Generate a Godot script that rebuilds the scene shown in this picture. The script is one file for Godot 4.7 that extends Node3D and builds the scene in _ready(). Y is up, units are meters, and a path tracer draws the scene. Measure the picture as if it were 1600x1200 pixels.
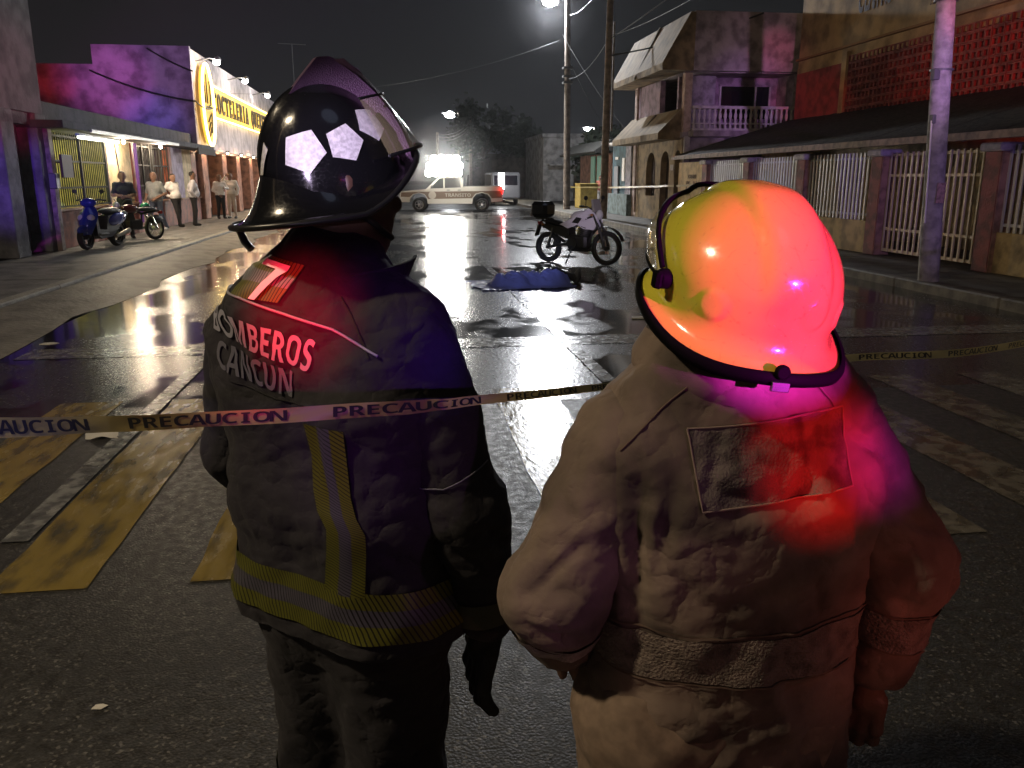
extends Node3D
# A rainy night street: two firefighters seen from behind at a taped-off crossing.

var mats := {}
var taken := {}
var rng := RandomNumberGenerator.new()
var tx := {}

func _ready():
	rng.seed = 7
	camera_and_sky()
	make_textures()
	unseen_rear_lights()
	ground_and_road()
	left_side()
	restaurant()
	right_school()
	right_house()
	far_street()
	poles_and_wires()
	truck()
	police_motorcycle()
	covered_person()
	parked_bikes()
	bystanders()
	barrier_tapes()
	firefighter_dark()
	firefighter_tan()
	small_things()

func camera_and_sky():
	var cam := Camera3D.new()
	cam.name = "camera"
	cam.fov = 50.0
	cam.near = 0.05
	cam.far = 900.0
	add_child(cam)
	cam.position = Vector3(0, 1.7, 0)
	cam.rotation = Vector3(deg_to_rad(-14.0), deg_to_rad(-7.94), 0)
	cam.current = true
	var we := WorldEnvironment.new()
	we.name = "environment"
	var e := Environment.new()
	e.background_mode = Environment.BG_SKY
	var sky := Sky.new()
	var sm := ProceduralSkyMaterial.new()
	sm.sky_top_color = lin(0.0065, 0.0065, 0.007)
	sm.sky_horizon_color = lin(0.016, 0.016, 0.0175)
	sm.sky_curve = 0.12
	sm.ground_horizon_color = lin(0.012, 0.012, 0.012)
	sm.ground_bottom_color = lin(0.006, 0.006, 0.006)
	sm.sun_angle_max = 1.0
	sky.sky_material = sm
	e.sky = sky
	e.tonemap_mode = Environment.TONE_MAPPER_LINEAR
	e.tonemap_exposure = 1.0
	e.sdfgi_enabled = true
	e.ssao_enabled = true
	e.ssil_enabled = true
	e.volumetric_fog_enabled = true
	e.volumetric_fog_density = 0.0
	e.fog_enabled = true
	e.fog_density = 0.0005
	e.fog_light_color = Color(0.9, 0.92, 0.95)
	we.environment = e
	add_child(we)
	# weak unseen light from the night sky: next to nothing
	var sun := DirectionalLight3D.new()
	sun.name = "night_sky_light"
	sun.light_energy = 0.012
	sun.light_color = Color(0.8, 0.86, 1.0)
	sun.light_angular_distance = 20.0
	sun.shadow_enabled = true
	sun.rotation = Vector3(deg_to_rad(-62), deg_to_rad(30), 0)
	add_child(sun)

# ---------------------------------------------------------------- helpers
func lin(r: float, g: float, b: float, a := 1.0) -> Color:
	var c := Color(r, g, b).linear_to_srgb()
	c.a = a
	return c

func mat(key: String, c: Array, rough := 0.7, metal := 0.0, o := {}) -> StandardMaterial3D:
	if mats.has(key):
		return mats[key]
	var m := StandardMaterial3D.new()
	m.resource_name = key
	m.albedo_color = lin(c[0], c[1], c[2], c[3] if c.size() > 3 else 1.0)
	m.roughness = rough
	m.metallic = metal
	if o.has("spec"): m.metallic_specular = o.spec
	if o.has("tex"): m.albedo_texture = tx[o.tex]
	if o.has("rtex"):
		m.roughness_texture = tx[o.rtex]
		m.roughness = 1.0
	if o.has("bump"):
		m.heightmap_enabled = true
		m.heightmap_texture = tx[o.bump]
		m.heightmap_scale = o.get("bs", 0.3)
	if o.has("normal"):
		m.normal_enabled = true
		m.normal_texture = tx[o.normal]
		m.normal_scale = o.get("ns", 1.0)
	if o.has("s"):
		m.uv1_triplanar = true
		m.uv1_world_triplanar = not o.get("local", false)
		var s = o.s
		m.uv1_scale = s if s is Vector3 else Vector3(s, s, s)
	if o.has("e"):
		m.emission_enabled = true
		var ec: Array = o.get("ec", c)
		m.emission = lin(ec[0], ec[1], ec[2])
		m.emission_energy_multiplier = o.e
	if c.size() > 3:
		m.transparency = BaseMaterial3D.TRANSPARENCY_ALPHA
	if o.has("coat"):
		m.clearcoat_enabled = true
		m.clearcoat = o.coat
		m.clearcoat_roughness = o.get("cr", 0.05)
	if o.has("rim"):
		m.rim_enabled = true
		m.rim = o.rim
	if o.has("back"):
		m.backlight_enabled = true
		m.backlight = lin(o.back[0], o.back[1], o.back[2])
	if o.get("vc", false): m.vertex_color_use_as_albedo = true
	m.cull_mode = BaseMaterial3D.CULL_DISABLED
	mats[key] = m
	return m

func ramp(stops: Array) -> Gradient:
	var g := Gradient.new()
	var offs := PackedFloat32Array()
	var cols := PackedColorArray()
	for s in stops:
		offs.append(s[0])
		cols.append(Color(s[1], s[1], s[1]) if not s[1] is Array else lin(s[1][0], s[1][1], s[1][2]))
	g.offsets = offs
	g.colors = cols
	return g

func noise_tex(key: String, size: int, freq: float, kind: int, stops: Array, oct := 4, sd := 1):
	var n := FastNoiseLite.new()
	n.seed = sd
	n.noise_type = kind
	n.frequency = freq
	n.fractal_octaves = oct
	if kind == FastNoiseLite.TYPE_CELLULAR:
		n.fractal_type = FastNoiseLite.FRACTAL_NONE
		n.cellular_return_type = FastNoiseLite.RETURN_CELL_VALUE if oct == 0 else FastNoiseLite.RETURN_DISTANCE
	var t := NoiseTexture2D.new()
	t.width = size
	t.height = size
	t.seamless = true
	t.noise = n
	t.color_ramp = ramp(stops)
	tx[key] = t

func make_textures():
	var S := FastNoiseLite.TYPE_SIMPLEX_SMOOTH
	var C := FastNoiseLite.TYPE_CELLULAR
	noise_tex("plaster", 512, 0.008, S, [[0.0, 0.72], [0.35, 0.86], [0.7, 1.0], [1.0, 0.92]], 7, 3)
	noise_tex("grime", 512, 0.010, S, [[0.0, 0.60], [0.3, 0.74], [0.6, 0.92], [1.0, 1.0]], 7, 5)
	noise_tex("fine", 512, 0.05, S, [[0.0, 0.0], [1.0, 1.0]], 5, 8)
	noise_tex("soft", 512, 0.012, S, [[0.0, 0.0], [1.0, 1.0]], 4, 12)
	noise_tex("weave", 512, 0.14, S, [[0.0, 0.72], [0.5, 0.9], [1.0, 1.0]], 3, 14)
	noise_tex("cloth", 512, 0.018, S, [[0.0, 0.70], [0.4, 0.86], [0.7, 1.0], [1.0, 0.93]], 7, 15)
	wrinkle_texture()
	noise_tex("grain", 1024, 0.075, C, [[0.0, 1.0], [0.45, 0.5], [1.0, 0.0]], 1, 21)
	noise_tex("specks", 1024, 0.085, C, [[0.0, 0.44], [0.55, 0.52], [0.9, 0.60], [0.965, 0.9], [1.0, 1.0]], 0, 22)
	noise_tex("damp", 1024, 0.01, S, [[0.0, 0.30], [0.35, 0.40], [0.6, 0.50], [1.0, 0.6]], 6, 23)
	noise_tex("wornpaint", 512, 0.014, S, [[0.0, [0.05, 0.045, 0.035]], [0.3, [0.13, 0.095, 0.03]], [0.5, [0.22, 0.155, 0.035]], [1.0, [0.28, 0.20, 0.05]]], 6, 31)
	noise_tex("wornwhite", 512, 0.02, S, [[0.0, [0.06, 0.06, 0.055]], [0.38, [0.09, 0.09, 0.085]], [0.6, [0.20, 0.20, 0.185]], [1.0, [0.27, 0.27, 0.25]]], 6, 32)
	noise_tex("streaks", 512, 0.02, S, [[0.0, 0.25], [0.4, 0.7], [0.65, 1.0], [1.0, 0.8]], 6, 33)
	noise_tex("paintrough", 512, 0.02, S, [[0.0, 0.12], [0.5, 0.22], [1.0, 0.36]], 5, 34)
	hatch_texture()

func wrinkle_texture():   # crumpled heavy cloth: ridged noise, warped
	for q in [["wrinkle", 17, 0.007, 3], ["scuff", 29, 0.02, 4], ["marks", 61, 0.006, 5]]:
		var n := FastNoiseLite.new()
		n.seed = q[1]
		n.noise_type = FastNoiseLite.TYPE_SIMPLEX_SMOOTH
		n.frequency = q[2]
		n.fractal_type = FastNoiseLite.FRACTAL_RIDGED
		n.fractal_octaves = q[3]
		n.fractal_gain = 0.35
		n.domain_warp_enabled = true
		n.domain_warp_amplitude = 30.0
		n.domain_warp_frequency = 0.008
		var t := NoiseTexture2D.new()
		t.width = 1024
		t.height = 1024
		t.seamless = true
		t.noise = n
		t.color_ramp = ramp([[0.0, 1.0], [0.5, 0.75], [0.8, 0.35], [1.0, 0.0]] if q[0] == "wrinkle" else [[0.0, 1.0], [0.86, 1.0], [0.93, 0.93], [0.985, 0.72], [1.0, 0.6]] if q[0] == "marks" else [[0.0, 0.12], [0.6, 0.15], [0.85, 0.22], [1.0, 0.42]])
		tx[q[0]] = t
	noise_tex("dirt", 512, 0.006, FastNoiseLite.TYPE_SIMPLEX_SMOOTH, [[0.0, 0.42], [0.3, 0.62], [0.55, 0.92], [1.0, 1.0]], 7, 44)

func hatch_texture():   # the woven edge of a reflective trim: thin dark diagonals on yellow, silver between
	var w := 256
	var h := 128
	var im := Image.create(w, h, false, Image.FORMAT_RGB8)
	var im2 := Image.create(w, h, false, Image.FORMAT_RGB8)
	for y in h:
		for x in w:
			var v := float(y) / h
			var d := fposmod(float(x) + y * 0.55, 16.0)
			var k := 0.25 if d < 4.5 else 1.0
			var n := 0.9 + 0.1 * sin(x * 1.7) * sin(y * 2.3)
			var c := Color(0.62, 0.62, 0.12)
			if v > 0.34 and v < 0.66: c = Color(0.52, 0.50, 0.56)
			im.set_pixel(x, y, Color(c.r * k * n, c.g * k * n, c.b * k * n))
			var d2 := fposmod(float(x), 14.0)
			var k2 := 0.35 if d2 < 3.5 else 1.0
			var c2 := Color(0.66, 0.66, 0.14)
			if v > 0.36 and v < 0.64: c2 = Color(0.85, 0.85, 0.85)
			im2.set_pixel(x, y, Color(c2.r * k2 * n, c2.g * k2 * n, c2.b * k2 * n))
	tx["hatch"] = ImageTexture.create_from_image(im)
	tx["ribbed"] = ImageTexture.create_from_image(im2)

# a mesh under construction; corners are given counter-clockwise as seen from outside
class G:
	var v := PackedVector3Array()
	var n := PackedVector3Array()
	var u := PackedVector2Array()
	var c := PackedColorArray()
	var i := PackedInt32Array()
	var tint := Color(1, 1, 1)
	var colored := false
	var xf := Transform3D()

	func put(p: Vector3, nn := Vector3.ZERO, uv := Vector2.ZERO) -> int:
		v.append(xf * p)
		n.append(xf.basis * nn)
		u.append(uv)
		c.append(tint)
		return v.size() - 1

	func tri(a: Vector3, b: Vector3, d: Vector3):
		var nn := (b - a).cross(d - a).normalized()
		var k := put(a, nn)
		put(b, nn)
		put(d, nn)
		i.append_array([k, k + 2, k + 1])

	func quad(a: Vector3, b: Vector3, d: Vector3, e: Vector3):
		var nn := (d - a).cross(e - b).normalized()
		var k := put(a, nn, Vector2(0, 0))
		put(b, nn, Vector2(1, 0))
		put(d, nn, Vector2(1, 1))
		put(e, nn, Vector2(0, 1))
		i.append_array([k, k + 2, k + 1, k, k + 3, k + 2])

	func box(at: Vector3, size: Vector3, rot := Basis(), bev := 0.0):
		var h := size * 0.5
		if bev <= 0.0:
			for ax in 3:
				for s in [-1.0, 1.0]:
					var q := []
					var a1 := (ax + 1) % 3
					var a2 := (ax + 2) % 3
					for k in [[-1, -1], [1, -1], [1, 1], [-1, 1]]:
						var p := Vector3()
						p[ax] = h[ax] * s
						p[a1] = h[a1] * k[0] * s
						p[a2] = h[a2] * k[1]
						q.append(at + rot * p)
					quad(q[0], q[1], q[2], q[3])
			return
		var bb := minf(bev, minf(h.x, minf(h.y, h.z)) * 0.95)
		for ax in 3:
			var a1 := (ax + 1) % 3
			var a2 := (ax + 2) % 3
			for s in [-1.0, 1.0]:
				var q := []
				for k in [[-1, -1], [1, -1], [1, 1], [-1, 1]]:
					var p := Vector3()
					p[ax] = h[ax] * s
					p[a1] = (h[a1] - bb) * k[0] * s
					p[a2] = (h[a2] - bb) * k[1]
					q.append(at + rot * p)
				quad(q[0], q[1], q[2], q[3])
			for s1 in [-1.0, 1.0]:
				for s2 in [-1.0, 1.0]:
					var pts := []
					for e in [[1, 0, -1], [1, 0, 1], [0, 1, 1], [0, 1, -1]]:
						var p := Vector3()
						p[a1] = (h[a1] - (0.0 if e[0] else bb)) * s1
						p[a2] = (h[a2] - (0.0 if e[1] else bb)) * s2
						p[ax] = (h[ax] - bb) * e[2]
						pts.append(at + rot * p)
					if s1 * s2 > 0: quad(pts[3], pts[2], pts[1], pts[0])
					else: quad(pts[0], pts[1], pts[2], pts[3])
		for sx in [-1.0, 1.0]:
			for sy in [-1.0, 1.0]:
				for sz in [-1.0, 1.0]:
					var a := at + rot * Vector3(h.x * sx, (h.y - bb) * sy, (h.z - bb) * sz)
					var b := at + rot * Vector3((h.x - bb) * sx, h.y * sy, (h.z - bb) * sz)
					var d := at + rot * Vector3((h.x - bb) * sx, (h.y - bb) * sy, h.z * sz)
					if sx * sy * sz > 0: tri(a, b, d)
					else: tri(a, d, b)

	# rows of points, smooth; wrap closes each row. Rows run so that (next in row) x (next row) points outwards
	func surf(rows: Array, wrap := false, flip := false, uvs := false):
		var R := rows.size()
		var W: int = rows[0].size()
		var k := v.size()
		for r in R:
			for w in W:
				put(rows[r][w], Vector3.ZERO, Vector2(float(w) / (W - 1), float(r) / (R - 1)) if uvs else Vector2.ZERO)
		var first := i.size()
		for r in R - 1:
			for w in (W if wrap else W - 1):
				var a := k + r * W + w
				var b := k + r * W + (w + 1) % W
				var d := b + W
				var e := a + W
				if flip: i.append_array([a, b, d, a, d, e])
				else: i.append_array([a, d, b, a, e, d])
		smooth(first)

	func smooth(first: int):
		for t in range(first, i.size(), 3):
			var p := i[t]
			var q := i[t + 1]
			var r := i[t + 2]
			var nn := (v[r] - v[p]).cross(v[q] - v[p])
			n[p] += nn
			n[q] += nn
			n[r] += nn
		for t in range(first, i.size()):
			var x := n[i[t]]
			if x.length_squared() > 0.0 and absf(x.length_squared() - 1.0) > 1e-5: n[i[t]] = x.normalized()

	func tube(pts: Array, rad, seg := 8, caps := true):
		var rows := []
		var up := Vector3.UP
		for k in pts.size():
			var t: Vector3 = (pts[mini(k + 1, pts.size() - 1)] - pts[maxi(k - 1, 0)]).normalized()
			if absf(t.dot(up)) > 0.95: up = Vector3.RIGHT if absf(t.x) < 0.9 else Vector3.BACK
			var sd := t.cross(up).normalized()
			var uu := sd.cross(t).normalized()
			up = uu
			var r: float = rad if not rad is Array else rad[k]
			var row := PackedVector3Array()
			for s in seg:
				var a := TAU * s / seg
				row.append(pts[k] + (sd * cos(a) + uu * sin(a)) * r)
			rows.append(row)
		surf(rows, true, true)
		if caps:
			fan(rows[0], false)
			fan(rows[-1], true)

	func fan(row, flip: bool):
		var m := Vector3.ZERO
		for p in row: m += p
		m /= row.size()
		for s in row.size():
			if flip: tri(m, row[(s + 1) % row.size()], row[s])
			else: tri(m, row[s], row[(s + 1) % row.size()])

	# profile of (radius, height) from bottom to top round y
	func lathe(profile: Array, seg := 16, at := Transform3D(), caps := true):
		var rows := []
		for p in profile:
			var row := PackedVector3Array()
			for s in seg:
				var a := TAU * s / seg
				row.append(at * Vector3(cos(a) * p.x, p.y, -sin(a) * p.x))
			rows.append(row)
		surf(rows, true)
		if caps:
			fan(rows[0], true)
			fan(rows[-1], false)

	func ball(at: Vector3, r: Vector3, seg := 12, rot := Basis()):
		var rows := []
		var rings := maxi(seg / 2, 4)
		for k in rings + 1:
			var t := PI * (float(k) / rings - 0.5)
			var row := PackedVector3Array()
			for s in seg:
				var a := TAU * s / seg
				row.append(at + rot * (Vector3(cos(a) * maxf(cos(t), 0.001), sin(t), -sin(a) * maxf(cos(t), 0.001)) * r))
			rows.append(row)
		surf(rows, true)

	# a flat outline (x, y), counter-clockwise, extruded from z0 (back) to z1 (front), placed by at
	func prism(poly: PackedVector2Array, z0: float, z1: float, at := Transform3D()):
		var p := poly
		if Geometry2D.is_polygon_clockwise(p):
			p = p.duplicate()
			p.reverse()
		var ts := Geometry2D.triangulate_polygon(p)
		for t in range(0, ts.size(), 3):
			var a := p[ts[t]]
			var b := p[ts[t + 1]]
			var d := p[ts[t + 2]]
			if (b - a).cross(d - a) < 0:
				var q := b
				b = d
				d = q
			tri(at * Vector3(a.x, a.y, z1), at * Vector3(b.x, b.y, z1), at * Vector3(d.x, d.y, z1))
			tri(at * Vector3(a.x, a.y, z0), at * Vector3(d.x, d.y, z0), at * Vector3(b.x, b.y, z0))
		for k in p.size():
			var a := p[k]
			var b := p[(k + 1) % p.size()]
			quad(at * Vector3(a.x, a.y, z0), at * Vector3(b.x, b.y, z0), at * Vector3(b.x, b.y, z1), at * Vector3(a.x, a.y, z1))

	# lettering in the x-y plane, height h, centred, facing +z
	func text(s: String, h: float, at: Transform3D, squeeze := 1.0, depth := 0.004, font := "Droid Sans", sub := 0.0, fn = null):
		var f := SystemFont.new()
		f.font_names = PackedStringArray([font])
		f.font_weight = 700
		var t := TextMesh.new()
		t.text = s
		t.font = f
		t.font_size = 64
		t.pixel_size = 0.01
		t.depth = depth / h * 0.46
		t.curve_step = 2.0
		var k := h / 0.46
		for sf in t.get_surface_count():
			var ar := t.surface_get_arrays(sf)
			var vv: PackedVector3Array = ar[Mesh.ARRAY_VERTEX]
			var nn: PackedVector3Array = ar[Mesh.ARRAY_NORMAL]
			var ii = ar[Mesh.ARRAY_INDEX]
			if ii == null: ii = range(vv.size())
			if sub > 0.0:
				for q in range(0, ii.size(), 3):
					if nn[ii[q]].z > 0.5:
						split([vv[ii[q]] * Vector3(k * squeeze, k, 0), vv[ii[q + 1]] * Vector3(k * squeeze, k, 0), vv[ii[q + 2]] * Vector3(k * squeeze, k, 0)], sub, fn)
				continue
			var b := v.size()
			for q in vv.size():
				put(at * (vv[q] * Vector3(k * squeeze, k, k)), (at.basis * nn[q]).normalized())
			for q in ii: i.append(b + q)

	func split(t: Array, sub: float, fn):
		var l := [t[0].distance_to(t[1]), t[1].distance_to(t[2]), t[2].distance_to(t[0])]
		var m: int = l.find(l.max())
		if l[m] > sub:
			var a = t[m]
			var b = t[(m + 1) % 3]
			var d = t[(m + 2) % 3]
			var h = (a + b) * 0.5
			split([a, h, d], sub, fn)
			split([h, b, d], sub, fn)
			return
		var k := v.size()
		for p in t:
			var r = fn.call(p)
			put(r[0], r[1])
		i.append_array([k, k + 1, k + 2])

	func mesh() -> ArrayMesh:
		var a := []
		a.resize(Mesh.ARRAY_MAX)
		a[Mesh.ARRAY_VERTEX] = v
		a[Mesh.ARRAY_NORMAL] = n
		a[Mesh.ARRAY_TEX_UV] = u
		if colored: a[Mesh.ARRAY_COLOR] = c
		a[Mesh.ARRAY_INDEX] = i
		var m := ArrayMesh.new()
		m.add_surface_from_arrays(Mesh.PRIMITIVE_TRIANGLES, a)
		return m

func numbered(called: String) -> String:
	var k: int = taken.get(called, 0)
	taken[called] = k + 1
	return called if k == 0 else "%s_%03d" % [called, k]

func thing(called: String, label: String, category: String, at := Vector3.ZERO, turn := 0.0, group := "") -> Node3D:
	var o := Node3D.new()
	o.name = numbered(called)
	add_child(o, true)
	o.position = at
	o.rotation.y = turn
	tag(o, label, category, group)
	return o

func tag(o: Node, label: String, category: String, group := ""):
	o.set_meta("label", label)
	o.set_meta("category", category)
	if group: o.set_meta("group", group)

func obj(called: String, g, m: Material, parent: Node = null) -> MeshInstance3D:
	var o := MeshInstance3D.new()
	o.mesh = g.mesh() if g is G else g
	o.material_override = m
	if parent == null:
		o.name = numbered(called)
		add_child(o, true)
	else:
		var k := 0
		var nm := called
		while parent.has_node(nm):
			k += 1
			nm = "%s_%03d" % [called, k]
		o.name = nm
		parent.add_child(o, true)
	return o

func struct(called: String, g, m: Material) -> MeshInstance3D:
	var o := obj(called, g, m)
	o.set_meta("kind", "structure")
	return o

func obox(called: String, at: Vector3, size: Vector3, m: Material, parent: Node, bev := 0.0, rot := Basis()) -> MeshInstance3D:
	var g := G.new()
	g.box(at, size, rot, bev)
	return obj(called, g, m, parent)

func omni(called: String, at: Vector3, c: Color, e: float, size: float, parent: Node = null):
	var l := OmniLight3D.new()
	l.name = called
	l.light_color = c
	l.light_energy = e
	l.light_size = size
	l.omni_range = 120.0
	l.omni_attenuation = 2.0
	l.shadow_enabled = true
	(parent if parent else self).add_child(l, true)
	l.position = at

func spot(called: String, at: Vector3, to: Vector3, c: Color, e: float, angle: float, soft: float, size := 0.05, parent: Node = null):
	var l := SpotLight3D.new()
	l.name = called
	l.light_color = c
	l.light_energy = e
	l.light_size = size
	l.spot_angle = angle
	l.spot_angle_attenuation = soft
	l.spot_range = 200.0
	l.spot_attenuation = 2.0
	l.shadow_enabled = true
	var p: Node3D = parent if parent else self
	p.add_child(l, true)
	l.transform = Transform3D(Basis.looking_at(to - at, Vector3.UP), at)

func glare_haze(at: Vector3, size: Vector3, density: float):  # shell of haze added round a lamp as its glare
	var v := FogVolume.new()
	v.name = numbered("lamp_glare")
	v.shape = RenderingServer.FOG_VOLUME_SHAPE_ELLIPSOID
	v.size = size
	var m := FogMaterial.new()
	m.resource_name = "glare_medium"
	m.density = density
	m.albedo = Color(0.95, 0.95, 0.97)
	v.material = m
	add_child(v, true)
	v.position = at
	v.set_meta("kind", "stuff")

func rot(axis: String, deg: float) -> Basis:
	return Basis(Vector3.RIGHT if axis == "x" else Vector3.UP if axis == "y" else Vector3.BACK, deg_to_rad(deg))

func xf(at: Vector3, b := Basis()) -> Transform3D:
	return Transform3D(b, at)

const BAR_R := Vector3(3.4, 2.16, 5.6)      # beacon bars on two unseen trucks, placed behind the view to aim light
const BAR_L := Vector3(-3.6, 2.16, 7.0)

func hd(s: float, y: float, d: float) -> Vector3:   # a point s to the right, d ahead along the way the firefighters look
	return Vector3(s * 0.99041 + d * 0.13813, y, s * 0.13813 - d * 0.99041)

func unseen_rear_lights():
	var red := Color(1, 0.05, 0.07)
	var blue := Color(0.12, 0.2, 1)
	var mag := Color(1, 0.2, 0.95)
	var vio := Color(0.62, 0.25, 1)
	# unseen spots aimed at the firefighters: narrow patches of red, blue and mixed light
	spot("unseen_spot", BAR_R, hd(0.405, 1.55, 1.15), mag, 250.0, 1.36, 0.22, 0.03)
	spot("unseen_spot", BAR_R, hd(0.485, 1.31, 1.10), red, 90.0, 0.95, 0.4, 0.04)
	spot("unseen_spot", BAR_R, hd(0.60, 1.30, 1.10), mag, 36.0, 0.62, 0.6, 0.04)
	spot("unseen_spot", BAR_R, hd(0.42, 1.05, 1.15), Color(1, 0.68, 0.6), 2.8, 4.2, 1.0, 0.1)  # wide warm spot, unseen, lifting the back of the tan coat
	spot("unseen_spot", BAR_R, hd(0.64, 1.02, 1.2), Color(1, 0.45, 0.38), 11.0, 1.6, 0.9, 0.1)  # unseen reddish spot brightening the right sleeve
	spot("unseen_spot", BAR_L, hd(-0.385, 1.455, 1.42), Color(1, 0.12, 0.22), 330.0, 0.72, 0.7, 0.05)
	spot("unseen_spot", BAR_R, hd(-0.20, 1.44, 1.42), Color(0.6, 0.2, 0.9), 26.0, 1.0, 0.7, 0.05)
	spot("unseen_spot", BAR_R, hd(-0.11, 1.40, 1.38), blue, 26.0, 0.65, 0.8, 0.05)
	spot("unseen_spot", BAR_L, hd(-0.31, 1.765, 1.40), Color(0.92, 0.84, 1), 150.0, 0.75, 0.4, 0.05)  # unseen white spot brightening the reflective helmet patches
	spot("unseen_spot", BAR_L, hd(-0.30, 1.245, 1.42), Color(0.8, 0.3, 1), 14.0, 1.3, 1.0, 0.05)
	spot("unseen_spot", BAR_R, hd(-0.30, 1.25, 1.45), Color(0.85, 0.5, 1), 6.0, 3.0, 1.0, 0.1)  # unseen wide violet spot tinting the dark jacket
	spot("unseen_spot", BAR_L, hd(-0.85, 1.31, 1.3), blue, 20.0, 1.3, 1.0, 0.05)
	# unseen spots aimed at the house fronts, motorcycle, sheet and pickup
	spot("unseen_spot", BAR_R, Vector3(-12.4, 5.2, -34.5), Color(1, 0.06, 0.05), 420.0, 1.3, 1.0, 0.1)
	spot("unseen_spot", BAR_R, Vector3(-10.6, 5.3, -34.5), Color(0.95, 0.42, 0.85), 700.0, 2.7, 1.0, 0.1)
	spot("unseen_spot", BAR_R, Vector3(-9.0, 5.6, -34.5), Color(0.8, 0.55, 0.92), 560.0, 4.2, 1.0, 0.1)
	spot("unseen_spot", BAR_R, Vector3(-9.0, 3.8, -34.5), Color(0.3, 0.4, 1), 500.0, 2.0, 1.0, 0.1)
	spot("unseen_spot", BAR_R, Vector3(-12.4, 3.4, -34.5), Color(0.15, 0.25, 0.8), 400.0, 1.2, 1.0, 0.1)
	spot("unseen_spot", BAR_R, Vector3(-7.4, 3.6, -17.6), Color(1, 0.15, 0.5), 280.0, 3.6, 1.0, 0.1)
	spot("unseen_spot", BAR_L, Vector3(-7.4, 1.6, -18.4), Color(0.5, 0.3, 1), 420.0, 2.8, 1.0, 0.1)
	spot("unseen_spot", BAR_R, Vector3(13.5, 4.0, -17.6), Color(1, 0.25, 0.28), 260.0, 4.2, 0.9, 0.1)
	spot("unseen_spot", BAR_R, Vector3(13.5, 4.2, -26.6), Color(1, 0.16, 0.2), 230.0, 1.6, 0.8, 0.1)
	spot("unseen_spot", BAR_R, Vector3(13.2, 5.9, -29.0), Color(1, 0.4, 0.6), 330.0, 1.7, 1.0, 0.1)
	spot("unseen_spot", BAR_R, Vector3(12.2, 4.4, -29.0), Color(0.75, 0.5, 0.95), 300.0, 3.2, 1.0, 0.1)
	spot("unseen_spot", BAR_R, Vector3(3.95, 0.95, -16.5), Color(0.95, 0.88, 1), 160.0, 1.7, 0.8, 0.1)  # unseen pale spot brightening the police motorcycle
	spot("unseen_spot", BAR_L, Vector3(2.15, 0.2, -13.4), Color(0.75, 0.8, 1), 240.0, 1.9, 0.9, 0.1)  # unseen bluish spot brightening the blue sheet
	spot("unseen_spot", BAR_L, Vector3(3.2, 1.0, -44.5), Color(1, 0.97, 0.9), 900.0, 2.4, 1.0, 0.1)  # unseen white spot brightening the side of the far pickup
	spot("unseen_spot", BAR_R, Vector3(12.0, 4.8, -29.0), Color(0.92, 0.8, 0.88), 150.0, 5.0, 1.0, 0.1)  # unseen pale spot lifting the near wall of the balcony house
	spot("unseen_spot", BAR_R, Vector3(8.3, 4.4, -12.0), Color(0.9, 0.6, 0.85), 55.0, 3.2, 1.0, 0.1)
	spot("unseen_spot", BAR_R, Vector3(10.1, 1.6, -19.0), Color(0.7, 0.55, 1), 80.0, 6.0, 1.0, 0.1)

func far_road_texture():   # where the wet asphalt holds water, and its grain
	var w := 1024
	var h := 2048
	var n := FastNoiseLite.new()
	n.seed = 41
	n.frequency = 0.014
	n.fractal_octaves = 5
	var a := n.get_image(w, h).get_data()
	n.seed = 77
	n.frequency = 0.0045
	n.fractal_octaves = 3
	var b := n.get_image(w, h).get_data()
	n.seed = 5
	n.frequency = 0.4
	n.fractal_octaves = 2
	var g := n.get_image(w, h).get_data()
	var rough := PackedByteArray()
	var bump := PackedByteArray()
	var alb := PackedByteArray()
	rough.resize(w * h)
	bump.resize(w * h)
	alb.resize(w * h)
	for y in h:
		var z := -6.0 - 42.0 * y / h
		for x in w:
			var k := y * w + x
			var px := -4.0 + 12.2 * x / w
			var wet := (a[k] - 128) * 1.0 + (b[k] - 128) * 1.3
			if px < -1.6: wet += 62.0 * smoothstep(-1.4, -3.4, px) * smoothstep(-8.5, -11.0, z)
			if px > 5.4: wet += 70.0 * smoothstep(5.4, 7.2, px) * smoothstep(-8.0, -10.0, z)
			wet += 6.0 * smoothstep(-14.0, -24.0, z)
			var p := clampf((wet - 30.0) / 40.0, 0.0, 1.0)
			rough[k] = int(lerpf(64.0 + (g[k] - 128) * 0.15, 26.0, p))
			bump[k] = int(clampf(lerpf(float(g[k]), 150.0 + (a[k] - 128) * 0.3, sqrt(p)), 0, 255))
			alb[k] = int(clampf(150.0 + (g[k] - 128) * 0.9 - p * 70.0 + (b[k] - 128) * 0.3, 40, 255))
	for q in [["far_rough", rough], ["far_bump", bump], ["far_alb", alb]]:
		tx[q[0]] = ImageTexture.create_from_image(Image.create_from_data(w, h, false, Image.FORMAT_L8, q[1]))

func sheet(x0: float, x1: float, z0: float, z1: float, y: float, y2 = null) -> G:
	var g := G.new()
	var yb: float = y if y2 == null else y2
	g.quad(Vector3(x0, y, z0), Vector3(x1, yb, z0), Vector3(x1, yb, z1), Vector3(x0, y, z1))
	return g

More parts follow.
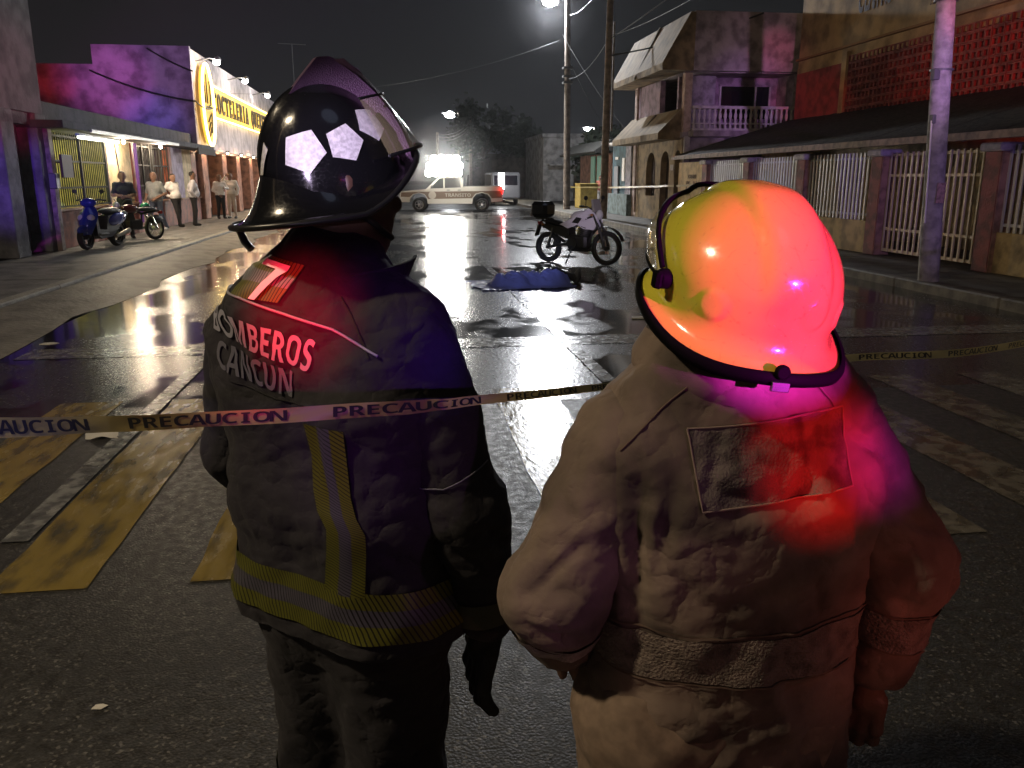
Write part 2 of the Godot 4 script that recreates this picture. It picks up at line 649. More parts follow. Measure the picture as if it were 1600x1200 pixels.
func ground_and_road():
	far_road_texture()
	var dark := mat("distant_ground", [0.035, 0.034, 0.032], 0.7, 0, {"tex": "plaster", "s": 0.1})
	struct("ground", sheet(-300, 300, 300, -600, -0.06), dark)
	var near := mat("near_asphalt", [0.14, 0.131, 0.118], 0.5, 0, {"tex": "specks", "rtex": "damp", "bump": "grain", "bs": 0.12, "s": 1.25, "spec": 0.55})
	near.vertex_color_use_as_albedo = true
	var gn := G.new()      # one sheet with broad stains in its tone
	gn.colored = true
	var tone := FastNoiseLite.new()
	tone.seed = 15
	tone.frequency = 0.55
	tone.fractal_octaves = 4
	var NX := 60
	var NZ := 90
	for a in NZ + 1:
		for b in NX + 1:
			var x := lerpf(-3.9, 8.0, float(b) / NX)
			var z := lerpf(30.0, -6.2, pow(float(a) / NZ, 0.35))
			var t := 0.86 + 0.42 * tone.get_noise_2d(x, z) + 0.12 * tone.get_noise_2d(x * 0.3 + 50.0, z * 0.3)
			gn.tint = Color(t, t, t * 0.99)
			gn.put(Vector3(x, 0, z), Vector3.UP)
	for a in NZ:
		for b in NX:
			var k := a * (NX + 1) + b
			gn.i.append_array([k, k + NX + 1, k + 1, k + 1, k + NX + 1, k + NX + 2])
	struct("road_near", gn, near)
	var far := StandardMaterial3D.new()
	far.resource_name = "wet_asphalt"
	far.albedo_color = lin(0.085, 0.082, 0.076)
	far.albedo_texture = tx["far_alb"]
	far.roughness_texture = tx["far_rough"]
	far.roughness = 1.0
	far.heightmap_enabled = true
	far.heightmap_texture = tx["far_bump"]
	far.heightmap_scale = 0.2
	far.metallic_specular = 0.55
	struct("road_wet", sheet(-4.0, 8.2, -6.2, -48.0, -0.0), far)
	struct("road_distant", sheet(-6.0, 10.0, -48.0, -260.0, -0.01), mat("distant_asphalt", [0.05, 0.05, 0.047], 0.22, 0, {"tex": "plaster", "rtex": "damp", "s": 0.15}))
	var yellow := mat("yellow_road_paint", [0.95, 0.95, 0.95], 0.4, 0, {"tex": "wornpaint", "rtex": "paintrough", "bump": "fine", "bs": 0.10, "s": Vector3(0.9, 0.9, 0.28)})
	var white := mat("worn_white_road_paint", [1, 1, 1], 0.4, 0, {"tex": "wornwhite", "rtex": "paintrough", "bump": "fine", "bs": 0.1, "s": 0.7})
	var underlit := mat("underlit_road_paint", [0.72, 0.66, 0.56], 0.4, 0, {"tex": "wornwhite", "rtex": "paintrough", "s": 0.55})  # duller colour stands for the weak light on the right-hand bars
	var bars := [[-2.62, 0.46], [-1.78, 0.42], [-0.93, 0.42], [-0.1, 0.42], [0.74, 0.5], [1.62, 0.48], [2.45, 0.4], [3.28, 0.40], [4.1, 0.40], [4.95, 0.40], [5.8, 0.42], [6.65, 0.42]]
	for b in bars:
		var g := G.new()      # painted bars with ragged ends
		var l: float = b[0]
		var r: float = b[0] + b[1]
		var n := 14
		var rows := []
		for k in n + 1:
			var z := lerpf(-3.42, -6.6, float(k) / n)
			var j := rng.randf_range(-0.012, 0.012)
			rows.append(PackedVector3Array([Vector3(l + j, 0.004, z), Vector3(r + j * 0.6, 0.004, z)]))
		g.surf(rows)
		struct("crosswalk_stripe", g, yellow if b[0] < 2.0 else underlit)
	struct("old_lane_line", sheet(-1.93, -1.80, -3.95, -9.4, 0.008), white)
	struct("stop_line", sheet(-3.7, 7.4, -8.35, -8.85, 0.004), white)
	struct("centre_line", sheet(1.72, 1.85, -6.7, -44.0, 0.008), white)
	struct("lane_line", sheet(4.55, 4.66, -9.2, -15.0, 0.004), white)
	# left edge: sloped concrete apron, pale kerb, pavement
	var conc := mat("apron_concrete", [0.27, 0.245, 0.20], 0.55, 0, {"tex": "grime", "bump": "fine", "bs": 0.6, "s": 0.35})
	var conc2 := mat("pavement_concrete", [0.21, 0.20, 0.18], 0.6, 0, {"tex": "grime", "bump": "fine", "bs": 0.5, "s": 0.3})
	var kerbm := mat("kerb_concrete", [0.42, 0.39, 0.33], 0.6, 0, {"tex": "plaster", "bump": "fine", "bs": 0.5, "s": 0.6})
	var rows := []
	for k in 90:
		var z := 20.0 - k * 1.0
		var w := 0.12 * sin(z * 1.3) + 0.08 * sin(z * 3.1)
		rows.append(PackedVector3Array([Vector3(-5.02, 0.10, z), Vector3(-4.5 + w * 0.5, 0.06, z), Vector3(-3.93 + w, 0.004, z)]))
	var ga := G.new()
	ga.surf(rows, false, true)
	struct("concrete_apron", ga, conc)
	for k in 30:
		var z := 18.0 - k * 2.4
		var g := G.new()
		g.box(Vector3(-5.12, 0.04, z - 1.2), Vector3(0.2, 0.22, 2.385), Basis(), 0.015)
		struct("kerb_stone", g, kerbm)
	for k in 24:
		var z := 16.0 - k * 3.0
		var g := G.new()
		g.box(Vector3(-6.42, 0.05, z - 1.5), Vector3(2.39, 0.19, 2.985), Basis(), 0.008)
		struct("pavement_slab", g, conc2)
	# right edge
	var kr := mat("right_kerb_concrete", [0.20, 0.18, 0.15], 0.65, 0, {"tex": "grime", "bump": "fine", "bs": 0.5, "s": 0.5})
	for k in 34:
		var z := 14.0 - k * 2.4
		var g := G.new()
		g.box(Vector3(8.1, 0.03, z - 1.2), Vector3(0.2, 0.24, 2.385), Basis(), 0.02)
		struct("kerb_stone", g, kr)
	for k in 27:
		var z := 14.0 - k * 3.0
		var g := G.new()
		g.box(Vector3(9.3, 0.04, z - 1.5), Vector3(2.19, 0.2, 2.985), Basis(), 0.008)
		struct("pavement_slab", g, mat("right_pavement", [0.13, 0.12, 0.10], 0.7, 0, {"tex": "grime", "bump": "fine", "bs": 0.5, "s": 0.4}))

func left_side():
	# A: the shop with roller shutters at the frame's edge
	var wallm := mat("grey_plaster", [0.20, 0.18, 0.20], 0.85, 0, {"tex": "grime", "bump": "fine", "bs": 0.6, "s": 0.3})
	var colm := mat("column_plaster", [0.20, 0.195, 0.21], 0.8, 0, {"tex": "grime", "bump": "fine", "bs": 0.6, "s": 0.35})
	var shutm := mat("shutter_steel", [0.42, 0.42, 0.40], 0.45, 0.3, {"tex": "plaster", "s": 0.8})
	var a := thing("shuttered_shop", "tall grey plaster shop front with closed roller shutters at the left edge of the street", "building", Vector3(-7.47, 0.145, -16.0))
	obox("wall", Vector3(-3.0, 5.05, 0.2), Vector3(6.0, 4.3, 8.2), wallm, a)
	obox("column", Vector3(-0.25, 1.45, -2.05), Vector3(0.54, 2.9, 0.6), colm, a, 0.02)
	obox("column", Vector3(-0.25, 1.45, 1.9), Vector3(0.54, 2.9, 0.5), colm, a, 0.02)
	obox("column", Vector3(-0.2, 1.45, -3.62), Vector3(0.5, 2.9, 0.55), colm, a, 0.02)
	obox("beam", Vector3(-0.3, 2.8, 0.2), Vector3(0.5, 0.3, 8.1), wallm, a)
	obox("back_wall", Vector3(-4.0, 1.5, 0.2), Vector3(4.0, 3.0, 8.1), wallm, a)
	for bay in [[-3.32, -2.37], [-1.72, 1.62]]:
		var s := obj("roller_shutter", sheet_frame(bay), mat("shutter_guide", [0.2, 0.2, 0.21], 0.5, 0.5), a)
		for k in 34:
			var g := G.new()
			var y := 0.03 + k * 0.08
			var z0: float = bay[0]
			var z1: float = bay[1]
			g.quad(Vector3(-0.42, y, z1), Vector3(-0.42, y, z0), Vector3(-0.385, y + 0.04, z0), Vector3(-0.385, y + 0.04, z1))
			g.quad(Vector3(-0.385, y + 0.04, z1), Vector3(-0.385, y + 0.04, z0), Vector3(-0.42, y + 0.078, z0), Vector3(-0.42, y + 0.078, z1))
			obj("slat", g, shutm, s)
	# B: the low eating house with barred windows, lit from inside
	var upper := mat("mauve_plaster", [0.52, 0.47, 0.55], 0.85, 0, {"tex": "grime", "bump": "fine", "bs": 0.8, "s": 0.22})
	var orange := mat("terracotta_paint", [0.30, 0.07, 0.03], 0.6, 0, {"tex": "grime", "bump": "fine", "bs": 0.4, "s": 0.5})
	var cream := mat("cream_wall", [0.66, 0.52, 0.30], 0.75, 0, {"tex": "plaster", "bump": "fine", "bs": 0.4, "s": 0.5})
	var lilac := mat("lilac_wall", [0.46, 0.38, 0.50], 0.75, 0, {"tex": "plaster", "bump": "fine", "bs": 0.4, "s": 0.5})
	var iron := mat("black_iron", [0.012, 0.012, 0.011], 0.8, 0.0)
	var slabm := mat("canopy_slab", [0.07, 0.065, 0.08], 0.8, 0, {"tex": "grime", "bump": "fine", "bs": 0.6, "s": 0.4})
	var b := thing("barred_eating_house", "low eating house with lit barred windows, terracotta base and flat canopy", "building", Vector3(-7.47, 0.145, -26.9))
	# long axis along z: front is x = 0, from z = +7.0 (near) to z = -7.5
	obox("base_wall", Vector3(-0.1, 0.42, 0.0), Vector3(0.2, 0.84, 14.6), orange, b, 0.012)
	obox("window_ledge", Vector3(-0.08, 0.865, 0.0), Vector3(0.26, 0.05, 14.6), mat("ledge", [0.3, 0.16, 0.1], 0.6), b)
	obox("roof", Vector3(-2.6, 2.68, 0.0), Vector3(6.4, 0.16, 15.2), slabm, b, 0.01)
	obox("parapet", Vector3(-3.0, 3.0, 0.0), Vector3(5.6, 0.45, 15.2), slabm, b, 0.01)
	obox("back_wall", Vector3(-5.4, 1.3, 0.0), Vector3(0.2, 2.6, 14.6), mat("inner_wall", [0.45, 0.5, 0.24], 0.8, 0, {"tex": "plaster", "s": 0.4}), b)
	obox("inner_floor", Vector3(-2.75, 0.02, 0.0), Vector3(5.1, 0.04, 14.6), mat("tile_floor", [0.3, 0.27, 0.22], 0.5), b)
	obox("end_wall", Vector3(-2.7, 1.3, 7.22), Vector3(5.2, 2.6, 0.16), orange, b)
	obox("end_wall", Vector3(-2.7, 1.3, -7.22), Vector3(5.2, 2.6, 0.16), lilac, b)
	obox("partition", Vector3(-2.7, 1.3, 1.5), Vector3(5.0, 2.6, 0.12), cream, b)
	for seg in [[3.1, 1.05, cream, 2.59], [0.98, 0.6, orange, 2.59], [-3.15, -3.5, orange, 2.59], [-3.52, -5.0, lilac, 2.59], [-5.02, -6.3, cream, 2.59], [-6.32, -7.1, orange, 2.59], [7.1, 6.75, orange, 2.59]]:
		var z0: float = seg[0]
		var z1: float = seg[1]
		obox("wall_panel", Vector3(-0.11, 0.89 + (2.59 - 0.89) / 2, (z0 + z1) / 2), Vector3(0.2, 1.7, absf(z0 - z1)), seg[2], b, 0.006)
	# windows with bars: a wide lit one and a smaller one
	for wdw in [[6.74, 3.12, 0.13], [0.58, -1.0, 0.14], [-1.25, -3.13, 0.3]]:
		var w := obox("window", Vector3(-0.06, 0.93, (wdw[0] + wdw[1]) / 2), Vector3(0.05, 0.04, wdw[0] - wdw[1]), iron, b)
		for y in [1.35, 1.95, 2.5]:
			obox("rail", Vector3(-0.06, y, (wdw[0] + wdw[1]) / 2), Vector3(0.035, 0.045, wdw[0] - wdw[1]), iron, w)
		var nb := int((wdw[0] - wdw[1]) / wdw[2])
		for k in nb + 1:
			obox("bar", Vector3(-0.06, 1.74, wdw[0] - k * (wdw[0] - wdw[1]) / nb), Vector3(0.022, 1.66, 0.022), iron, w)
		for z in [wdw[0] - 0.02, (wdw[0] + wdw[1]) / 2, wdw[1] + 0.02]:
			obox("post", Vector3(-0.05, 1.74, z), Vector3(0.05, 1.68, 0.07), iron, w)
	obox("hall_wall", Vector3(-2.0, 1.3, -1.1), Vector3(0.1, 2.6, 5.0), cream, b)
	obox("glass_partition", Vector3(-3.4, 1.3, 4.9), Vector3(0.06, 2.0, 1.0), mat("pale_partition", [0.5, 0.52, 0.4], 0.6), b)
	obox("awning_edge", Vector3(0.62, 2.52, -6.2), Vector3(0.05, 0.22, 2.9), mat("dark_awning", [0.05, 0.035, 0.03], 0.8), b)
	obox("awning_edge", Vector3(0.62, 2.62, 2.0), Vector3(0.05, 0.07, 8.0), mat("metal_edge", [0.35, 0.34, 0.33], 0.4, 0.5), b)
	# purple pipe on the wall
	var gp := G.new()
	gp.tube([Vector3(0.06, 0.3, 0.78), Vector3(0.06, 2.55, 0.78)], 0.05, 8)
	obj("drain_pipe", gp, mat("purple_pipe", [0.16, 0.06, 0.34], 0.5), b)
	var rg := G.new()
	rg.tube([Vector3(0.18, 2.59, 3.0), Vector3(0.2, 0.9, 2.72)], 0.018, 6)
	obj("hanging_rod", rg, mat("rod_steel", [0.4, 0.34, 0.28], 0.5, 0.3), b)
	# fluorescent tube under the canopy, two small bulbs
	var tube := thing("fluorescent_lamp", "long lit fluorescent tube under the canopy above the widest barred window", "lamp", Vector3(-7.1, 2.62, -22.2))
	obox("housing", Vector3(0, 0.06, 0), Vector3(0.09, 0.05, 2.9), mat("white_enamel", [0.7, 0.7, 0.66], 0.4), tube)
	var gt := G.new()
	gt.tube([Vector3(0, 0, -1.4), Vector3(0, 0, 1.4)], 0.03, 8)
	obj("lamp_tube", gt, mat("lit_tube", [0.9, 0.95, 0.85], 0.4, 0, {"e": 14.0, "ec": [1, 1, 0.86]}), tube)
	for dz in [-1.0, 0.0, 1.0]: omni("tube_light", Vector3(0.0, -0.07, dz), Color(1, 1, 0.86), 0.07, 0.05, tube)
	var inner := thing("ceiling_lamp", "greenish fluorescent ceiling lamp inside the widest barred window", "lamp", Vector3(-9.6, 2.6, -22.3))
	var gi := G.new()
	gi.tube([Vector3(0, 0, -0.6), Vector3(0, 0, 0.6)], 0.03, 8)
	obj("lamp_tube", gi, mat("lit_green_tube", [0.9, 0.95, 0.7], 0.4, 0, {"e": 9.0, "ec": [0.95, 1, 0.6]}), inner)
	for dz in [-0.4, 0.4]: omni("ceiling_light", Vector3(0, -0.08, dz), Color(0.95, 1, 0.55), 3.0, 0.06, inner)
	for q in [[-24.25, "small white bulb under the canopy edge beside the fluorescent tube"], [-27.9, "small white bulb under the canopy above the second barred window"]]:
		var lm := thing("bulb_lamp", q[1], "lamp", Vector3(-7.15, 2.66, q[0]))
		var gb := G.new()
		gb.ball(Vector3.ZERO, Vector3(0.05, 0.06, 0.05), 10)
		obj("bulb", gb, mat("lit_bulb", [1, 0.95, 0.85], 0.4, 0, {"e": 25.0, "ec": [1, 0.92, 0.78]}), lm)
		omni("bulb_light", Vector3.ZERO, Color(1, 0.9, 0.76), 5.0, 0.05, lm)
	var hall := thing("ceiling_lamp", "warm lamp inside the second barred window", "lamp", Vector3(-8.4, 2.6, -28.8))
	var gh := G.new()
	gh.ball(Vector3.ZERO, Vector3(0.08, 0.06, 0.08), 10)
	obj("bulb", gh, mat("lit_bulb", [1, 1, 1]), hall)
	omni("hall_light", Vector3(0, 0, 0), Color(1, 0.75, 0.5), 1.6, 0.06, hall)
	# maroon board on the wall between the two houses, a dark seated figure's cap inside
	var sg := thing("hanging_board", "square maroon sign board hung on the post left of the lit barred window", "sign", Vector3(-7.2, 1.55, -20.15))
	obox("board", Vector3(0, 0.42, 0), Vector3(0.05, 0.5, 0.62), mat("maroon_board", [0.05, 0.012, 0.02], 0.6), sg, 0.01)
	obox("bracket", Vector3(-0.12, 0.5, 0.1), Vector3(0.22, 0.04, 0.04), iron, sg)
	var meter := thing("electric_meter", "small dark meter box with pipe on the post between shop and eating house", "meter box", Vector3(-7.36, 1.3, -19.72))
	obox("case", Vector3(0.02, 0.35, 0), Vector3(0.16, 0.34, 0.22), mat("meter_grey", [0.12, 0.12, 0.13], 0.5, 0.3), meter, 0.02)
	var mg := G.new()
	mg.tube([Vector3(0, 0.5, 0), Vector3(0, 1.6, 0.02)], 0.025, 6)
	obj("conduit", mg, mat("meter_grey", [0.1, 0.1, 0.1]), meter)
	var mg2 := G.new()
	mg2.tube([Vector3(0, 0.2, 0), Vector3(0.03, -0.5, 0.0)], 0.02, 6)
	obj("conduit", mg2, mat("meter_grey", [0.1, 0.1, 0.1]), meter)
	# pale post in front of the party wall
	obox("party_post", Vector3(0.05, 1.3, 7.15), Vector3(0.2, 2.6, 0.2), mat("pale_post", [0.3, 0.22, 0.2], 0.7, 0, {"tex": "grime", "s": 0.8}), b)
	# table with bottles behind the bars
	var t := thing("dining_table", "small white-topped table with bottles behind the lit barred window", "table", Vector3(-8.2, 0.2, -21.6))
	obox("top", Vector3(0, 0.74, 0), Vector3(0.8, 0.04, 1.1), mat("white_top", [0.7, 0.7, 0.68], 0.5), t)
	for sx in [-1, 1]:
		for sz in [-1, 1]: obox("leg", Vector3(0.35 * sx, 0.36, 0.48 * sz), Vector3(0.05, 0.72, 0.05), iron, t)
	for k in 6:
		var bt := G.new()
		bt.lathe([Vector2(0.03, 0), Vector2(0.035, 0.02), Vector2(0.035, 0.13), Vector2(0.013, 0.19), Vector2(0.013, 0.24)], 8)
		var o := obj("bottle", bt, mat("white_bottle", [0.75, 0.75, 0.72], 0.3))
		o.position = Vector3(-8.0 - 0.06 * (k % 2), 0.96, -21.2 - k * 0.16)
		tag(o, "small pale bottle on the table behind the lit barred window", "bottle", "bottles on the table behind the bars")

func sheet_frame(bay: Array) -> G:
	var g := G.new()
	g.box(Vector3(-0.38, 1.4, bay[0] + 0.03), Vector3(0.08, 2.75, 0.06))
	g.box(Vector3(-0.38, 1.4, bay[1] - 0.03), Vector3(0.08, 2.75, 0.06))
	g.box(Vector3(-0.36, 0.03, (bay[0] + bay[1]) / 2), Vector3(0.07, 0.06, bay[1] - bay[0] - 0.12))
	return g

func restaurant():
	var mauve: Material = mats["mauve_plaster"]
	var facade := mat("restaurant_facade", [0.58, 0.52, 0.54], 0.85, 0, {"tex": "plaster", "bump": "fine", "bs": 0.5, "s": 0.3})
	var ochre := mat("ochre_column", [0.42, 0.20, 0.13], 0.7, 0, {"tex": "grime", "bump": "fine", "bs": 0.5, "s": 0.5})
	var r := thing("restaurant", "two-storey restaurant with lit yellow sign band, floodlights and blank mauve side wall", "building", Vector3(-7.47, 0.145, -34.5))
	obox("side_wall", Vector3(-1.75, 4.55, -0.1), Vector3(3.5, 3.7, 0.2), mauve, r)
	obox("side_wall", Vector3(-4.6, 4.2, -0.1), Vector3(2.2, 3.0, 0.2), mauve, r)
	obox("ledge", Vector3(-1.75, 5.55, 0.02), Vector3(2.3, 0.05, 0.06), mauve, r)
	obox("ledge", Vector3(-0.9, 4.9, 0.02), Vector3(0.06, 1.3, 0.05), mauve, r)
	obox("upper_wall", Vector3(-0.11, 4.52, -12.2), Vector3(0.2, 3.64, 24.0), facade, r)
	obox("roof", Vector3(-1.8, 6.1, -12.2), Vector3(3.2, 0.15, 23.8), mats["canopy_slab"], r)
	obox("soffit", Vector3(-1.5, 2.66, -12.2), Vector3(2.6, 0.1, 24.0), mat("cream_soffit", [0.6, 0.5, 0.42], 0.8), r)
	obox("rear_wall", Vector3(-2.7, 1.3, -12.2), Vector3(0.2, 2.6, 24.0), mat("warm_rear_wall", [0.58, 0.42, 0.38], 0.8, 0, {"tex": "plaster", "s": 0.4}), r)
	obox("end_wall", Vector3(-1.35, 1.3, -0.3), Vector3(2.5, 2.6, 0.2), ochre, r)
	for z in [-0.55, -4.6, -8.0, -11.6, -15.4, -19.4, -23.6]:
		obox("column", Vector3(-0.22, 1.3, z), Vector3(0.62, 2.6, 0.95), ochre, r, 0.03)
	for z in [-2.6, -9.8, -17.4]:
		var dr := obox("doorway", Vector3(-2.58, 1.05, z), Vector3(0.06, 2.1, 1.1), mat("dark_door", [0.10, 0.06, 0.05], 0.5), r)
		obox("door_panel", Vector3(-2.54, 1.05, z), Vector3(0.03, 1.8, 0.8), mat("dark_glass", [0.02, 0.02, 0.03], 0.1), dr)
	obox("notice_frame", Vector3(-2.56, 1.75, -5.5), Vector3(0.05, 1.0, 1.0), mat("white_notice", [0.75, 0.7, 0.66], 0.5), r)
	# sign band: bright yellow channel with dark letters
	var s := thing("restaurant_sign", "long glowing yellow sign band with dark letters along the restaurant front", "sign", Vector3(-7.44, 4.25, -46.3))
	obox("band", Vector3(0, 0.58, 0), Vector3(0.10, 1.22, 18.4), mat("lit_yellow_band", [0.7, 0.5, 0.05], 0.5, 0, {"e": 0.75, "ec": [1.0, 0.62, 0.07]}), s, 0.02)
	var neon := mat("lit_sign_tube", [1, 0.85, 0.4], 0.4, 0, {"e": 7.0, "ec": [1.0, 0.74, 0.26]})
	for y in [-0.05, 1.22]:
		var g := G.new()
		g.tube([Vector3(0.08, y, 9.2), Vector3(0.08, y, -9.2)], 0.035, 6)
		obj("neon_tube", g, neon, s)
	var letters := "COCTELERIA QUERETARO"
	for k in letters.length():
		if letters[k] == " ": continue
		var g := G.new()
		g.text(letters[k], 0.82, Transform3D(Basis(Vector3(0, 0, -1), Vector3.UP, Vector3(1, 0, 0)), Vector3(0.07, 0.56, 8.3 - k * 0.88)), 0.9, 0.05, "Droid Serif")
		obj("letter", g, mat("dark_letter", [0.06, 0.04, 0.01], 0.5), s)
	for k in 6:
		omni("sign_light", Vector3(0.42, 0.2, 7.6 - k * 3.0), Color(1, 0.72, 0.28), 0.22, 0.12, s)
	# oval emblem at the corner
	var em := thing("oval_emblem_sign", "tall oval emblem edged in lit yellow tube at the restaurant corner", "sign", Vector3(-7.30, 3.0, -35.9))
	var go := G.new()
	var oval := PackedVector2Array()
	for k in 40:
		var a := TAU * k / 40
		oval.append(Vector2(cos(a) * 0.95, 1.55 + sin(a) * 1.5))
	go.prism(oval, -0.06, 0.06, Transform3D(Basis(Vector3(0, 0, -1), Vector3.UP, Vector3(1, 0, 0)), Vector3.ZERO))
	obj("panel", go, mat("lit_emblem_panel", [0.7, 0.45, 0.06], 0.5, 0, {"e": 0.5, "ec": [1, 0.6, 0.1]}), em)
	var ge := G.new()
	var loop := []
	for k in 41:
		var a := TAU * k / 40
		loop.append(Vector3(0.1, 1.55 + sin(a) * 1.56, -cos(a) * 1.0))
	ge.tube(loop, 0.05, 6, false)
	obj("neon_tube", ge, neon, em)
	for q in [[[0.5, 2.5], [0.5, 1.6], [0.1, 1.5]], [[-0.1, 2.7], [-0.1, 1.6]], [[-0.5, 2.4], [-0.45, 1.6]], [[0.7, 1.5], [-0.7, 1.45]], [[0.35, 1.2], [-0.2, 0.9]], [[0.2, 0.9], [-0.3, 0.55]], [[0.3, 0.7], [-0.1, 0.35]], [[0.6, 1.3], [0.35, 0.5]]]:
		var gl := G.new()
		var pts := []
		for p in q: pts.append(Vector3(0.085, p[1], -p[0]))
		gl.tube(pts, 0.03, 5)
		obj("emblem_line", gl, mat("dark_letter", [0, 0, 0]), em)
	omni("emblem_light", Vector3(0.5, 0.4, 0.5), Color(1, 0.76, 0.3), 0.4, 0.15, em)
	omni("emblem_light", Vector3(0.5, 2.6, 0.5), Color(1, 0.8, 0.4), 0.4, 0.15, em)
	# floodlights on short arms above the sign
	var fl := [[-35.2, 6.0, "nearest of the floodlights above the restaurant sign, over the oval emblem"], [-41.6, 6.0, "middle floodlight on its arm above the restaurant sign"], [-48.6, 6.0, "farthest floodlight on its arm above the restaurant sign"]]
	for q in fl:
		var f := thing("floodlight", q[2], "floodlight", Vector3(-7.44, q[1], q[0]))
		var ga := G.new()
		ga.tube([Vector3(0, 0.1, 0), Vector3(0.55, 0.22, 0), Vector3(0.8, 0.18, 0)], 0.025, 6)
		obj("arm", ga, mat("floodlight_arm", [0.3, 0.3, 0.3], 0.5, 0.5), f)
		obox("housing", Vector3(0.86, 0.2, 0), Vector3(0.16, 0.14, 0.42), mat("floodlight_grey", [0.25, 0.25, 0.26], 0.4, 0.4), f, 0.02, rot("z", 25))
		var gb := G.new()
		gb.ball(Vector3(0.80, 0.06, 0), Vector3(0.14, 0.10, 0.2), 10)
		obj("lamp_lens", gb, mat("lit_flood_lens", [1, 1, 1], 0.4, 0, {"e": 60.0, "ec": [1, 0.97, 0.92]}), f)
		omni("flood_light", Vector3(0.80, 0.06, 0), Color(1, 0.95, 0.88), 1.1, 0.12, f)
	# small downlights under the sign wash the columns
	for k in 7:
		var z: float = [-35.05, -39.1, -42.5, -46.1, -49.9, -53.9, -58.1][k]
		var d := thing("wall_downlight", ["first", "second", "third", "fourth", "fifth", "sixth", "seventh"][k] + " small warm downlight above the ochre columns, counted from the near corner", "lamp", Vector3(-7.28, 2.78, z), 0, "downlights above the columns")
		obox("housing", Vector3(0.06, 0.07, 0), Vector3(0.14, 0.06, 0.14), mat("dark_fitting", [0.06, 0.06, 0.06], 0.5), d)
		var gb := G.new()
		gb.ball(Vector3(0.06, 0.0, 0), Vector3(0.05, 0.05, 0.05), 8)
		obj("bulb", gb, mat("lit_warm_bulb", [1, 0.8, 0.5], 0.4, 0, {"e": 25.0, "ec": [1, 0.72, 0.42]}), d)
		omni("downlight", Vector3(0.06, 0.0, 0), Color(1, 0.80, 0.62), 1.1, 0.05, d)
	var w := thing("wall_lamp", "glowing white lamp box inside the open restaurant front", "lamp", Vector3(-8.3, 2.1, -46.5))
	obox("shade", Vector3(0, 0.15, 0), Vector3(0.3, 0.25, 0.9), mat("lit_warm_shade", [1, 0.9, 0.7], 0.5, 0, {"e": 6.0, "ec": [1, 0.85, 0.55]}), w, 0.03)
	omni("lamp_light", Vector3(0.3, 0.1, 0), Color(1, 0.82, 0.62), 1.2, 0.2, w)

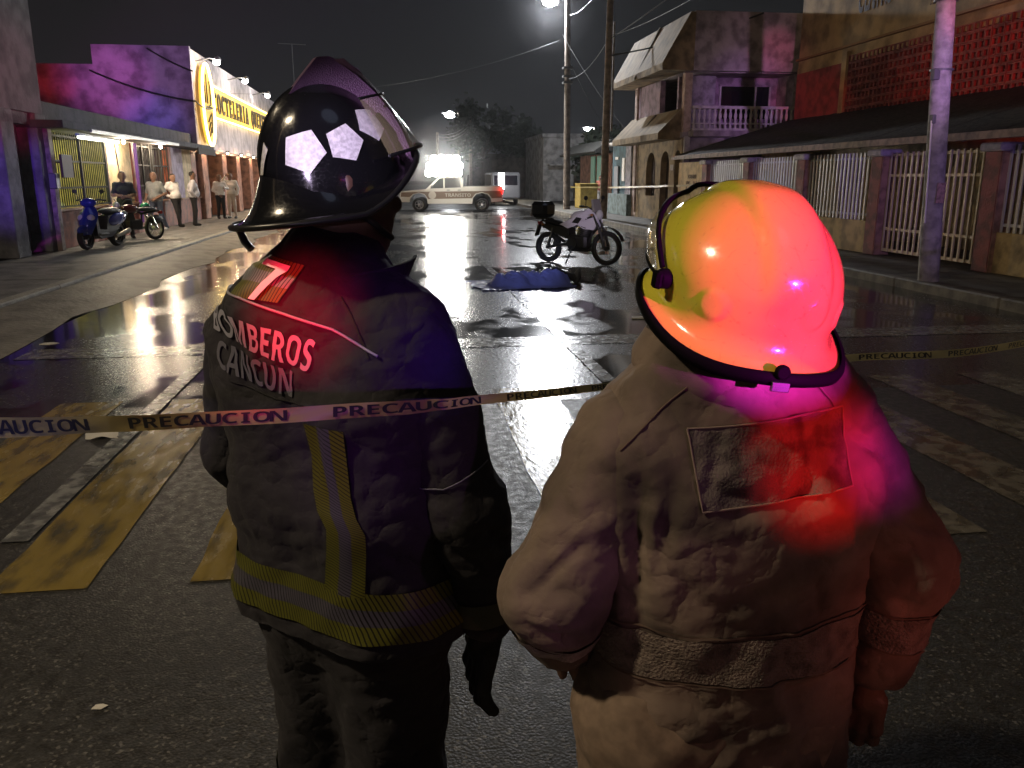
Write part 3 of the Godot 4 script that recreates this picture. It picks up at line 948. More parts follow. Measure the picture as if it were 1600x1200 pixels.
func right_school():
	var yellow := mat("school_yellow", [0.50, 0.33, 0.15], 0.8, 0, {"tex": "grime", "bump": "fine", "bs": 0.5, "s": 0.2})
	var redm := mat("school_red", [0.34, 0.045, 0.04], 0.8, 0, {"tex": "grime", "bump": "fine", "bs": 0.5, "s": 0.35})
	var maroon := mat("maroon_pillar", [0.27, 0.055, 0.05], 0.7, 0, {"tex": "grime", "bump": "fine", "bs": 0.4, "s": 0.6})
	var salmon := mat("salmon_plaster", [0.42, 0.24, 0.19], 0.75, 0, {"tex": "grime", "bump": "fine", "bs": 0.4, "s": 0.6})
	var wallow := mat("yellow_low_wall", [0.56, 0.40, 0.20], 0.75, 0, {"tex": "grime", "bump": "fine", "bs": 0.5, "s": 0.45})
	var whitem := mat("white_bars", [0.62, 0.60, 0.64], 0.5, 0.1)
	var gatem := mat("cream_gate_bars", [0.60, 0.50, 0.36], 0.5, 0.1)
	var cap := mat("white_cap", [0.62, 0.58, 0.58], 0.7, 0, {"tex": "plaster", "s": 0.8})
	# the school block itself, set back behind its yard
	var s := thing("school_building", "yellow school block with red breeze-block screens and dark lettering across the top", "building", Vector3(13.5, 0.145, -20.0))
	obox("upper_wall", Vector3(2.0, 7.2, 0.9), Vector3(4.0, 4.2, 17.0), yellow, s)
	obox("string_course", Vector3(-0.06, 5.36, 0.9), Vector3(0.12, 0.06, 17.0), mat("dark_ledge", [0.26, 0.13, 0.05], 0.8), s)
	obox("sill_band", Vector3(1.97, 5.02, 0.9), Vector3(4.0, 0.18, 16.99), yellow, s)
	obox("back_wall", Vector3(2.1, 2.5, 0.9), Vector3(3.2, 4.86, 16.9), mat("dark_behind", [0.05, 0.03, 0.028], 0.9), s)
	obox("red_wall", Vector3(0.12, 2.5, -6.15), Vector3(0.3, 4.86, 2.9), redm, s)
	obox("pilaster", Vector3(-0.02, 2.6, -4.45), Vector3(0.22, 5.2, 0.26), yellow, s)
	var blk := G.new()      # one breeze block: a frame with a diagonal bridge
	var q := 0.21
	for e in [-1.0, 1.0]:
		blk.box(Vector3(0, e * (q / 2 - 0.02), 0), Vector3(0.16, 0.034, q - 0.004))
		blk.box(Vector3(0, 0, e * (q / 2 - 0.02)), Vector3(0.16, q - 0.076, 0.034))
	blk.box(Vector3(0.02, 0, 0), Vector3(0.08, 0.03, 0.14))
	blk.box(Vector3(0.02, 0.035, 0), Vector3(0.07, 0.04, 0.03))
	var bm := blk.mesh()
	var shades := []
	for k in 4:
		var f := 0.8 + 0.13 * k
		shades.append(mat("breeze_red_%d" % k, [0.30 * f, 0.07 * f, 0.055 * f], 0.8, 0, {"tex": "grime", "bump": "fine", "bs": 0.4, "s": 0.5}))
	var scr := obox("screen_frame", Vector3(0.0, 3.36, 0.3), Vector3(0.14, 0.05, 9.2), redm, s)
	for col in 36:
		for row in 8:
			var o := MeshInstance3D.new()
			o.mesh = bm
			o.material_override = shades[rng.randi() % 4]
			o.name = "breeze_block" if col + row == 0 else "breeze_block_%03d" % (col * 8 + row)
			scr.add_child(o)
			o.position = Vector3(0.02 + rng.randf_range(-0.012, 0.012), 3.5 + row * q, -4.2 + col * q)
	var back := mat("dark_behind", [0, 0, 0])
	var lets := "CENTRO DE"
	var ink := mat("sign_paint", [0.05, 0.035, 0.05], 0.7)
	for k in lets.length():
		if lets[k] == " ": continue
		var g := G.new()
		g.text(lets[k], 0.86, Transform3D(Basis(Vector3(0, 0, 1), Vector3.UP, Vector3(-1, 0, 0)), Vector3(-0.012, 6.60, -4.0 + k * 0.285)), 0.42, 0.008)
		obj("letter", g, ink, s)
	var g2 := G.new()
	g2.text("Angel", 0.3, Transform3D(Basis(Vector3(0, 0, 1), Vector3.UP, Vector3(-1, 0, 0)), Vector3(-0.012, 5.93, -0.35)), 0.6, 0.006, "Droid Serif")
	obj("lettering", g2, mat("faded_paint", [0.17, 0.09, 0.08], 0.8), s)
	# yard floor under the roof
	var yard := G.new()
	yard.box(Vector3(11.95, 0.02, -18.6), Vector3(3.05, 0.22, 21.0))
	struct("yard_floor", yard, mat("yard_concrete", [0.16, 0.13, 0.09], 0.8, 0, {"tex": "grime", "s": 0.5}))
	# lean-to roof: sheets one by one
	var roof := thing("lean_to_roof", "long dark sloping sheet roof over the school fence with a pale fascia", "roof", Vector3(9.45, 2.33, -28.0))
	var rm := mat("old_roof_sheet", [0.055, 0.045, 0.04], 0.75, 0, {"tex": "streaks", "bump": "fine", "bs": 0.8, "s": 0.6})
	var sl := 1.2 / 4.05
	for k in 18:
		var g := G.new()
		var rows := []
		for a in 3:
			var row := PackedVector3Array()
			for b in 13:
				var z := 0.0 + k * 0.98 + b * 1.0 / 12.0
				row.append(Vector3(4.05 * a / 2.0, 0.10 + sl * 4.05 * a / 2.0 + 0.018 * (b % 2) + 0.01 * (k % 2), z))
			rows.append(row)
		g.surf(rows)
		var rows2 := []
		for r in rows:
			var rr := PackedVector3Array()
			for p in r: rr.append(p - Vector3(0, 0.012, 0))
			rows2.append(rr)
		g.surf(rows2, false, true)
		obj("roof_sheet", g, rm, roof)
	obox("fascia", Vector3(-0.03, 0.05, 8.85), Vector3(0.05, 0.13, 17.8), mat("fascia_paint", [0.30, 0.20, 0.16], 0.7, 0, {"tex": "grime", "s": 0.7}), roof, 0.006)
	for z in [1.0, 5.2, 8.4, 11.6, 14.8]:
		obox("rafter", Vector3(2.0, 0.0 + 0.6, z), Vector3(4.15, 0.08, 0.07), mat("dark_rafter", [0.06, 0.04, 0.03], 0.8), roof, 0.0, rot("z", rad_to_deg(atan(sl))))
	# fence: pillars, low walls, bars one by one
	var zs := [-26.3, -23.05, -19.75, -16.45, -13.0]
	var fence := thing("school_fence", "school fence of white bars on yellow low walls between maroon pillars", "fence", Vector3(10.1, 0.145, 0))
	for z in zs:
		var p := obox("pillar", Vector3(0.0, 1.0, z), Vector3(0.36, 2.0, 0.40), maroon, fence, 0.012)
		obox("pillar_side", Vector3(0.0, 1.0, z + 0.205), Vector3(0.34, 1.99, 0.012), salmon, p)
		obox("cap", Vector3(-0.02, 2.07, z), Vector3(0.48, 0.14, 0.54), cap, p, 0.03)
	var bays := [[-26.1, -23.25, 0], [-22.85, -19.95, 0], [-19.55, -16.65, 0], [-12.8, -9.6, 0], [-29.0, -26.5, 1]]
	for b in bays:
		var z0: float = b[0]
		var z1: float = b[1]
		if b[2] == 1:
			obox("notice_wall", Vector3(0.0, 1.05, (z0 + z1) / 2), Vector3(0.2, 2.1, z1 - z0), mat("notice_wall_yellow", [0.66, 0.46, 0.2], 0.75, 0, {"tex": "plaster", "s": 0.5}), fence, 0.01)
			continue
		obox("low_wall", Vector3(0.0, 0.34, (z0 + z1) / 2), Vector3(0.18, 0.68, z1 - z0), wallow, fence, 0.01)
		for y in [0.8, 1.98]: obox("rail", Vector3(0.0, y, (z0 + z1) / 2), Vector3(0.035, 0.05, z1 - z0), whitem, fence)
		var n := int((z1 - z0) / 0.155)
		for k in n + 1:
			obox("bar", Vector3(-0.03, 1.39, z0 + 0.03 + k * (z1 - z0 - 0.06) / n), Vector3(0.025, 1.42, 0.055), whitem, fence, 0.0, rot("x", rng.randf_range(-0.5, 0.5)) * rot("y", rng.randf_range(-4, 4)))
	# painted notice
	var nt := mat("notice_ink", [0.10, 0.06, 0.03], 0.8)
	for q2 in [["HORARIO", 1.62, -27.6, 0.13], ["LUNES", 1.42, -27.95, 0.1], ["8 A 2", 1.42, -27.3, 0.1], ["A", 1.25, -28.1, 0.1], ["SABADO", 1.25, -27.3, 0.1], ["AVISO", 1.05, -27.9, 0.1]]:
		var g := G.new()
		g.text(q2[0], q2[3], Transform3D(Basis(Vector3(0, 0, 1), Vector3.UP, Vector3(-1, 0, 0)), Vector3(-0.106, q2[1], q2[2])), 1.0, 0.006)
		obj("notice_line", g, nt, fence)
	# double gate
	var gate := thing("school_gate", "double gate of cream bars between two maroon pillars of the school fence", "gate", Vector3(10.1, 0.145, -14.72))
	for leaf in [[-1.5, -0.02], [0.02, 1.5]]:
		var z0: float = leaf[0]
		var z1: float = leaf[1]
		var l := obox("leaf_frame", Vector3(0, 0.12, (z0 + z1) / 2), Vector3(0.04, 0.06, z1 - z0), gatem, gate)
		for y in [0.55, 1.62, 2.02]: obox("rail", Vector3(0, y, (z0 + z1) / 2), Vector3(0.04, 0.05, z1 - z0), gatem, l)
		for k in 9:
			obox("bar", Vector3(-0.02, 1.08, z0 + 0.04 + k * (z1 - z0 - 0.08) / 8), Vector3(0.03, 1.98, 0.04), gatem, l, 0.0, rot("x", rng.randf_range(-0.4, 0.4)) * rot("y", rng.randf_range(-4, 4)))
	# dim yellow wall inside the yard, seen through the gate
	var yw := thing("yard_wall", "yellow wall inside the yard seen through the cream gate bars", "wall", Vector3(12.9, 0.13, -18.5))
	obox("panel", Vector3(0, 1.2, 0), Vector3(0.15, 2.4, 20.0), wallow, yw)

func right_house():
	var ow := mat("stained_ochre", [0.33, 0.24, 0.13], 0.85, 0, {"tex": "grime", "bump": "fine", "bs": 0.8, "s": 0.35})
	var pw := mat("stained_pale", [0.42, 0.35, 0.36], 0.85, 0, {"tex": "grime", "bump": "fine", "bs": 0.9, "s": 0.30})
	var wm := mat("white_trim", [0.55, 0.50, 0.48], 0.8, 0, {"tex": "plaster", "s": 0.6})
	var dk := mat("dark_opening", [0.018, 0.014, 0.014], 0.5)
	var h := thing("balcony_house", "stained two-storey house with balustraded balcony, sloping parapets and arched doorway", "house", Vector3(10.1, 0.145, -29.0))
	# street front: x = 0, z from 0 to -6.2; near side wall: z = 0, x from 0 to 4.2
	var ZL := -6.2
	# ground floor front with arches: piers and arch heads
	var arches := [[-0.75, -0.1, 0.0], [-2.35, -1.35, 0.0], [-4.2, -3.0, 0.9]]   # z far, z near, sill height
	var edges := [0.0]
	for a in arches:
		edges.append(a[1])
		edges.append(a[0])
	edges.append(ZL)
	for k in range(0, edges.size(), 2):
		var z0: float = edges[k]
		var z1: float = edges[k + 1]
		obox("wall", Vector3(0.1, 1.5, (z0 + z1) / 2), Vector3(0.22, 3.0, absf(z0 - z1) - 0.002), ow, h)
	for a in arches:
		var c: float = (a[0] + a[1]) / 2
		var r: float = absf(a[0] - a[1]) / 2
		var head := 2.55 - r
		var poly := PackedVector2Array()
		poly.append(Vector2(-r, 3.0))
		poly.append(Vector2(-r, head))
		for k in 13:
			var t := PI - PI * k / 12.0
			poly.append(Vector2(cos(t) * r, head + sin(t) * r))
		poly.append(Vector2(r, 3.0))
		var g := G.new()
		g.prism(poly, -0.11, 0.11, Transform3D(Basis(Vector3(0, 0, 1), Vector3.UP, Vector3(-1, 0, 0)), Vector3(0.1, 0, c)))
		if a[2] > 0.0: obox("sill_wall", Vector3(0.1, a[2] / 2, c), Vector3(0.22, a[2], r * 2 - 0.002), ow, h)
		obj("arch", g, ow, h)
		var w := obox("door" if a[2] == 0.0 else "window", Vector3(0.3, 1.3, c), Vector3(0.06, 2.6, r * 2 + 0.1), dk, h)
		for k in 5:
			obox("grille_bar", Vector3(0.2, 1.3 + a[2] / 2, c - r + 2 * r * (k + 0.5) / 5), Vector3(0.025, 2.4 - a[2], 0.03), mat("brown_grille", [0.10, 0.06, 0.035], 0.6), w)
	obox("floor_slab", Vector3(2.1, 3.05, -3.1), Vector3(4.3, 0.18, 6.3), pw, h)
	obox("far_wall", Vector3(2.2, 3.4, ZL + 0.1), Vector3(4.0, 6.8, 0.2), pw, h)
	obox("rear_wall", Vector3(4.1, 3.4, -3.1), Vector3(0.2, 6.8, 6.0), pw, h)
	obox("inner_core", Vector3(2.6, 1.5, -3.4), Vector3(2.4, 2.9, 5.0), dk, h)
	obox("corner_column", Vector3(0.12, 4.1, -0.14), Vector3(0.26, 2.0, 0.28), mat("column_paint", [0.55, 0.40, 0.34], 0.8, 0, {"tex": "plaster", "s": 0.7}), h)
	obox("corner_column", Vector3(0.12, 1.5, 0.05), Vector3(0.2, 3.0, 0.14), wm, h)
	obox("side_wall", Vector3(2.2, 1.5, -0.12), Vector3(3.9, 2.9, 0.22), pw, h)
	obox("edge_column", Vector3(0.1, 3.2, ZL + 0.35), Vector3(0.24, 6.4, 0.5), mat("pale_edge", [0.48, 0.36, 0.33], 0.8, 0, {"tex": "grime", "s": 0.6}), h)
	var gp := G.new()
	gp.tube([Vector3(-0.08, 0.2, ZL + 0.75), Vector3(-0.08, 5.6, ZL + 0.75)], 0.05, 6)
	obj("drain_pipe", gp, mat("pale_edge", [0, 0, 0]), h)
	# sloping parapets on the street front (bottom edge stands out), closed at the near end
	for pr in [[5.15, 7.0, 0.95, 0.0, 0.3], [2.9, 3.95, 0.85, 0.0, -0.2]]:
		var y0: float = pr[0]
		var y1: float = pr[1]
		var out: float = pr[2]
		var poly := PackedVector2Array([Vector2(-out, y0), Vector2(0.16, y0), Vector2(0.16, y1), Vector2(-0.02, y1), Vector2(-out, y0 + 0.22)])
		var g := G.new()
		g.prism(poly, ZL - 0.25, pr[4], Transform3D(Basis(), Vector3.ZERO))
		obj("sloping_parapet", g, ow, h)
		obox("parapet_rib", Vector3(-out * 0.55, (y0 + y1) / 2 + 0.02, -2.9), Vector3(0.08, (y1 - y0) * 1.1, 0.12), mat("dark_rib", [0.12, 0.09, 0.06], 0.9), h, 0.0, rot("z", -rad_to_deg(atan((out) / (y1 - y0)))))
	# near side: parapet above, balcony opening below
	obox("side_parapet", Vector3(2.22, 6.1, 0.12), Vector3(4.1, 1.9, 0.24), pw, h)
	obox("roof_slab", Vector3(2.1, 5.2, -3.1), Vector3(4.2, 0.14, 6.0), pw, h)
	var bw := mat("balcony_wall", [0.38, 0.27, 0.34], 0.85, 0, {"tex": "grime", "bump": "fine", "bs": 0.5, "s": 0.4})
	obox("balcony_wall", Vector3(2.2, 4.15, -1.5), Vector3(3.9, 1.95, 0.15), bw, h)
	obox("room_wall", Vector3(1.0, 4.15, -1.2), Vector3(0.9, 1.95, 0.5), mat("pale_room", [0.40, 0.36, 0.40], 0.85, 0, {"tex": "grime", "s": 0.5}), h)
	obox("upper_front_wall", Vector3(0.1, 4.4, -4.4), Vector3(0.2, 1.5, 3.2), bw, h)
	var wd := obox("window", Vector3(2.75, 4.25, -1.4), Vector3(1.9, 1.15, 0.06), mat("dark_pane", [0.01, 0.008, 0.012], 0.08), h)
	for q in [[2.75, 4.85, 2.0, 0.07], [2.75, 3.66, 2.0, 0.07]]: obox("frame", Vector3(q[0], q[1], -1.36), Vector3(q[2], q[3], 0.06), bw, wd)
	for x in [1.8, 3.15, 3.7]: obox("mullion", Vector3(x, 4.25, -1.355), Vector3(0.06, 1.14, 0.06), wm, wd)
	obox("balcony_floor", Vector3(2.2, 3.07, -0.2), Vector3(4.1, 0.2, 1.6), pw, h)
	# balusters, one by one
	var bl := thing("balcony_balustrade", "white concrete balustrade with turned balusters along the balcony of the stained house", "balustrade", Vector3(10.3, 3.33, -28.86))
	obox("top_rail", Vector3(2.0, 0.78, 0), Vector3(3.9, 0.1, 0.16), wm, bl, 0.015)
	obox("bottom_rail", Vector3(2.0, 0.04, 0), Vector3(3.9, 0.08, 0.16), wm, bl, 0.012)
	obox("middle_rail", Vector3(2.0, 0.24, 0), Vector3(3.9, 0.05, 0.12), wm, bl, 0.01)
	var bg := G.new()
	bg.lathe([Vector2(0.05, 0), Vector2(0.05, 0.04), Vector2(0.03, 0.08), Vector2(0.062, 0.2), Vector2(0.058, 0.27), Vector2(0.03, 0.38), Vector2(0.045, 0.43), Vector2(0.045, 0.475)], 8)
	var bgm := bg.mesh()
	for k in 21:
		var o := obj("baluster", bgm, wm, bl)
		o.position = Vector3(0.12 + k * 0.188, 0.266, 0)
		var o2 := obox("foot_block", Vector3(0.12 + k * 0.188, 0.147, 0), Vector3(0.07, 0.134, 0.08), wm, bl)
	# strip of wall under the balcony and the lamp-post cable on its face
	obox("sign_plate", Vector3(-0.02, 1.95, -0.02 - 0.98), Vector3(0.02, 0.2, 0.3), wm, h)

func far_street():
	var wood := mat("dark_wall", [0.07, 0.06, 0.055], 0.9, 0, {"tex": "grime", "s": 0.3})
	# blue house
	var b := thing("blue_house", "low teal blue house with a pale roof edge and a small white window", "house", Vector3(10.1, 0.145, -36.9))
	var bl := mat("teal_wall", [0.06, 0.14, 0.18], 0.8, 0, {"tex": "grime", "bump": "fine", "bs": 0.5, "s": 0.4})
	obox("wall", Vector3(2.5, 1.5, 0), Vector3(5.0, 3.0, 3.3), bl, b)
	obox("roof", Vector3(2.35, 3.06, 0), Vector3(5.5, 0.12, 3.4), mat("pale_roof_edge", [0.55, 0.52, 0.5], 0.7), b, 0.01)
	obox("corner_wall", Vector3(-0.02, 1.5, 1.2), Vector3(0.08, 3.0, 0.86), mat("grey_lilac", [0.34, 0.31, 0.36], 0.8, 0, {"tex": "grime", "s": 0.5}), b)
	obox("window", Vector3(-0.05, 1.95, 0.45), Vector3(0.06, 1.0, 0.42), mat("white_shutter", [0.7, 0.66, 0.64], 0.5), b, 0.01)
	obox("door", Vector3(-0.05, 1.05, -0.75), Vector3(0.06, 2.1, 0.7), mat("grey_door", [0.2, 0.21, 0.24], 0.6), b, 0.01)
	obox("number_plate", Vector3(-0.04, 2.45, -0.75), Vector3(0.03, 0.12, 0.5), mat("white_shutter", [0, 0, 0]), b)
	obox("low_plinth", Vector3(-0.12, 0.45, 0.1), Vector3(0.22, 0.9, 3.2), mat("pale_teal_plinth", [0.22, 0.30, 0.32], 0.8, 0, {"tex": "grime", "s": 0.6}), b)
	# thatch-like dark roof with turquoise door
	var d := thing("turquoise_door_house", "brick house with dark drooping roof and turquoise doors behind the tape", "house", Vector3(12.0, 0.1, -50.0))
	obox("wall", Vector3(1.6, 1.5, 0), Vector3(3.2, 3.0, 8.0), mat("old_brick_wall", [0.30, 0.15, 0.10], 0.85, 0, {"tex": "grime", "s": 0.4}), d)
	for z in [-0.3, 1.3]: obox("door", Vector3(-0.03, 1.7, z), Vector3(0.08, 2.4, 1.0), mat("turquoise_paint", [0.25, 0.58, 0.5], 0.6), d, 0.01)
	var gr := G.new()
	gr.prism(PackedVector2Array([Vector2(-1.1, 2.95), Vector2(3.4, 3.6), Vector2(3.4, 3.75), Vector2(-0.2, 3.7), Vector2(-1.2, 3.05)]), -5.0, 4.6, Transform3D(Basis(), Vector3.ZERO))
	obj("roof", gr, mat("dark_thatch", [0.025, 0.025, 0.022], 0.95, 0, {"bump": "fine", "bs": 2.0, "s": 0.5}), d)
	var y := thing("yellow_box", "mustard yellow box standing on the pavement behind the motorcycle", "box", Vector3(10.4, 0.15, -45.2), 0.1)
	obox("body", Vector3(0, 0.62, 0), Vector3(1.0, 1.24, 0.9), mat("mustard", [0.42, 0.30, 0.07], 0.6, 0, {"tex": "plaster", "s": 0.8}), y, 0.03)
	obox("lid", Vector3(0, 1.27, 0), Vector3(1.04, 0.06, 0.94), mat("mustard", [0, 0, 0]), y, 0.015)
	# grey upper-storey house and dark ones further on
	var gq := thing("grey_flat_house", "grey flat-roofed two-storey house far down the right side of the street", "house", Vector3(11.6, 0.0, -70.0))
	var gm := mat("grey_far_wall", [0.24, 0.24, 0.25], 0.85, 0, {"tex": "grime", "s": 0.25})
	obox("wall", Vector3(3.2, 2.4, 0), Vector3(6.4, 4.8, 9.0), gm, gq)
	obox("parapet", Vector3(3.2, 4.95, 0), Vector3(6.6, 0.3, 9.2), gm, gq, 0.02)
	obox("window", Vector3(2.9, 3.6, 4.53), Vector3(2.4, 0.5, 0.08), mat("dark_opening", [0, 0, 0]), gq)
	obox("canopy", Vector3(1.6, 2.75, 4.9), Vector3(2.6, 0.12, 1.0), gm, gq)
	obox("low_wall", Vector3(4.4, 1.2, 4.8), Vector3(4.0, 2.0, 0.3), wood, gq)
	for q in [[9.2, -84.0, 3.4, 8.0, "dark low house past the grey flat-roofed one"], [8.6, -100.0, 4.2, 9.0, "dark house at the far right end of the street"]]:
		var o := thing("dark_house", q[4], "house", Vector3(q[0], 0, q[1]))
		obox("wall", Vector3(3.0, q[2] / 2, 0), Vector3(6.0, q[2], q[3]), wood, o)
		obox("roof", Vector3(3.0, q[2] + 0.1, 0), Vector3(6.4, 0.2, q[3] + 0.4), wood, o)
		obox("door", Vector3(-0.02, 1.0, 1.0), Vector3(0.06, 2.0, 0.9), mat("brown_door", [0.12, 0.06, 0.03], 0.7), o)
	for q in [[-8.0, -66.0, 4.2, 13.0, "dark flat house past the restaurant on the left"], [-8.0, -84.0, 5.5, 16.0, "taller dark house far down the left side"], [-8.5, -110.0, 4.0, 24.0, "farthest dark house on the left side of the street"]]:
		var o := thing("dark_house", q[4], "house", Vector3(q[0], 0, q[1]))
		obox("wall", Vector3(-3.0, q[2] / 2, 0), Vector3(6.0, q[2], q[3]), wood, o)
		obox("roof", Vector3(-3.0, q[2] + 0.1, 0), Vector3(6.4, 0.2, q[3] + 0.3), wood, o)
	# dark trees beyond
	for q in [[9.6, -92.0, 9.5, 3.3, "round-topped dark tree behind the wires"], [14.6, -96.0, 7.6, 2.8, "lower dark tree right of the round-topped one"], [18.0, -75.0, 6.0, 2.6, "dark tree behind the grey flat-roofed house"], [14.5, -60.0, 5.0, 1.8, "small dark tree behind the turquoise-door house"]]:
		dark_tree(Vector3(q[0], 0, q[1]), q[2], q[3], q[4])
	# lit rear of a van, and a man by the yellow box
	var v := thing("parked_van", "white van with lit rear parked at the kerb beyond the pickup truck", "van", Vector3(6.9, 0.0, -55.0), 0.0)
	obox("body", Vector3(0.3, 1.25, -1.6), Vector3(1.9, 1.7, 4.2), mat("van_white", [0.14, 0.14, 0.15], 0.35), v, 0.12)
	obox("rear_window", Vector3(0.3, 1.6, 0.51), Vector3(1.5, 0.6, 0.03), mat("dark_pane", [0, 0, 0]), v)
	obox("lamp_panel", Vector3(0.0, 1.55, 0.56), Vector3(0.42, 1.05, 0.05), mat("lit_white_panel", [1, 1, 1], 0.4, 0, {"e": 3.0, "ec": [1, 1, 1]}), v, 0.02)
	for x in [-0.45, 1.05]:
		var gw := G.new()
		gw.lathe([Vector2(0.34, -0.1), Vector2(0.36, 0), Vector2(0.34, 0.1)], 14, Transform3D(rot("z", 90), Vector3(x, 0.36, -0.3)))
		obj("wheel", gw, mat("tyre_rubber", [0.015, 0.015, 0.015], 0.85), v)
	omni("van_light", Vector3(0.0, 1.5, 0.75), Color(1, 1, 1), 1.2, 0.2, v)
	var pl := thing("porch_lamp", "small bright porch lamp beyond the white van", "lamp", Vector3(8.6, 1.95, -62.0))
	var gb := G.new()
	gb.ball(Vector3.ZERO, Vector3(0.14, 0.16, 0.14), 8)
	obj("bulb", gb, mat("lit_bulb", [1, 1, 1]), pl)
	omni("porch_light", Vector3.ZERO, Color(1, 0.95, 0.85), 4.0, 0.1, pl)

func dark_tree(at: Vector3, h: float, r: float, label: String):
	var t := thing("dark_tree", label, "tree", at, 0, "dark trees beyond the street")
	var bark := mat("bark", [0.05, 0.04, 0.03], 0.9)
	var g := G.new()
	g.tube([Vector3(0, 0, 0), Vector3(0.1, h * 0.3, 0), Vector3(-0.05, h * 0.55, 0.1)], [0.22, 0.17, 0.1], 8)
	for k in 5:
		var a := TAU * k / 5.0
		g.tube([Vector3(0.05, h * 0.4, 0), Vector3(cos(a) * r * 0.5, h * 0.62, sin(a) * r * 0.5), Vector3(cos(a) * r * 0.8, h * 0.75, sin(a) * r * 0.8)], [0.1, 0.06, 0.03], 5)
	obj("trunk", g, bark, t)
	var gl := G.new()
	var clumps := []
	for k in 26:
		var d := Vector3(rng.randfn(), rng.randfn() * 0.8, rng.randfn()).normalized() * pow(rng.randf(), 0.4)
		clumps.append(Vector3(0, h * 0.68, 0) + d * Vector3(r, h * 0.32, r))
	for k in 3200:
		var c: Vector3 = clumps[rng.randi() % clumps.size()]
		var p := c + Vector3(rng.randfn(), rng.randfn(), rng.randfn()) * r * 0.16
		var b := Basis.from_euler(Vector3(rng.randf() * 6, rng.randf() * 6, rng.randf() * 6))
		var s := rng.randf_range(0.12, 0.26)
		gl.quad(p + b * Vector3(-s, 0, -s * 0.5), p + b * Vector3(s, 0, -s * 0.5), p + b * Vector3(s, 0, s * 0.5), p + b * Vector3(-s, 0, s * 0.5))
	var o := obj("crown", gl, mat("night_foliage", [0.02, 0.03, 0.016], 0.8), t)
	o.set_meta("kind", "stuff")

func wire(pts: Array, called: String, label: String, cat := "cable", sag := 0.4, r := 0.012, grp := ""):
	var g := G.new()
	for s in pts.size() - 1:
		var line := []
		for k in 13:
			var t := k / 12.0
			line.append((pts[s] as Vector3).lerp(pts[s + 1], t) - Vector3(0, sag * 4 * t * (1 - t), 0))
		g.tube(line, r, 5, false)
	var o := obj(called, g, mat("cable_black", [0.03, 0.03, 0.03], 0.5))
	tag(o, label, cat, grp)

func pole(at: Vector3, h: float, r0: float, lean: Vector3, label: String, m: Material) -> Node3D:
	var t := thing("utility_pole", label, "utility pole", at)
	var g := G.new()
	g.tube([Vector3.ZERO, Vector3(0, h, 0) + lean], [r0, r0 * 0.7], 16)
	obj("shaft", g, m, t)
	return t

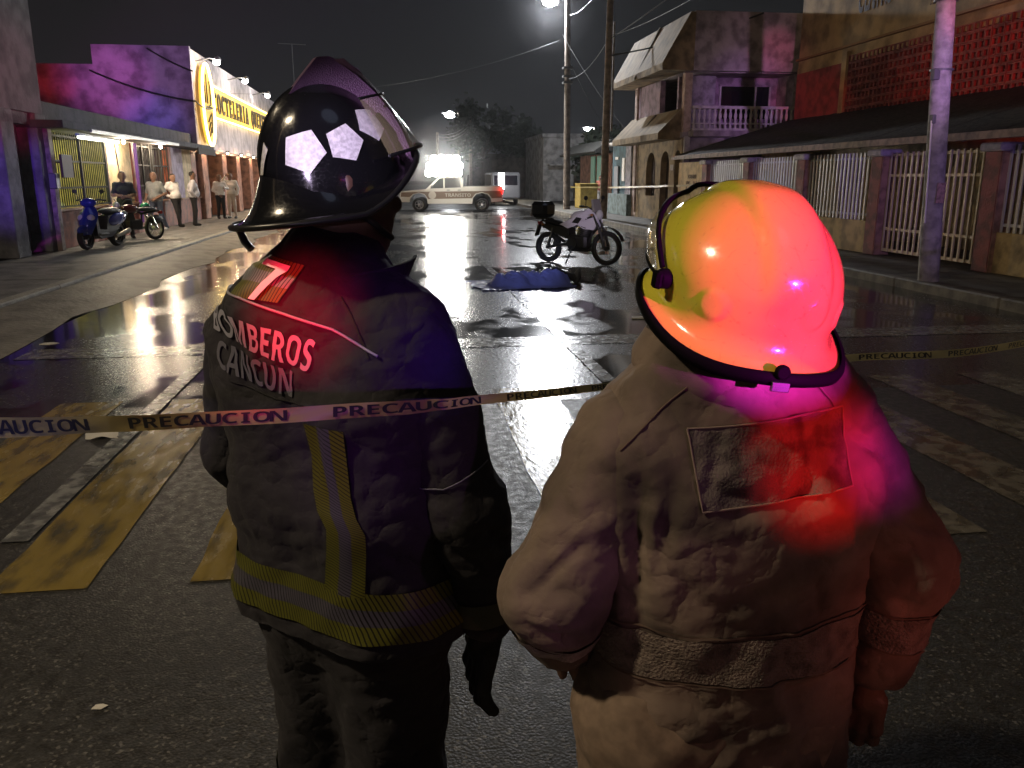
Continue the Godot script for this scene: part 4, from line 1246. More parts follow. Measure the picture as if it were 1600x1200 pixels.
func poles_and_wires():
	var cp := mat("pole_concrete", [0.24, 0.20, 0.17], 0.85, 0, {"tex": "grime", "bump": "fine", "bs": 0.5, "s": 0.6})
	var cp2 := mat("pole_wood_grey", [0.36, 0.30, 0.26], 0.85, 0, {"tex": "grime", "bump": "fine", "bs": 0.5, "s": 0.6})
	var cp3 := mat("near_pole_concrete", [0.36, 0.33, 0.31], 0.85, 0, {"tex": "grime", "bump": "fine", "bs": 0.5, "s": 0.9})
	var iron := mat("pole_iron", [0.10, 0.10, 0.10], 0.6, 0.4)
	var p1 := pole(Vector3(8.95, 0.12, -43.4), 10.6, 0.19, Vector3(-0.1, 0, 0), "concrete street light pole behind the police motorcycle", cp)
	for y in [6.3, 6.6, 7.0]: obox("clamp", Vector3(-0.05, y, 0), Vector3(0.5, 0.1, 0.42), iron, p1)
	var p2 := pole(Vector3(8.3, 0.12, -33.0), 11.5, 0.155, Vector3(0.1, 0, 0), "thicker brown utility pole right of the street light pole", cp2)
	obox("cable_box", Vector3(0.25, 5.4, 0), Vector3(0.06, 4.0, 0.1), cp2, p2)
	var p3 := pole(Vector3(8.25, 0.14, -11.9), 9.0, 0.155, Vector3(-0.5, 0, -0.1), "pale concrete pole on the right pavement in front of the school gate", cp3)
	for q in [[4.05, 0.04], [3.1, 0.03]]:
		var g := G.new()
		g.lathe([Vector2(0.165, 0), Vector2(0.165, q[1])], 14, Transform3D(Basis(), Vector3(-0.055 * q[0], q[0], -0.011 * q[0])))
		obj("strap", g, iron, p3)
	obox("bracket", Vector3(-0.22, 3.05, 0.02), Vector3(0.26, 0.16, 0.1), iron, p3, 0.01)
	obox("bracket", Vector3(-0.18, 2.42, 0.02), Vector3(0.22, 0.13, 0.1), iron, p3, 0.01)
	obox("sticker", Vector3(-0.07, 1.35, 0.147), Vector3(0.14, 0.3, 0.006), mat("old_sticker", [0.4, 0.25, 0.22], 0.8, 0, {"tex": "grime", "s": 3.0}), p3)
	var gc := G.new()
	gc.tube([Vector3(-0.21, 0.9, 0.05), Vector3(-0.25, 1.7, 0.05), Vector3(-0.285, 2.4, 0.04)], 0.014, 6)
	obj("conduit", gc, mat("pale_conduit", [0.6, 0.56, 0.5], 0.4), p3)
	var p4 := pole(Vector3(3.9, 0.0, -75.0), 5.6, 0.16, Vector3.ZERO, "short thin pole far away above the pickup truck bed", cp)
	var p5 := pole(Vector3(8.3, 0.0, -92.0), 9.0, 0.2, Vector3.ZERO, "far dark pole carrying wires in front of the round-topped tree", cp2)
	# street lights: the near one hangs over the street on an arm
	street_light(Vector3(8.85, 10.45, -43.4), Vector3(8.05, 10.36, -43.9), 230.0, 0.30, "bright white street lamp on the pole arm at the top of the view")
	street_light(Vector3(7.6, 9.1, -100.0), Vector3(6.7, 8.95, -100.0), 110.0, 0.8, "white street lamp shining above the pickup truck")
	street_light(Vector3(26.2, 8.2, -110.0), Vector3(25.3, 8.1, -110.0), 70.0, 0.6, "small white street lamp between the two tall poles")
	pole(Vector3(7.7, 0, -100.3), 9.2, 0.16, Vector3.ZERO, "far pole of the street lamp above the pickup truck", cp)
	pole(Vector3(26.3, 0, -110.3), 8.3, 0.16, Vector3.ZERO, "far pole of the street lamp between the two tall poles", cp)
	# unseen lamp, out of view at left, placed to light the crossing
	pole(Vector3(-6.9, 0.1, -0.4), 7.3, 0.16, Vector3.ZERO, "unseen street lamp pole on the left pavement, out of view", cp)
	street_light(Vector3(-6.9, 7.35, -0.4), Vector3(-5.6, 7.2, -0.6), 34.0, 0.25, "unseen warm street lamp on the left pavement, placed to light the crossing", Color(1, 0.90, 0.74))
	for q in [0.9, 1.5, 2.3, 3.3, 4.6]: glare_haze(Vector3(8.05, 10.2, -43.9), Vector3(q, q, q), 0.0007)  # nested haze added as the glare halo of the street lamp
	# wires
	wire([Vector3(8.9, 9.6, -43.4), Vector3(8.4, 9.4, -33.0), Vector3(7.75, 8.7, -11.9)], "overhead_wire", "upper wire strung between the three right-hand poles")
	wire([Vector3(8.9, 6.6, -43.4), Vector3(8.4, 7.0, -33.0), Vector3(7.87, 6.6, -11.9)], "overhead_wire", "lower wire strung between the three right-hand poles")
	wire([Vector3(8.4, 6.3, -33.0), Vector3(12.5, 7.1, -28.4)], "overhead_wire", "thick wire across the parapet of the balcony house", "cable", 0.15, 0.03)
	wire([Vector3(8.4, 6.9, -33.0), Vector3(11.4, 9.6, -22.0)], "overhead_wire", "wire rising from the brown pole over the balcony house", "cable", 0.2, 0.02)
	for k in 3:
		wire([Vector3(3.9, 5.5 - 0.25 * k, -75.0), Vector3(8.3, 7.6 - 0.3 * k, -92.0)], "overhead_wire", ["topmost", "middle", "lowest"][k] + " of three sagging wires right of the short thin pole", "cable", 0.5, 0.03, "sagging wires at the short thin pole")
	wire([Vector3(8.6, 8.7, -43.4), Vector3(11.4, 3.0, -38.2)], "overhead_wire", "service wire dropping from the street light pole to the blue house", "cable", 0.3, 0.012)
	wire([Vector3(8.9, 7.6, -43.4), Vector3(13.4, 3.6, -50.0)], "overhead_wire", "service wire dropping to the dark drooping roof", "cable", 0.3, 0.012)
	wire([Vector3(8.4, 8.4, -43.4), Vector3(-7.3, 5.2, -38.0)], "overhead_wire", "long wire crossing the street to the restaurant sign", "cable", 0.8, 0.006)
	wire([Vector3(-11.0, 5.6, -34.2), Vector3(-7.2, 4.5, -33.6), Vector3(-7.2, 4.55, -37.0)], "wall_wire", "dark cable sagging across the mauve side wall of the restaurant", "cable", 0.15, 0.03)
	wire([Vector3(-8.9, 6.4, -34.2), Vector3(-7.3, 5.6, -34.0)], "wall_wire", "short dark cable at the upper corner of the mauve side wall", "cable", 0.05, 0.025)
	# aerial on a far roof
	var an := thing("roof_aerial", "thin television aerial on a mast against the dark sky", "aerial", Vector3(-6.4, 4.2, -60.0))
	var ga := G.new()
	ga.tube([Vector3(0, 0, 0), Vector3(0, 6.2, 0)], 0.03, 5)
	ga.tube([Vector3(-0.9, 6.2, 0), Vector3(0.9, 6.15, 0)], 0.025, 5)
	obj("mast", ga, mat("aerial_grey", [0.12, 0.12, 0.12], 0.6, 0.5), an)

func street_light(base: Vector3, head: Vector3, e: float, sz: float, label: String, col := Color(0.97, 0.98, 1.0)):
	var t := thing("street_lamp", label, "street lamp", head)
	var g := G.new()
	g.tube([base - head, Vector3(0.0, 0.18, 0)], 0.035, 8)
	obj("arm", g, mat("pole_iron", [0, 0, 0]), t)
	var gb := G.new()
	gb.ball(Vector3(0, 0.12, 0), Vector3(sz * 1.3, 0.1, sz * 1.2), 14)
	obj("lamp_housing", gb, mat("lamp_housing_grey", [0.3, 0.3, 0.3], 0.5, 0.3), t)
	var gl := G.new()
	var r := sz * 0.8 if sz > 0.5 else 0.24  # far lamps: enlarged lens takes in their glare
	if e > 200.0: r = 0.40  # brightest lamp: lens swollen to stand for its glare
	gl.ball(Vector3(0, -0.06, 0), Vector3(r, r * 0.55, r), 14)
	var nm := "lit_lens_%d" % int(e)
	obj("lamp_lens", gl, mat(nm, [1, 1, 1], 0.4, 0, {"e": 80.0, "ec": [col.r, col.g, col.b]}), t)
	omni("street_light", Vector3(0, -0.06 if r < 0.25 else -0.1 - r * 0.6, 0), col, e, r * 0.8, t)

func wheel(parent: Node, at: Vector3, r: float, w: float, rimr: float, spokes: int, axis := Vector3.BACK, rimm: Material = null, called := "wheel"):
	var b := Basis(Quaternion(Vector3.UP, axis))
	var o := Node3D.new()
	var k := 0
	var nm := called
	while parent.has_node(nm):
		k += 1
		nm = "%s_%03d" % [called, k]
	o.name = nm
	parent.add_child(o)
	o.position = at
	var gt := G.new()
	var prof := []
	for q in 11:
		var a := TAU * q / 10.0
		prof.append(Vector2((r + rimr) / 2 + cos(a) * (r - rimr) / 2, sin(a) * w / 2))
	gt.lathe(prof, 28, Transform3D(b), false)
	obj("tyre", gt, mat("tyre_rubber", [0.015, 0.015, 0.015], 0.85, 0, {}), o)
	var m: Material = rimm if rimm else mat("dark_rim", [0.06, 0.06, 0.06], 0.4, 0.6)
	var gr := G.new()
	gr.lathe([Vector2(rimr - 0.015, -w * 0.32), Vector2(rimr + 0.012, -w * 0.3), Vector2(rimr + 0.012, w * 0.3), Vector2(rimr - 0.015, w * 0.32), Vector2(rimr - 0.02, 0), Vector2(rimr - 0.015, -w * 0.32)], 28, Transform3D(b), false)
	obj("rim", gr, m, o)
	var gs := G.new()
	gs.lathe([Vector2(0.045, -w * 0.5), Vector2(0.045, w * 0.5)], 12, Transform3D(b))
	for q in spokes:
		var a := TAU * q / spokes
		var d := b * Vector3(cos(a), 0, sin(a))
		gs.tube([d * 0.03 + axis * w * 0.25 * (1 if q % 2 else -1), d * rimr], 0.02 if spokes < 10 else 0.004, 5, false)
	obj("hub", gs, m, o)

func make_pickup(label: String, at: Vector3, turn: float, lit: bool) -> Node3D:
	var white := mat("pickup_white", [0.62, 0.60, 0.55], 0.35, 0, {"coat": 0.6})
	var brown := mat("brown_band", [0.17, 0.105, 0.065], 0.45)
	var glass := mat("car_glass", [0.015, 0.017, 0.02], 0.06, 0.0)
	var dark := mat("black_plastic", [0.02, 0.02, 0.02], 0.5)
	var t := thing("pickup_truck", label, "pickup truck", at, turn)
	# x forward, length 5.4, front at +2.7
	var g := G.new()
	var low := PackedVector2Array([Vector2(-2.68, 0.55), Vector2(-2.1, 0.50), Vector2(-2.06, 0.72), Vector2(-1.9, 0.9), Vector2(-1.6, 0.98), Vector2(-1.3, 0.9), Vector2(-1.14, 0.72), Vector2(-1.1, 0.42), Vector2(1.25, 0.42), Vector2(1.29, 0.72), Vector2(1.45, 0.9), Vector2(1.7, 0.96), Vector2(1.98, 0.9), Vector2(2.14, 0.72), Vector2(2.2, 0.5), Vector2(2.66, 0.5), Vector2(2.72, 0.8), Vector2(2.64, 1.05), Vector2(1.35, 1.16), Vector2(-0.62, 1.22), Vector2(-0.64, 1.3), Vector2(-2.68, 1.32)])
	g.prism(low, -0.88, 0.88)
	obj("body", g, white, t)
	for s in [-1.0, 1.0]:
		var gb := G.new()
		gb.prism(PackedVector2Array([Vector2(-2.66, 0.72), Vector2(-2.12, 0.70), Vector2(-1.96, 0.92), Vector2(-1.6, 1.02), Vector2(-1.26, 0.93), Vector2(-1.08, 0.7), Vector2(1.22, 0.66), Vector2(1.4, 0.92), Vector2(1.7, 1.0), Vector2(2.0, 0.92), Vector2(2.2, 0.76), Vector2(2.66, 0.78), Vector2(2.62, 1.0), Vector2(1.3, 1.04), Vector2(-2.66, 1.08)]), -0.004, 0.004, xf(Vector3(0, 0, 0.885 * s)))
		obj("brown_band", gb, brown, t)
		var gd := G.new()
		gd.prism(PackedVector2Array([Vector2(-0.5, 0.5), Vector2(-0.5, 1.18), Vector2(0.9, 1.14), Vector2(0.95, 0.5)]), -0.002, 0.002, xf(Vector3(0, 0, 0.888 * s)))
		for x in [0.15, -0.42]: obox("door_handle", Vector3(x, 1.12, 0.9 * s), Vector3(0.16, 0.035, 0.03), dark, t)
		var e := G.new()
		e.lathe([Vector2(0.2, -0.004), Vector2(0.2, 0.004)], 20, Transform3D(rot("x", 90), Vector3(1.0, 0.86, 0.892 * s)))
		obj("round_emblem", e, mat("pale_emblem", [0.6, 0.56, 0.5], 0.5), t)
		var tg := G.new()
		tg.text("TRANSITO", 0.17, Transform3D(rot("y", 0 if s > 0 else 180), Vector3(-0.35, 0.86, 0.891 * s)), 1.2, 0.004)
		obj("lettering", tg, mat("pale_emblem", [0, 0, 0]), t)
		obox("tail_light", Vector3(-2.66, 1.08, 0.80 * s), Vector3(0.1, 0.34, 0.14), mat("lit_tail_light", [0.5, 0.02, 0.02], 0.3, 0, {"e": 2.5 if lit else 0.2, "ec": [1, 0.03, 0.03]}), t, 0.01)
		if lit and s < 0: omni("tail_glow", Vector3(-2.72, 1.08, 0.95 * s), Color(1, 0.06, 0.05), 0.3, 0.06, t)
		obox("headlight", Vector3(2.66, 0.86, 0.66 * s), Vector3(0.1, 0.2, 0.32), mat("headlight_glass", [0.5, 0.5, 0.5], 0.1), t, 0.02)
		wheel(t, Vector3(-1.6, 0.37, 0.80 * s), 0.37, 0.24, 0.22, 6, Vector3(0, 0, s), mat("steel_rim", [0.5, 0.5, 0.5], 0.4, 0.7))
		wheel(t, Vector3(1.7, 0.37, 0.80 * s), 0.37, 0.24, 0.22, 6, Vector3(0, 0, s), mat("steel_rim", [0, 0, 0]))
		obox("mirror", Vector3(1.0, 1.28, 1.0 * s), Vector3(0.1, 0.16, 0.2), dark, t, 0.02)
	# cab: pillars and roof in white, panes between
	var cab := G.new()
	cab.prism(PackedVector2Array([Vector2(-0.62, 1.2), Vector2(1.35, 1.15), Vector2(0.72, 1.74), Vector2(0.55, 1.82), Vector2(-0.4, 1.84), Vector2(-0.58, 1.72)]), -0.76, 0.76)
	obj("cab", cab, white, t)
	for s in [-1.0, 1.0]:
		for w in [PackedVector2Array([Vector2(0.42, 1.22), Vector2(1.12, 1.2), Vector2(0.62, 1.7), Vector2(0.42, 1.72)]), PackedVector2Array([Vector2(-0.5, 1.25), Vector2(0.34, 1.22), Vector2(0.34, 1.73), Vector2(-0.42, 1.74)])]:
			var gw := G.new()
			gw.prism(w, -0.003, 0.003, xf(Vector3(0, 0, 0.764 * s)))
			obj("side_window", gw, glass, t)
	obox("windscreen", Vector3(1.045, 1.46, 0), Vector3(0.006, 0.72, 1.36), glass, t, 0.0, rot("z", 46.5))
	obox("bumper", Vector3(2.72, 0.55, 0), Vector3(0.14, 0.2, 1.7), dark, t, 0.02)
	obox("bumper", Vector3(-2.76, 0.55, 0), Vector3(0.12, 0.16, 1.7), dark, t, 0.02)
	obox("bed_liner", Vector3(-1.65, 1.325, 0), Vector3(1.9, 0.02, 1.6), dark, t)
	var rb := G.new()
	for s in [-0.7, 0.7]: rb.tube([Vector3(-0.8, 1.3, s), Vector3(-0.85, 1.85, s * 0.9)], 0.03, 6)
	rb.tube([Vector3(-0.85, 1.85, -0.63), Vector3(-0.85, 1.85, 0.63)], 0.03, 6)
	obj("roll_bar", rb, dark, t)
	return t

func truck():
	var t := make_pickup("white pickup truck with brown side band stopped across the street under bright work lights", Vector3(3.08, 0.0, -45.3), PI - 0.12, true)
	# rack of work lights on its roof, lamps spread wide to cover their glare
	var r := thing("light_rack", "dazzling rack of white work lights on the pickup truck roof", "floodlight", Vector3(2.62, 1.85, -45.1), -0.02)
	var iron := mat("rack_black", [0.03, 0.03, 0.03], 0.5, 0.4)
	for x in [-0.75, 0.75]: obox("post", Vector3(x, 0.5, 0), Vector3(0.05, 1.1, 0.05), iron, r)
	obox("crossbar", Vector3(0, 0.05, 0), Vector3(1.7, 0.06, 0.06), iron, r)
	obox("crossbar", Vector3(0, 1.02, 0), Vector3(1.9, 0.05, 0.05), iron, r)
	for row in 3:
		for col in [5, 5, 4][row]:
			var p := Vector3(-0.39 * ([5, 5, 4][row] - 1) / 2.0 + col * 0.39 + [0.0, 0.06, 0.1][row], 0.14 + row * 0.36, 0.1 + 0.03 * ((col + row) % 2))
			var gd := G.new()
			gd.lathe([Vector2(0.12, -0.1), Vector2(0.185, -0.02), Vector2(0.185, 0.05)], 18, Transform3D(rot("x", 90 - 8 * (col % 3)), p))
			obj("lamp_housing", gd, iron, r)
			var gl := G.new()
			gl.lathe([Vector2(0.196, 0.052), Vector2(0.16, 0.080), Vector2(0.08, 0.10)], 18, Transform3D(rot("x", 90 - 8 * (col % 3)), p))
			obj("lamp_lens", gl, mat("lit_work_light", [1, 1, 1], 0.4, 0, {"e": 60.0, "ec": [1, 0.98, 0.92]}), r)
	for x in [-0.45, 0.45]:
		omni("work_light", Vector3(x, 0.55, 0.32), Color(1, 0.98, 0.93), 30.0, 0.3, r)
	for q in [0.45, 0.8, 1.2, 1.7, 2.3]: glare_haze(Vector3(2.62, 2.5, -44.8), Vector3(2.2 + q * 1.5, 1.2 + q * 1.6, 1.2 + q), 0.007)  # nested haze added as the glare round the work lights
	# two unseen emergency trucks behind the view, carrying the beacon bars
	for q in [[BAR_R, "unseen white patrol pickup with a beacon bar, behind the view on the right", -0.5], [BAR_L, "unseen white patrol pickup with a beacon bar, behind the view on the left", 0.25]]:
		var c: Vector3 = q[0]
		make_pickup(q[1], Vector3(c.x, 0, c.z + 0.9), PI / 2, false)
		var b := thing("unseen_beacon_bar", "unseen red and blue beacon bar on the roof of the " + ("right" if c.x > 0 else "left") + " patrol pickup", "beacon", Vector3(c.x, 1.9, c.z + 0.12), 0.0)
		obox("base", Vector3(0, 0.0, 0), Vector3(1.3, 0.06, 0.3), mat("black_plastic", [0, 0, 0]), b, 0.01)
		for k in 6:
			var red := k % 2 == 0
			obox("red_lamp" if red else "blue_lamp", Vector3(-0.53 + k * 0.212, 0.1, 0.16), Vector3(0.2, 0.14, 0.26), mat("lit_red_beacon" if red else "lit_blue_beacon", [0.4, 0.02, 0.02] if red else [0.02, 0.03, 0.5], 0.3, 0, {"e": 3.0, "ec": [1, 0.03, 0.03] if red else [0.05, 0.1, 1]}), b, 0.02)

func motorcycle(label: String, at: Vector3, turn: float, wb: float, rr: float, rf: float) -> Node3D:
	return thing("motorcycle", label, "motorcycle", at, turn)

func police_motorcycle():
	var m := motorcycle("black and white police motorcycle with a top box standing beside the covered body", Vector3(3.67, 0, -16.735), deg_to_rad(-43.5), 1.35, 0.31, 0.345)
	# x forward
	var black := mat("bike_black", [0.012, 0.012, 0.013], 0.45)
	var gloss := mat("bike_gloss_black", [0.012, 0.012, 0.014], 0.15, 0, {"coat": 0.5})
	var white := mat("bike_white", [0.62, 0.60, 0.68], 0.35, 0, {"coat": 0.4})
	var metal := mat("engine_metal", [0.06, 0.06, 0.06], 0.4, 0.7)
	var chrome := mat("chrome", [0.6, 0.6, 0.6], 0.2, 1.0)
	wheel(m, Vector3(-0.68, 0.315, 0), 0.315, 0.13, 0.225, 24)
	wheel(m, Vector3(0.70, 0.345, 0), 0.345, 0.10, 0.265, 24)
	for s in [-1.0, 1.0]:
		var g := G.new()
		g.tube([Vector3(0.70, 0.345, 0.095 * s), Vector3(0.60, 0.66, 0.095 * s), Vector3(0.43, 1.02, 0.09 * s)], [0.028, 0.03, 0.026], 8)
		obj("fork_leg", g, black, m)
		var g2 := G.new()
		g2.tube([Vector3(-0.68, 0.315, 0.1 * s), Vector3(-0.12, 0.42, 0.09 * s)], [0.025, 0.035], 8)
		obj("swingarm", g2, metal, m)
		var g3 := G.new()
		g3.tube([Vector3(-0.62, 0.36, 0.11 * s), Vector3(-0.5, 0.72, 0.11 * s)], 0.03, 8)
		obj("shock", g3, metal, m)
		# tank shroud: a shaped white panel standing out to the side
		var poly := PackedVector2Array([Vector2(-0.12, 0.72), Vector2(0.10, 0.80), Vector2(0.22, 0.72), Vector2(0.46, 0.70), Vector2(0.55, 0.86), Vector2(0.50, 1.0), Vector2(0.36, 1.13), Vector2(0.26, 1.08), Vector2(0.08, 0.96), Vector2(-0.3, 0.80)])
		var gs := G.new()
		gs.prism(poly, -0.012, 0.012, Transform3D(rot("y", 6.0 * s), Vector3(0, 0, 0.145 * s)))
		obj("tank_shroud", gs, white, m)
		var gb := G.new()
		gb.prism(PackedVector2Array([Vector2(-0.02, 0.84), Vector2(0.12, 0.82), Vector2(0.2, 0.93), Vector2(0.08, 0.95)]), -0.004, 0.004, Transform3D(rot("y", 6.0 * s), Vector3(0, 0, 0.165 * s)))
		gb.prism(PackedVector2Array([Vector2(0.28, 0.9), Vector2(0.44, 0.95), Vector2(0.43, 0.99), Vector2(0.27, 0.93)]), -0.004, 0.004, Transform3D(rot("y", 6.0 * s), Vector3(0, 0, 0.165 * s)))
		obj("shroud_mark", gb, black, m)
		var gm := G.new()
		gm.tube([Vector3(0.40, 1.10, 0.08 * s), Vector3(0.38, 1.16, 0.25 * s), Vector3(0.30, 1.17, 0.40 * s)], 0.014, 6)
		obj("handlebar", gm, black, m)
		var gg := G.new()
		gg.tube([Vector3(0.33, 1.17, 0.30 * s), Vector3(0.30, 1.17, 0.41 * s)], 0.022, 8)
		obj("grip", gg, black, m)
		var gr := G.new()
		gr.tube([Vector3(0.36, 1.16, 0.27 * s), Vector3(0.40, 1.30, 0.33 * s)], 0.008, 5)
		gr.ball(Vector3(0.40, 1.33, 0.34 * s), Vector3(0.03, 0.045, 0.07), 10)
		obj("mirror", gr, black, m)
		var gi := G.new()
		gi.ball(Vector3(0.46, 1.0, 0.2 * s), Vector3(0.03, 0.025, 0.045), 8)
		gi.ball(Vector3(-0.72, 0.78, 0.16 * s), Vector3(0.03, 0.025, 0.045), 8)
		obj("turn_signal", gi, mat("amber_lens", [0.3, 0.12, 0.02], 0.3), m)
		obox("foot_peg", Vector3(-0.02, 0.36, 0.2 * s), Vector3(0.04, 0.03, 0.14), metal, m)
	var gt := G.new()
	gt.ball(Vector3(0.18, 0.93, 0), Vector3(0.34, 0.16, 0.15), 16)
	obj("tank", gt, white, m)
	var ge := G.new()
	ge.box(Vector3(0.08, 0.45, 0), Vector3(0.44, 0.3, 0.30), Basis(), 0.05)
	ge.lathe([Vector2(0.11, 0), Vector2(0.13, 0.05), Vector2(0.13, 0.22), Vector2(0.1, 0.27)], 14, Transform3D(rot("z", -18), Vector3(0.16, 0.55, 0)))
	for k in 6: ge.lathe([Vector2(0.15, 0), Vector2(0.15, 0.012)], 14, Transform3D(rot("z", -18), Vector3(0.165 + k * 0.011, 0.58 + k * 0.034, 0)))
	ge.lathe([Vector2(0.12, -0.18), Vector2(0.13, -0.16), Vector2(0.13, 0.16), Vector2(0.12, 0.18)], 14, Transform3D(rot("x", 90), Vector3(-0.02, 0.42, 0)))
	obj("engine", ge, metal, m)
	var gk := G.new()
	gk.box(Vector3(0.1, 0.29, 0), Vector3(0.5, 0.06, 0.24), Basis(), 0.02)
	obj("skid_plate", gk, black, m)
	var gf := G.new()
	gf.tube([Vector3(0.42, 1.02, 0), Vector3(0.36, 0.62, 0), Vector3(0.26, 0.3, 0), Vector3(-0.12, 0.3, 0), Vector3(-0.2, 0.75, 0), Vector3(0.3, 0.98, 0)], 0.028, 8)
	gf.tube([Vector3(-0.2, 0.72, 0), Vector3(-0.85, 0.86, 0)], 0.024, 8)
	obj("frame", gf, black, m)
	var gse := G.new()
	var rows := []
	for k in 9:
		var x := lerpf(0.02, -0.72, k / 8.0)
		var w: float = [0.06, 0.09, 0.11, 0.125, 0.13, 0.13, 0.12, 0.11, 0.08][k]
		var y: float = [0.87, 0.84, 0.82, 0.82, 0.83, 0.85, 0.87, 0.885, 0.88][k]
		rows.append(PackedVector3Array([Vector3(x, y - 0.09, -w), Vector3(x, y, -w * 0.95), Vector3(x, y + 0.02, 0), Vector3(x, y, w * 0.95), Vector3(x, y - 0.09, w)]))
	gse.surf(rows, true)
	obj("seat", gse, gloss, m)
	var gsp := G.new()
	gsp.prism(PackedVector2Array([Vector2(-0.1, 0.72), Vector2(-0.75, 0.80), Vector2(-0.8, 0.74), Vector2(-0.3, 0.55), Vector2(-0.12, 0.5)]), -0.13, 0.13)
	obj("side_panel", gsp, black, m)
	var gfe := G.new()
	var fr := []
	for k in 9:
		var a := deg_to_rad(lerpf(18, 150, k / 8.0))
		var row := PackedVector3Array()
		for w in [-0.075, -0.05, 0.0, 0.05, 0.075]:
			row.append(Vector3(0.68 + cos(a) * 0.41, 0.37 + sin(a) * (0.41 - absf(w) * 0.25), w))
		fr.append(row)
	gfe.surf(fr)
	obj("front_mudguard", gfe, black, m)
	var gx := G.new()
	gx.tube([Vector3(0.25, 0.5, -0.12), Vector3(0.28, 0.3, -0.15), Vector3(-0.2, 0.34, -0.17), Vector3(-0.7, 0.55, -0.19)], [0.022, 0.024, 0.03, 0.05], 10)
	obj("exhaust", gx, metal, m)
	var gh := G.new()
	gh.ball(Vector3(0.52, 1.0, 0), Vector3(0.07, 0.1, 0.1), 12)
	obj("headlight", gh, mat("headlight_glass", [0.5, 0.5, 0.5], 0.1), m)
	var gv := G.new()
	gv.prism(PackedVector2Array([Vector2(0.50, 1.06), Vector2(0.44, 1.3), Vector2(0.40, 1.3), Vector2(0.44, 1.06)]), -0.14, 0.14)
	obj("windscreen", gv, mat("smoke_screen", [0.25, 0.24, 0.23], 0.2), m)
	obox("instruments", Vector3(0.42, 1.14, 0), Vector3(0.1, 0.1, 0.18), black, m, 0.02)
	obox("top_box", Vector3(-0.83, 1.08, 0), Vector3(0.4, 0.32, 0.42), gloss, m, 0.07)
	obox("rack", Vector3(-0.78, 0.9, 0), Vector3(0.34, 0.03, 0.2), metal, m)
	obox("number_plate", Vector3(-1.035, 0.98, 0.06), Vector3(0.012, 0.09, 0.2), mat("plate_white", [0.6, 0.55, 0.66], 0.4), m)
	obox("tail_light", Vector3(-0.9, 0.8, 0), Vector3(0.05, 0.07, 0.14), mat("red_lens", [0.25, 0.01, 0.01], 0.2), m, 0.01)
	obox("rear_mudguard", Vector3(-0.94, 0.66, 0), Vector3(0.03, 0.26, 0.14), black, m, 0.008, rot("z", -20))
	var gst := G.new()
	gst.tube([Vector3(-0.02, 0.3, 0.14), Vector3(-0.06, 0.02, 0.32)], 0.014, 6)
	obj("side_stand", gst, metal, m)

